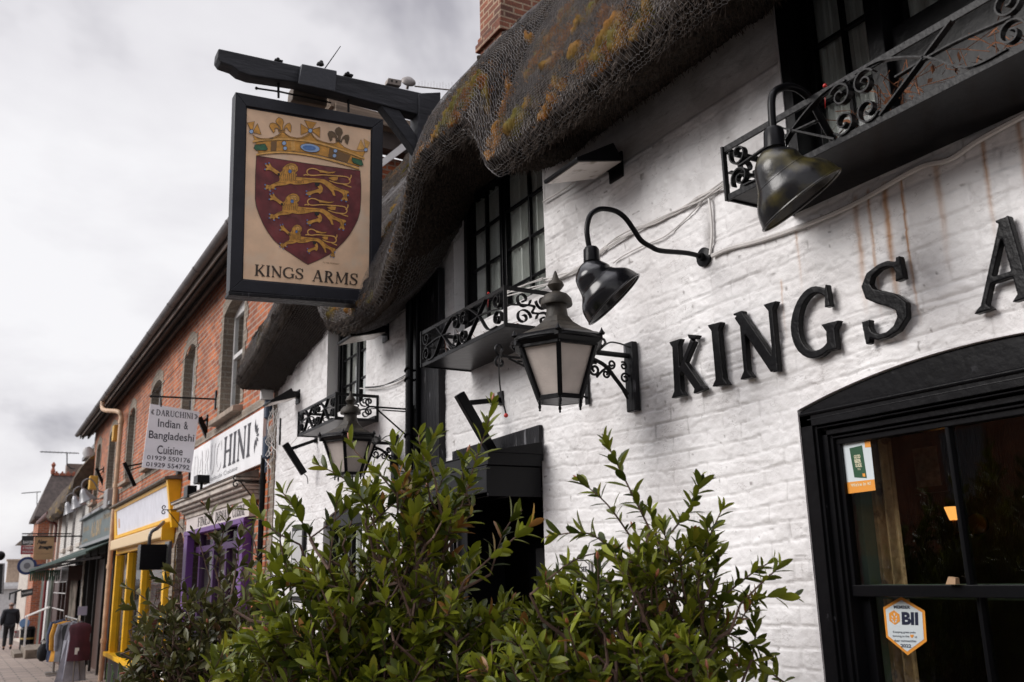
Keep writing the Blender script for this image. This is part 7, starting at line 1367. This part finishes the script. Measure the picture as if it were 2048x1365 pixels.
for y, dx, h, w, n, c, lab, sk in [(20.35, .10, .70, .37, 'burgundy', (.055, .010, .018), 'burgundy gilet with a paper tag at the near end of the clothes rail', False), (20.65, .0, .95, .44, 'black', (.012, .012, .014), 'black coat behind the burgundy gilet on the clothes rail', False), (21.0, -.12, .74, .42, 'grey', (.18, .18, .2), 'grey cardigan hanging between black coat and mustard jacket', False), (21.4, -.2, .76, .44, 'mustard', (.50, .24, .03), 'mustard yellow jacket on the clothes rail', False), (21.9, -.2, .8, .46, 'navy', (.02, .03, .07), 'navy jacket behind the mustard one on the clothes rail', False), (22.5, -.15, .8, .46, 'blue', (.05, .07, .12), 'faded blue jacket at the far end of the clothes rail', False), (20.5, -.05, 1.08, .5, 'tulle', (.26, .26, .30), 'pale grey net skirt hanging lowest on the clothes rail', True), (21.1, .1, 1.05, .42, 'pale', (.33, .33, .38), 'pale lilac skirt behind the net skirt on the clothes rail', True)]:
    garment(y, -.78 + dx * .6, zt - .05, w, h, GM(n, c), lab, skirt=sk)
b = MB(); b.box(-.80, 20.25, .30, -.73, 20.255, .42); b.build('price_tag', PAPER, None, label='small white price tag on the burgundy gilet', cat='tag')
t = thing('display_table', 'round topped table with dark bags hanging from it beside the clothes rail', 'table', (-.78, 25.0, gz(25.0))); zg2 = gz(25.0); b = MB(); b.lathe([(.32, .72), (.32, .76)], (-.78, 25.0, zg2), 20); b.tube([(-.78, 25.0, zg2), (-.78, 25.0, zg2 + .72)], .03, 8); b.box(-.95, 24.8, zg2, -.6, 25.2, zg2 + .05); b.build('table', CHR, t)
for k, (dx, dy) in enumerate([(-.26, -.1), (.08, -.26), (-.05, -.30)]):
    b = MB(); c = (-.78 + dx, 25.0 + dy, zg2 + .5); b.ball(c, (.13, .11, .2), 10); b.tube(crv([(c[0] - .07, c[1], c[2] + .12), (c[0], c[1], c[2] + .3), (c[0] + .07, c[1], c[2] + .12)]), .012, 6)
    b.build('bag', GM('navy', (0, 0, 0)) if k else GM('black', (0, 0, 0)), None, smooth=True, label=['black bag hanging at the left of the display table', 'navy bag hanging at the right of the display table', 'navy bag hanging in front of the display table'][k], cat='bag')
b = MB(); p = PX(165, 1222, -.3); b.box(p.x - .1, p.y, p.z - .10, p.x + .1, p.y + .01, p.z + .10); b.build('price_card', mat('lilac_card', (.55, .5, .62), .5), None, label='pale lilac price card standing above the clothes rail', cat='card')
# daffodils in a trough by the yellow shop
t = thing('daffodils', 'clump of yellow daffodils in a low trough at the left foot of the shrubs', 'flowers', (-1.75, 6.2, .3))
YF = mat('daffodil_yellow', (.78, .45, .01), .5); b = MB(); gl = MB(); rs_ = random.Random(4)
DF = [(223, 1330, 5.4), (238, 1338, 5.4), (228, 1345, 5.5), (250, 1332, 5.6), (262, 1340, 5.5), (215, 1328, 5.6), (245, 1350, 5.4), (258, 1352, 5.5), (272, 1343, 5.4)] + [(rs_.uniform(380, 520), rs_.uniform(1270, 1360), rs_.uniform(4.8, 5.6)) for _ in range(16)]
for px, py, dp in DF:
    c = PD(px, py, dp); d = (CAM - c).normalized(); d = (d + Vector((rs_.uniform(-.5, .5), rs_.uniform(-.5, .5), rs_.uniform(-.4, .2)))).normalized(); u = d.orthogonal().normalized(); w = d.cross(u)
    for k in range(6):
        a = k * math.pi / 3; e = u * math.cos(a) + w * math.sin(a); s_ = u * -math.sin(a) + w * math.cos(a); b.add([c, c + e * .022 + s_ * .012, c + e * .042, c + e * .022 - s_ * .012], [(0, 1, 2, 3)])
    b.lathe([(.008, 0), (.010, .015), (.016, .026)], c, 8, d, cap=False); gl.tube([c, c - d * .02 - EZ * .03, c - EZ * .25], .003, 5)
gl.build('stems', mat('stem_green', (.06, .13, .03), .6), t)
t = thing('trough', 'low dark planting trough holding the daffodils', 'planter', (-1.75, 6.4, gz(6.4))); b = MB(); b.box(-1.95, 4.6, gz(6), -1.45, 7.0, .45); b.build('box', TIMB, t)

# ---------------------------------------------------------------- walking man
def man():
    f = PG(14, 1300); y = f.y; x = f.x; z = gz(y); t = thing('person', 'bald man in dark jacket and black trousers walking away along the pavement with a bag', 'person', (x, y, z)); t.scale = (1.06, 1.06, 1.06)
    
    def skin(name, verts, edges, rad, m, sub=2, par=t, root=0):
        me = bpy.data.meshes.new(name); me.from_pydata(verts, edges, []); me.materials.append(m); o = bpy.data.objects.new(name, me); COL.objects.link(o); o.parent = par
        s = o.modifiers.new('s', 'SKIN'); s.use_smooth_shade = True; L = me.skin_vertices[0].data
        for i, r in enumerate(rad): L[i].radius = (r, r) if not isinstance(r, tuple) else r
        L[root].use_root = True; q = o.modifiers.new('q', 'SUBSURF'); q.levels = sub; q.render_levels = sub; return o
    SK = mat('skin', (.42, .24, .17), .6); JK = mat('dark_jacket', (.014, .016, .022), .8, bump=.5, bscale=12); TR = mat('black_trousers', (.012, .012, .014), .85, bump=.4, bscale=10)
    V = [(0, 0, .93), (0, 0, 1.12), (0, .01, 1.32), (0, .02, 1.42), (0, .02, 1.50), (0, .02, 1.56), (0, .015, 1.64), (0, .02, 1.70),
         (-.10, 0, .86), (-.11, .12, .50), (-.12, .02, .10), (-.12, .12, .05), (.10, 0, .86), (.10, -.02, .50), (.10, -.20, .13), (.10, -.12, .05),
         (-.20, .02, 1.38), (-.27, -.06, 1.12), (-.28, .06, .90), (.20, .02, 1.38), (.27, .08, 1.13), (.28, .18, .93), (-.28, .08, .84), (.285, .2, .87)]
    E_ = [(0, 1), (1, 2), (2, 3), (3, 4), (4, 5), (5, 6), (6, 7), (0, 8), (8, 9), (9, 10), (10, 11), (0, 12), (12, 13), (13, 14), (14, 15), (3, 16), (16, 17), (17, 18), (18, 22), (3, 19), (19, 20), (20, 21), (21, 23)]
    Rd = [(.15, .11), (.15, .11), (.17, .11), (.12, .09), .055, .075, .085, .05, .095, .065, .045, .035, .095, .065, .045, .035, .07, .05, .035, .07, .05, .035, .03, .03]
    body = skin('body', V, E_, Rd, SK)
    # hands: palm and five fingers
    for s_, hx, hy, hz in ((-1, -.28, .09, .80), (1, .285, .21, .83)):
        b_v = [(hx, hy, hz + .04), (hx, hy, hz)]; b_e = [(0, 1)]; r_ = [.026, .03]
        for k in range(4):
            i = len(b_v); off = -.03 + .02 * k; L = [.068, .078, .074, .058][k]; b_v += [(hx, hy + off, hz - .035), (hx - s_ * .008, hy + off + .002, hz - .035 - L * .5), (hx - s_ * .022, hy + off + .002, hz - .035 - L)]; b_e += [(1, i), (i, i + 1), (i + 1, i + 2)]; r_ += [.010, .009, .007]
        i = len(b_v); b_v += [(hx - s_ * .01, hy + .045, hz - .005), (hx - s_ * .02, hy + .055, hz - .045)]; b_e += [(1, i), (i, i + 1)]; r_ += [.011, .009]; skin('hand', b_v, b_e, r_, SK, 1, body)
    jv = [(0, 0, .86), (0, 0, 1.0), (0, .0, 1.15), (0, .01, 1.33), (0, .015, 1.43), (0, .02, 1.49), (-.205, .02, 1.39), (-.265, -.06, 1.12), (-.265, .07, .88), (.205, .02, 1.39), (.265, .08, 1.13), (.27, .19, .91)]
    skin('jacket', jv, [(0, 1), (1, 2), (2, 3), (3, 4), (4, 5), (4, 6), (6, 7), (7, 8), (4, 9), (9, 10), (10, 11)], [(.235, .17), (.225, .16), (.215, .155), (.215, .15), (.15, .12), .08, .10, .085, .065, .10, .085, .065], JK, 2, body)
    skin('trousers', [(0, 0, .93), (-.10, 0, .86), (-.11, .12, .50), (-.12, .02, .09), (.10, 0, .86), (.10, -.02, .50), (.10, -.19, .14)], [(0, 1), (1, 2), (2, 3), (0, 4), (4, 5), (5, 6)], [(.16, .12), .115, .085, .07, .115, .085, .07], TR, 2, body)
    skin('shoes', [(-.12, 0, .05), (-.12, .17, .035)], [(0, 1)], [.05, .045], TR, 1, body); skin('shoes', [(.10, -.24, .12), (.10, -.10, .03)], [(0, 1)], [.05, .045], TR, 1, body)
    b = MB(); L = Vector((x, y, z)); b.ball(L + Vector((.085, .02, 1.62)), (.012, .02, .03), 8); b.ball(L + Vector((-.085, .02, 1.62)), (.012, .02, .03), 8); b.ball(L + Vector((0, .115, 1.62)), (.014, .02, .022), 8)
    for s_ in (-1, 1): b.ball(L + Vector((s_ * .032, .098, 1.65)), (.012, .008, .008), 8)
    b.ball(L + Vector((0, .10, 1.575)), (.025, .006, .006), 8); b.build('face', SK, body, smooth=True)
    b = MB(); b.ball(L + Vector((0, -.01, 1.62)), (.094, .094, .05), 12); b.build('hair', mat('grey_stubble', (.16, .12, .10), .9), body, smooth=True)
    bg = thing('carrier_bag', 'red and white carrier bag in the right hand of the walking man', 'bag', (x + .29, y + .21, z + .45)); b = MB(); b.hexa([(x + .20, y + .15, z + .42), (x + .40, y + .15, z + .42), (x + .40, y + .27, z + .42), (x + .20, y + .27, z + .42)], [(x + .22, y + .17, z + .72), (x + .38, y + .17, z + .72), (x + .38, y + .25, z + .72), (x + .22, y + .25, z + .72)]); b.build('bag_body', mat('bag_white', (.6, .55, .55), .5, col2=(.5, .02, .03), c2amt=.48, c2scale=6), bg, bevel=.01); b = MB(); b.tube(crv([(x + .25, y + .21, z + .71), (x + .28, y + .21, z + .80), (x + .33, y + .21, z + .71)]), .006, 6); b.build('handle', mat('bag_red', (.4, .02, .02), .5), bg)
man()
# parked white car glimpsed at the far left
cr = thing('parked_car', 'white car glimpsed behind the walking man at the far end of the street', 'car', (-4.0, 62, gz(62) - .12)); z = gz(62) - .12
prof = [(-2.1, .35), (-2.15, .7), (-1.2, .95), (-.5, 1.4), (.9, 1.42), (1.6, 1.0), (2.1, .9), (2.15, .35)]
b = MB(); b.hexa([(-4.85, 62 + p, z + q) for p, q in prof], [(-3.15, 62 + p, z + q) for p, q in prof]); b.build('body', mat('white_car_paint', (.75, .75, .75), .2, coat=.6), cr, bevel=.05)
b = MB(); 
for k in (-1, 1): b.hexa([(-4.0 + k * .852, 62 + p, z + q) for p, q in ((-1.0, .98), (-.45, 1.32), (.85, 1.34), (1.4, 1.0))], [(-4.0 + k * .858, 62 + p, z + q) for p, q in ((-1.0, .98), (-.45, 1.32), (.85, 1.34), (1.4, 1.0))])
b.hexa([(-4.7, 60.75, z + 1.0), (-3.3, 60.75, z + 1.0), (-3.4, 61.35, z + 1.37), (-4.6, 61.35, z + 1.37)], [(-4.7, 60.77, z + .98), (-3.3, 60.77, z + .98), (-3.4, 61.37, z + 1.35), (-4.6, 61.37, z + 1.35)]); b.build('windows', mat('dark_pane', (0, 0, 0)), cr)
for sx in (-4.8, -3.2):
    for sy in (-1.35, 1.35): b = MB(); b.lathe([(.2, -.1), (.32, -.1), (.32, .1), (.2, .1)], (sx, 62 + sy, z + .32), 18, (1, 0, 0)); b.build('wheel', mat('tyre', (.02, .02, .02), .8), cr)

# ---------------------------------------------------------------- opposite side of the street (reflected in the windows)
for k, (y0, y1, h, c) in enumerate([(-14, -4, 4.6, 'brown'), (-3.99, 8, 5.0, 'buff'), (8.01, 24, 4.7, 'red')]):
    t = thing('terrace_house', ['brown brick terrace house across the road, behind the photographer', 'buff brick terrace house across the road from the pub', 'red brick terrace house across the road from the shops'][k], 'building', (-15.2, (y0 + y1) / 2, 0)); b = MB(); b.box(-22, y0, -1.0, -15.0, y1, h); b.build('wall', {'brown': CHB, 'buff': BUFF, 'red': BR}[c], t)
    b = MB(); b.hexa([(-22, y0, h), (-14.7, y0, h), (-14.7, y1, h), (-22, y1, h)], [(-18.6, y0, h + 1.8), (-18.4, y0, h + 1.8), (-18.4, y1, h + 1.8), (-18.6, y1, h + 1.8)]); b.build('roof', SLATE, t)
    for y in np.arange(y0 + 1.5, y1 - 1, 2.6):
        for z in (.4, 2.9): w = MB(); w.box(-15.0, y - .5, z, -14.96, y + .5, z + 1.4); w.box(-14.96, y - .03, z, -14.94, y + .03, z + 1.4); w.box(-14.96, y - .5, z + .67, -14.942, y + .5, z + .73); w.build('window', mat('pane_and_frame', (.22, .23, .25), .2), t)

# ---------------------------------------------------------------- shrubs in front of the pub
def leaf_mat(name, c1, c2, c3):
    m = bpy.data.materials.new(name); m.use_nodes = True; n = m.node_tree.nodes; l = m.node_tree.links; p = n['Principled BSDF']; p.inputs['Roughness'].default_value = .38; p.inputs['Specular IOR Level'].default_value = .32
    a = n.new('ShaderNodeAttribute'); a.attribute_name = 'tint'; r = n.new('ShaderNodeValToRGB'); e = r.color_ramp.elements; e[0].position = 0; e[0].color = (*c1, 1); e[1].position = .82; e[1].color = (*c2, 1); q = e.new(.97); q.color = (*c3, 1); l.new(a.outputs['Fac'], r.inputs[0])
    l.new(r.outputs[0], p.inputs['Base Color']); tr = n.new('ShaderNodeBsdfTranslucent'); l.new(r.outputs[0], tr.inputs[0]); ms = n.new('ShaderNodeMixShader'); ms.inputs[0].default_value = .22
    l.new(p.outputs[0], ms.inputs[1]); l.new(tr.outputs[0], ms.inputs[2]); l.new(ms.outputs[0], n['Material Output'].inputs[0]); return m
LF = leaf_mat('shrub_leaf', (.030, .046, .006), (.235, .265, .020), (.30, .14, .04)); LFD = leaf_mat('dark_shrub_leaf', (.026, .030, .010), (.12, .115, .030), (.14, .07, .035))
TWIG = mat('twig_bark', (.105, .062, .045), .8, var=.4, vscale=40); BUD = mat('pink_bud', (.34, .12, .07), .5, var=.3, vscale=60)
# leaf template: lanceolate, folded on the midrib, slightly arched; along +x, normal +z
_st = [0, .12, .35, .62, .85, 1.0]; _hw = [.02, .075, .135, .155, .100, .010]
LT = np.array([p for s_, h in zip(_st, _hw) for p in ((s_, -h, .35 * h - .10 * s_ * s_), (s_, 0, -.10 * s_ * s_), (s_, h, .35 * h - .10 * s_ * s_))])
LQF = np.array([[3 * i + k, 3 * i + k + 3, 3 * i + k + 4, 3 * i + k + 1] for i in range(5) for k in range(2)])
def norm(a): return a / (np.linalg.norm(a, axis=-1, keepdims=True) + 1e-9)
def shrub(name, label, base, blobs, heroes, size, lm, seed, nleaf=20):
    """blobs: (px,py,rx,ry,depth,ddepth,count); heroes: list of px paths with depth (base->tip)"""
    rs = np.random.RandomState(seed); base = Vector(base); t = thing(name, label, 'shrub', tuple(base)); shoots = []
    for px, py, rx, ry, dp, dd, n in blobs:
        for _ in range(n):
            a = rs.uniform(0, 2 * math.pi); q = math.sqrt(rs.rand()); u = px + rx * q * math.cos(a); v = py + ry * q * math.sin(a); d = dp + rs.uniform(-dd, dd)
            tip = PD(u, v, d); out = tip - (base + Vector((0, 0, .9))); out = out.normalized() if out.length > 0 else EZ
            dr = (out * .55 + EZ * .7 + Vector(rs.normal(0, .38, 3))).normalized(); L = rs.uniform(.11, .24) * size
            mid = tip - dr * L * .5 + Vector(rs.normal(0, .01, 3)); shoots.append(([tip - dr * L, mid, tip], .75))
    for path, dp in heroes:
        pts = crv([PD(x, y, dp + .02 * i) for i, (x, y) in enumerate(path)], 4); shoots.append((pts, 1.0))
    LV = []; LTt = []; tw = MB(); bud = MB(); hub = []
    # woody skeleton
    hubs = [base + Vector((rs.uniform(-.12, .12), rs.uniform(-.25, .25), rs.uniform(.25, .5))) for _ in range(7)]
    for h in hubs: tw.tube([base + (h - base) * .05, base + (h - base) * .5 + Vector(rs.normal(0, .02, 3)), h], [.022, .018, .014], 7)
    A0 = np.array([s_[0][0] for s_ in shoots]); 
    for i, (pts, leafy) in enumerate(shoots):
        p0 = pts[0]
        # link to a shoot nearer to the base, else to a hub
        if rs.rand() < .8 and len(shoots) > 10:
            d = np.linalg.norm(A0 - np.array(p0), axis=1); db = np.linalg.norm(A0 - np.array(base), axis=1); ok = (db < db[i] - .08) & (d < .5)
            if ok.any(): j = np.where(ok)[0][np.argmin(d[ok])]; q = Vector(A0[j].tolist())
            else: q = min(hubs, key=lambda h: (h - p0).length)
        else: q = min(hubs, key=lambda h: (h - p0).length)
        m = (p0 + q) / 2 + Vector(rs.normal(0, .02, 3)) - EZ * .02; tw.tube([q, m, p0], [.0065, .0052, .0038], 5, caps=False)
        tw.tube(pts, [.0036 - .0018 * k / (len(pts) - 1) for k in range(len(pts))], 5, caps=False)
        P = np.array([tuple(p) for p in pts]); seg = np.linalg.norm(np.diff(P, axis=0), axis=1); cl = np.concatenate([[0], np.cumsum(seg)]); Lt = cl[-1]
        nl = int(nleaf * max(.7, Lt / (.2 * size)) * rs.uniform(.8, 1.15)); nl = min(nl, 60); u = np.sort(rs.uniform(.08, 1, nl)); tt = u * Lt
        O_ = np.stack([np.interp(tt, cl, P[:, k]) for k in range(3)], 1); T_ = norm(np.stack([np.interp(np.minimum(tt + .01, Lt), cl, P[:, k]) for k in range(3)], 1) - np.stack([np.interp(np.maximum(tt - .01, 0), cl, P[:, k]) for k in range(3)], 1))
        ang = np.arange(nl) * 2.4 + rs.uniform(0, 6) + rs.normal(0, .3, nl); X_ = norm(np.cross(T_, np.array([.31, .11, .94]) + rs.normal(0, .02, 3))); Y_ = np.cross(T_, X_)
        rad = X_ * np.cos(ang)[:, None] + Y_ * np.sin(ang)[:, None]; op = np.radians(np.interp(u, [0, 1], [72, 32]) + rs.normal(0, 9, nl))[:, None]
        D_ = norm(T_ * np.cos(op) + rad * np.sin(op) + np.array([0, 0, .12])); N_ = norm(T_ * np.sin(op) - rad * np.cos(op) + rs.normal(0, .25, (nl, 3)) + np.array([0, 0, .35])); B_ = norm(np.cross(N_, D_)); N_ = np.cross(D_, B_)
        sz = rs.uniform(.6, 1.2, nl) * np.interp(u, [0, .5, .9, 1], [.75, 1, .9, .6]) * .066 * size; wd = rs.uniform(.95, 1.35, nl)
        V = O_[:, None, :] + (LT[None, :, 0:1] * D_[:, None, :] + LT[None, :, 1:2] * wd[:, None, None] * B_[:, None, :] + LT[None, :, 2:3] * N_[:, None, :]) * sz[:, None, None]
        LV.append(V.reshape(-1, 3)); tin = np.clip(rs.normal(.34 + .30 * (u - .4), .24, nl) + rs.uniform(-.15, .15), 0, .85); tin = np.where(rs.rand(nl) < .015, 1.0, tin)
        if rs.rand() < .03: tin = np.clip(tin + .45, 0, 1)
        LTt.append(np.repeat(tin, len(LT)))
        if rs.rand() < .20: d = (pts[-1] - pts[-2]).normalized(); bud.lathe([(.002, -.002), (.0048, .006), (.0052, .013), (.0032, .022), (.0008, .028)], pts[-1], 8, d + Vector((.001, 0, 0)))
    V = np.concatenate(LV); n = len(V) // len(LT); F = (np.arange(n) * len(LT))[:, None, None] + LQF[None]; F = F.reshape(-1, 4); TT = np.concatenate(LTt); nl_ = len(F)
    if bud.v: F = np.concatenate([F, np.array([f for f in bud.f if len(f) == 4]) + len(V)]); V = np.concatenate([V, np.array(bud.v)]); TT = np.concatenate([TT, np.zeros(len(bud.v))])
    fo = npmesh('foliage', V, F, lm, t, attrs={'tint': TT}); fo.data.materials.append(BUD); mi = np.zeros(len(F), dtype=np.int32); mi[nl_:] = 1; fo.data.polygons.foreach_set('material_index', mi)
    tw.build('twigs', TWIG, t, smooth=True)
    return t
PLW = mat('planter_wood', (.045, .035, .03), .7, var=.3)
def planter(x0, y0, x1, y1, label):
    t = thing('planter', label, 'planter', ((x0 + x1) / 2, (y0 + y1) / 2, gz(y0))); b = MB(); z = gz(y1); h = .55
    b.box(x0, y0, z, x1, y0 + .03, h); b.box(x0, y1 - .03, z, x1, y1, h); b.box(x0, y0 + .03, z, x0 + .03, y1 - .03, h); b.box(x1 - .03, y0 + .03, z, x1, y1 - .03, h); b.build('box', PLW, t); b = MB(); b.box(x0 + .03, y0 + .03, h - .12, x1 - .03, y1 - .03, h - .08); b.build('soil', mat('soil', (.03, .02, .015), .95), t)
def ctr(px, py, d): return PD(px, py, d)
c = ctr(1290, 1300, 3.0); planter(c.x - .25, c.y - .45, c.x + .2, c.y + .45, 'dark wooden planter under the right hand shrub')
shrub('shrub', 'glossy green shrub with pink buds between the entrance and the big window', (c.x, c.y, .5),
      [(1250, 1200, 170, 100, 2.95, .28, 62), (1340, 1085, 105, 80, 2.95, .22, 24), (1180, 1325, 260, 80, 2.9, .32, 105), (1450, 1225, 80, 55, 2.95, .2, 14), (1090, 1240, 100, 90, 3.0, .25, 24), (1400, 1345, 110, 45, 2.95, .25, 22), (1110, 1180, 60, 50, 2.95, .2, 8)],
      [([(1300, 1060), (1265, 990), (1235, 930), (1204, 868)], 2.85), ([(1265, 1080), (1215, 1010), (1160, 962)], 2.85), ([(1330, 1080), (1370, 1030), (1395, 985), (1405, 948)], 2.85), ([(1395, 1120), (1420, 1070), (1447, 1012)], 2.9), ([(1290, 1200), (1400, 1196), (1500, 1195), (1592, 1193)], 2.8), ([(1450, 1190), (1500, 1150), (1548, 1120)], 2.85), ([(1350, 1240), (1440, 1260), (1540, 1310)], 2.85), ([(1250, 1130), (1180, 1068), (1090, 1075)], 2.8), ([(1060, 1190), (1150, 1120), (1235, 1100)], 2.75), ([(1330, 1130), (1310, 1060), (1298, 1010)], 2.9), ([(1420, 1290), (1480, 1300), (1530, 1345)], 2.85), ([(1480, 1210), (1530, 1160), (1565, 1130)], 2.8)], 1.0, LF, 21)
c = ctr(780, 1300, 3.2); planter(c.x - .25, c.y - .5, c.x + .2, c.y + .5, 'dark wooden planter under the tall middle shrub')
shrub('shrub', 'tallest glossy green shrub with many pink buds, before the pub entrance', (c.x, c.y, .5),
      [(780, 1150, 200, 115, 3.2, .32, 80), (760, 1010, 110, 75, 3.15, .22, 20), (850, 965, 80, 65, 3.15, .2, 15), (920, 1030, 40, 70, 3.1, .2, 7), (760, 1310, 330, 85, 3.15, .35, 150), (560, 1200, 80, 110, 3.2, .3, 26), (960, 1250, 90, 80, 3.1, .3, 24), (1060, 1335, 130, 50, 3.05, .25, 24), (1020, 1255, 80, 60, 3.05, .2, 18)],
      [([(905, 1060), (930, 990), (955, 910), (975, 850), (985, 802)], 3.0), ([(760, 1030), (720, 980), (675, 950), (625, 925)], 3.05), ([(800, 1000), (760, 950), (712, 905), (700, 880)], 3.05), ([(860, 1000), (850, 930), (838, 880), (840, 868)], 3.05), ([(870, 960), (855, 900), (872, 872)], 3.0), ([(930, 1160), (1000, 1100), (1050, 1060), (1078, 1040)], 2.9), ([(600, 1090), (545, 1060), (500, 1015)], 3.1), ([(580, 1160), (560, 1080), (572, 1020)], 3.15), ([(700, 1180), (620, 1165), (540, 1150)], 3.0), ([(650, 1300), (560, 1275), (500, 1260)], 2.95), ([(940, 1010), (925, 950), (935, 905)], 3.05), ([(640, 1110), (590, 1020), (565, 985)], 3.1), ([(980, 1150), (1010, 1060), (1045, 1020)], 3.0), ([(790, 1290), (830, 1180), (830, 1090), (825, 1020)], 2.9), ([(820, 960), (790, 900), (780, 872)], 3.05)], 1.12, LF, 22)
c = ctr(400, 1320, 4.6); planter(c.x - .3, c.y - .6, c.x + .3, c.y + .5, 'dark wooden planter under the duller left shrub')
shrub('shrub', 'duller brownish green shrub at the left, in front of the purple and yellow shops', (c.x, c.y, .5),
      [(400, 1260, 130, 75, 4.7, .4, 95), (340, 1325, 110, 50, 4.6, .4, 70), (480, 1310, 130, 80, 4.5, .4, 110), (480, 1160, 45, 50, 4.6, .3, 10), (300, 1285, 35, 45, 4.7, .3, 10)],
      [([(440, 1180), (438, 1100), (425, 1040), (408, 1010)], 4.6), ([(440, 1100), (448, 1060), (462, 1020)], 4.6), ([(400, 1200), (340, 1170), (300, 1150)], 4.6), ([(330, 1230), (280, 1190), (250, 1172)], 4.7), ([(420, 1160), (400, 1090), (385, 1060)], 4.6), ([(470, 1150), (480, 1080), (492, 1050)], 4.5), ([(300, 1250), (265, 1215), (240, 1210)], 4.7), ([(360, 1200), (355, 1150), (330, 1140)], 4.6), ([(520, 1140), (510, 1090), (500, 1060)], 4.4)], 1.15, LFD, 23, 14)
# low dark ground cover at the foot of the planters
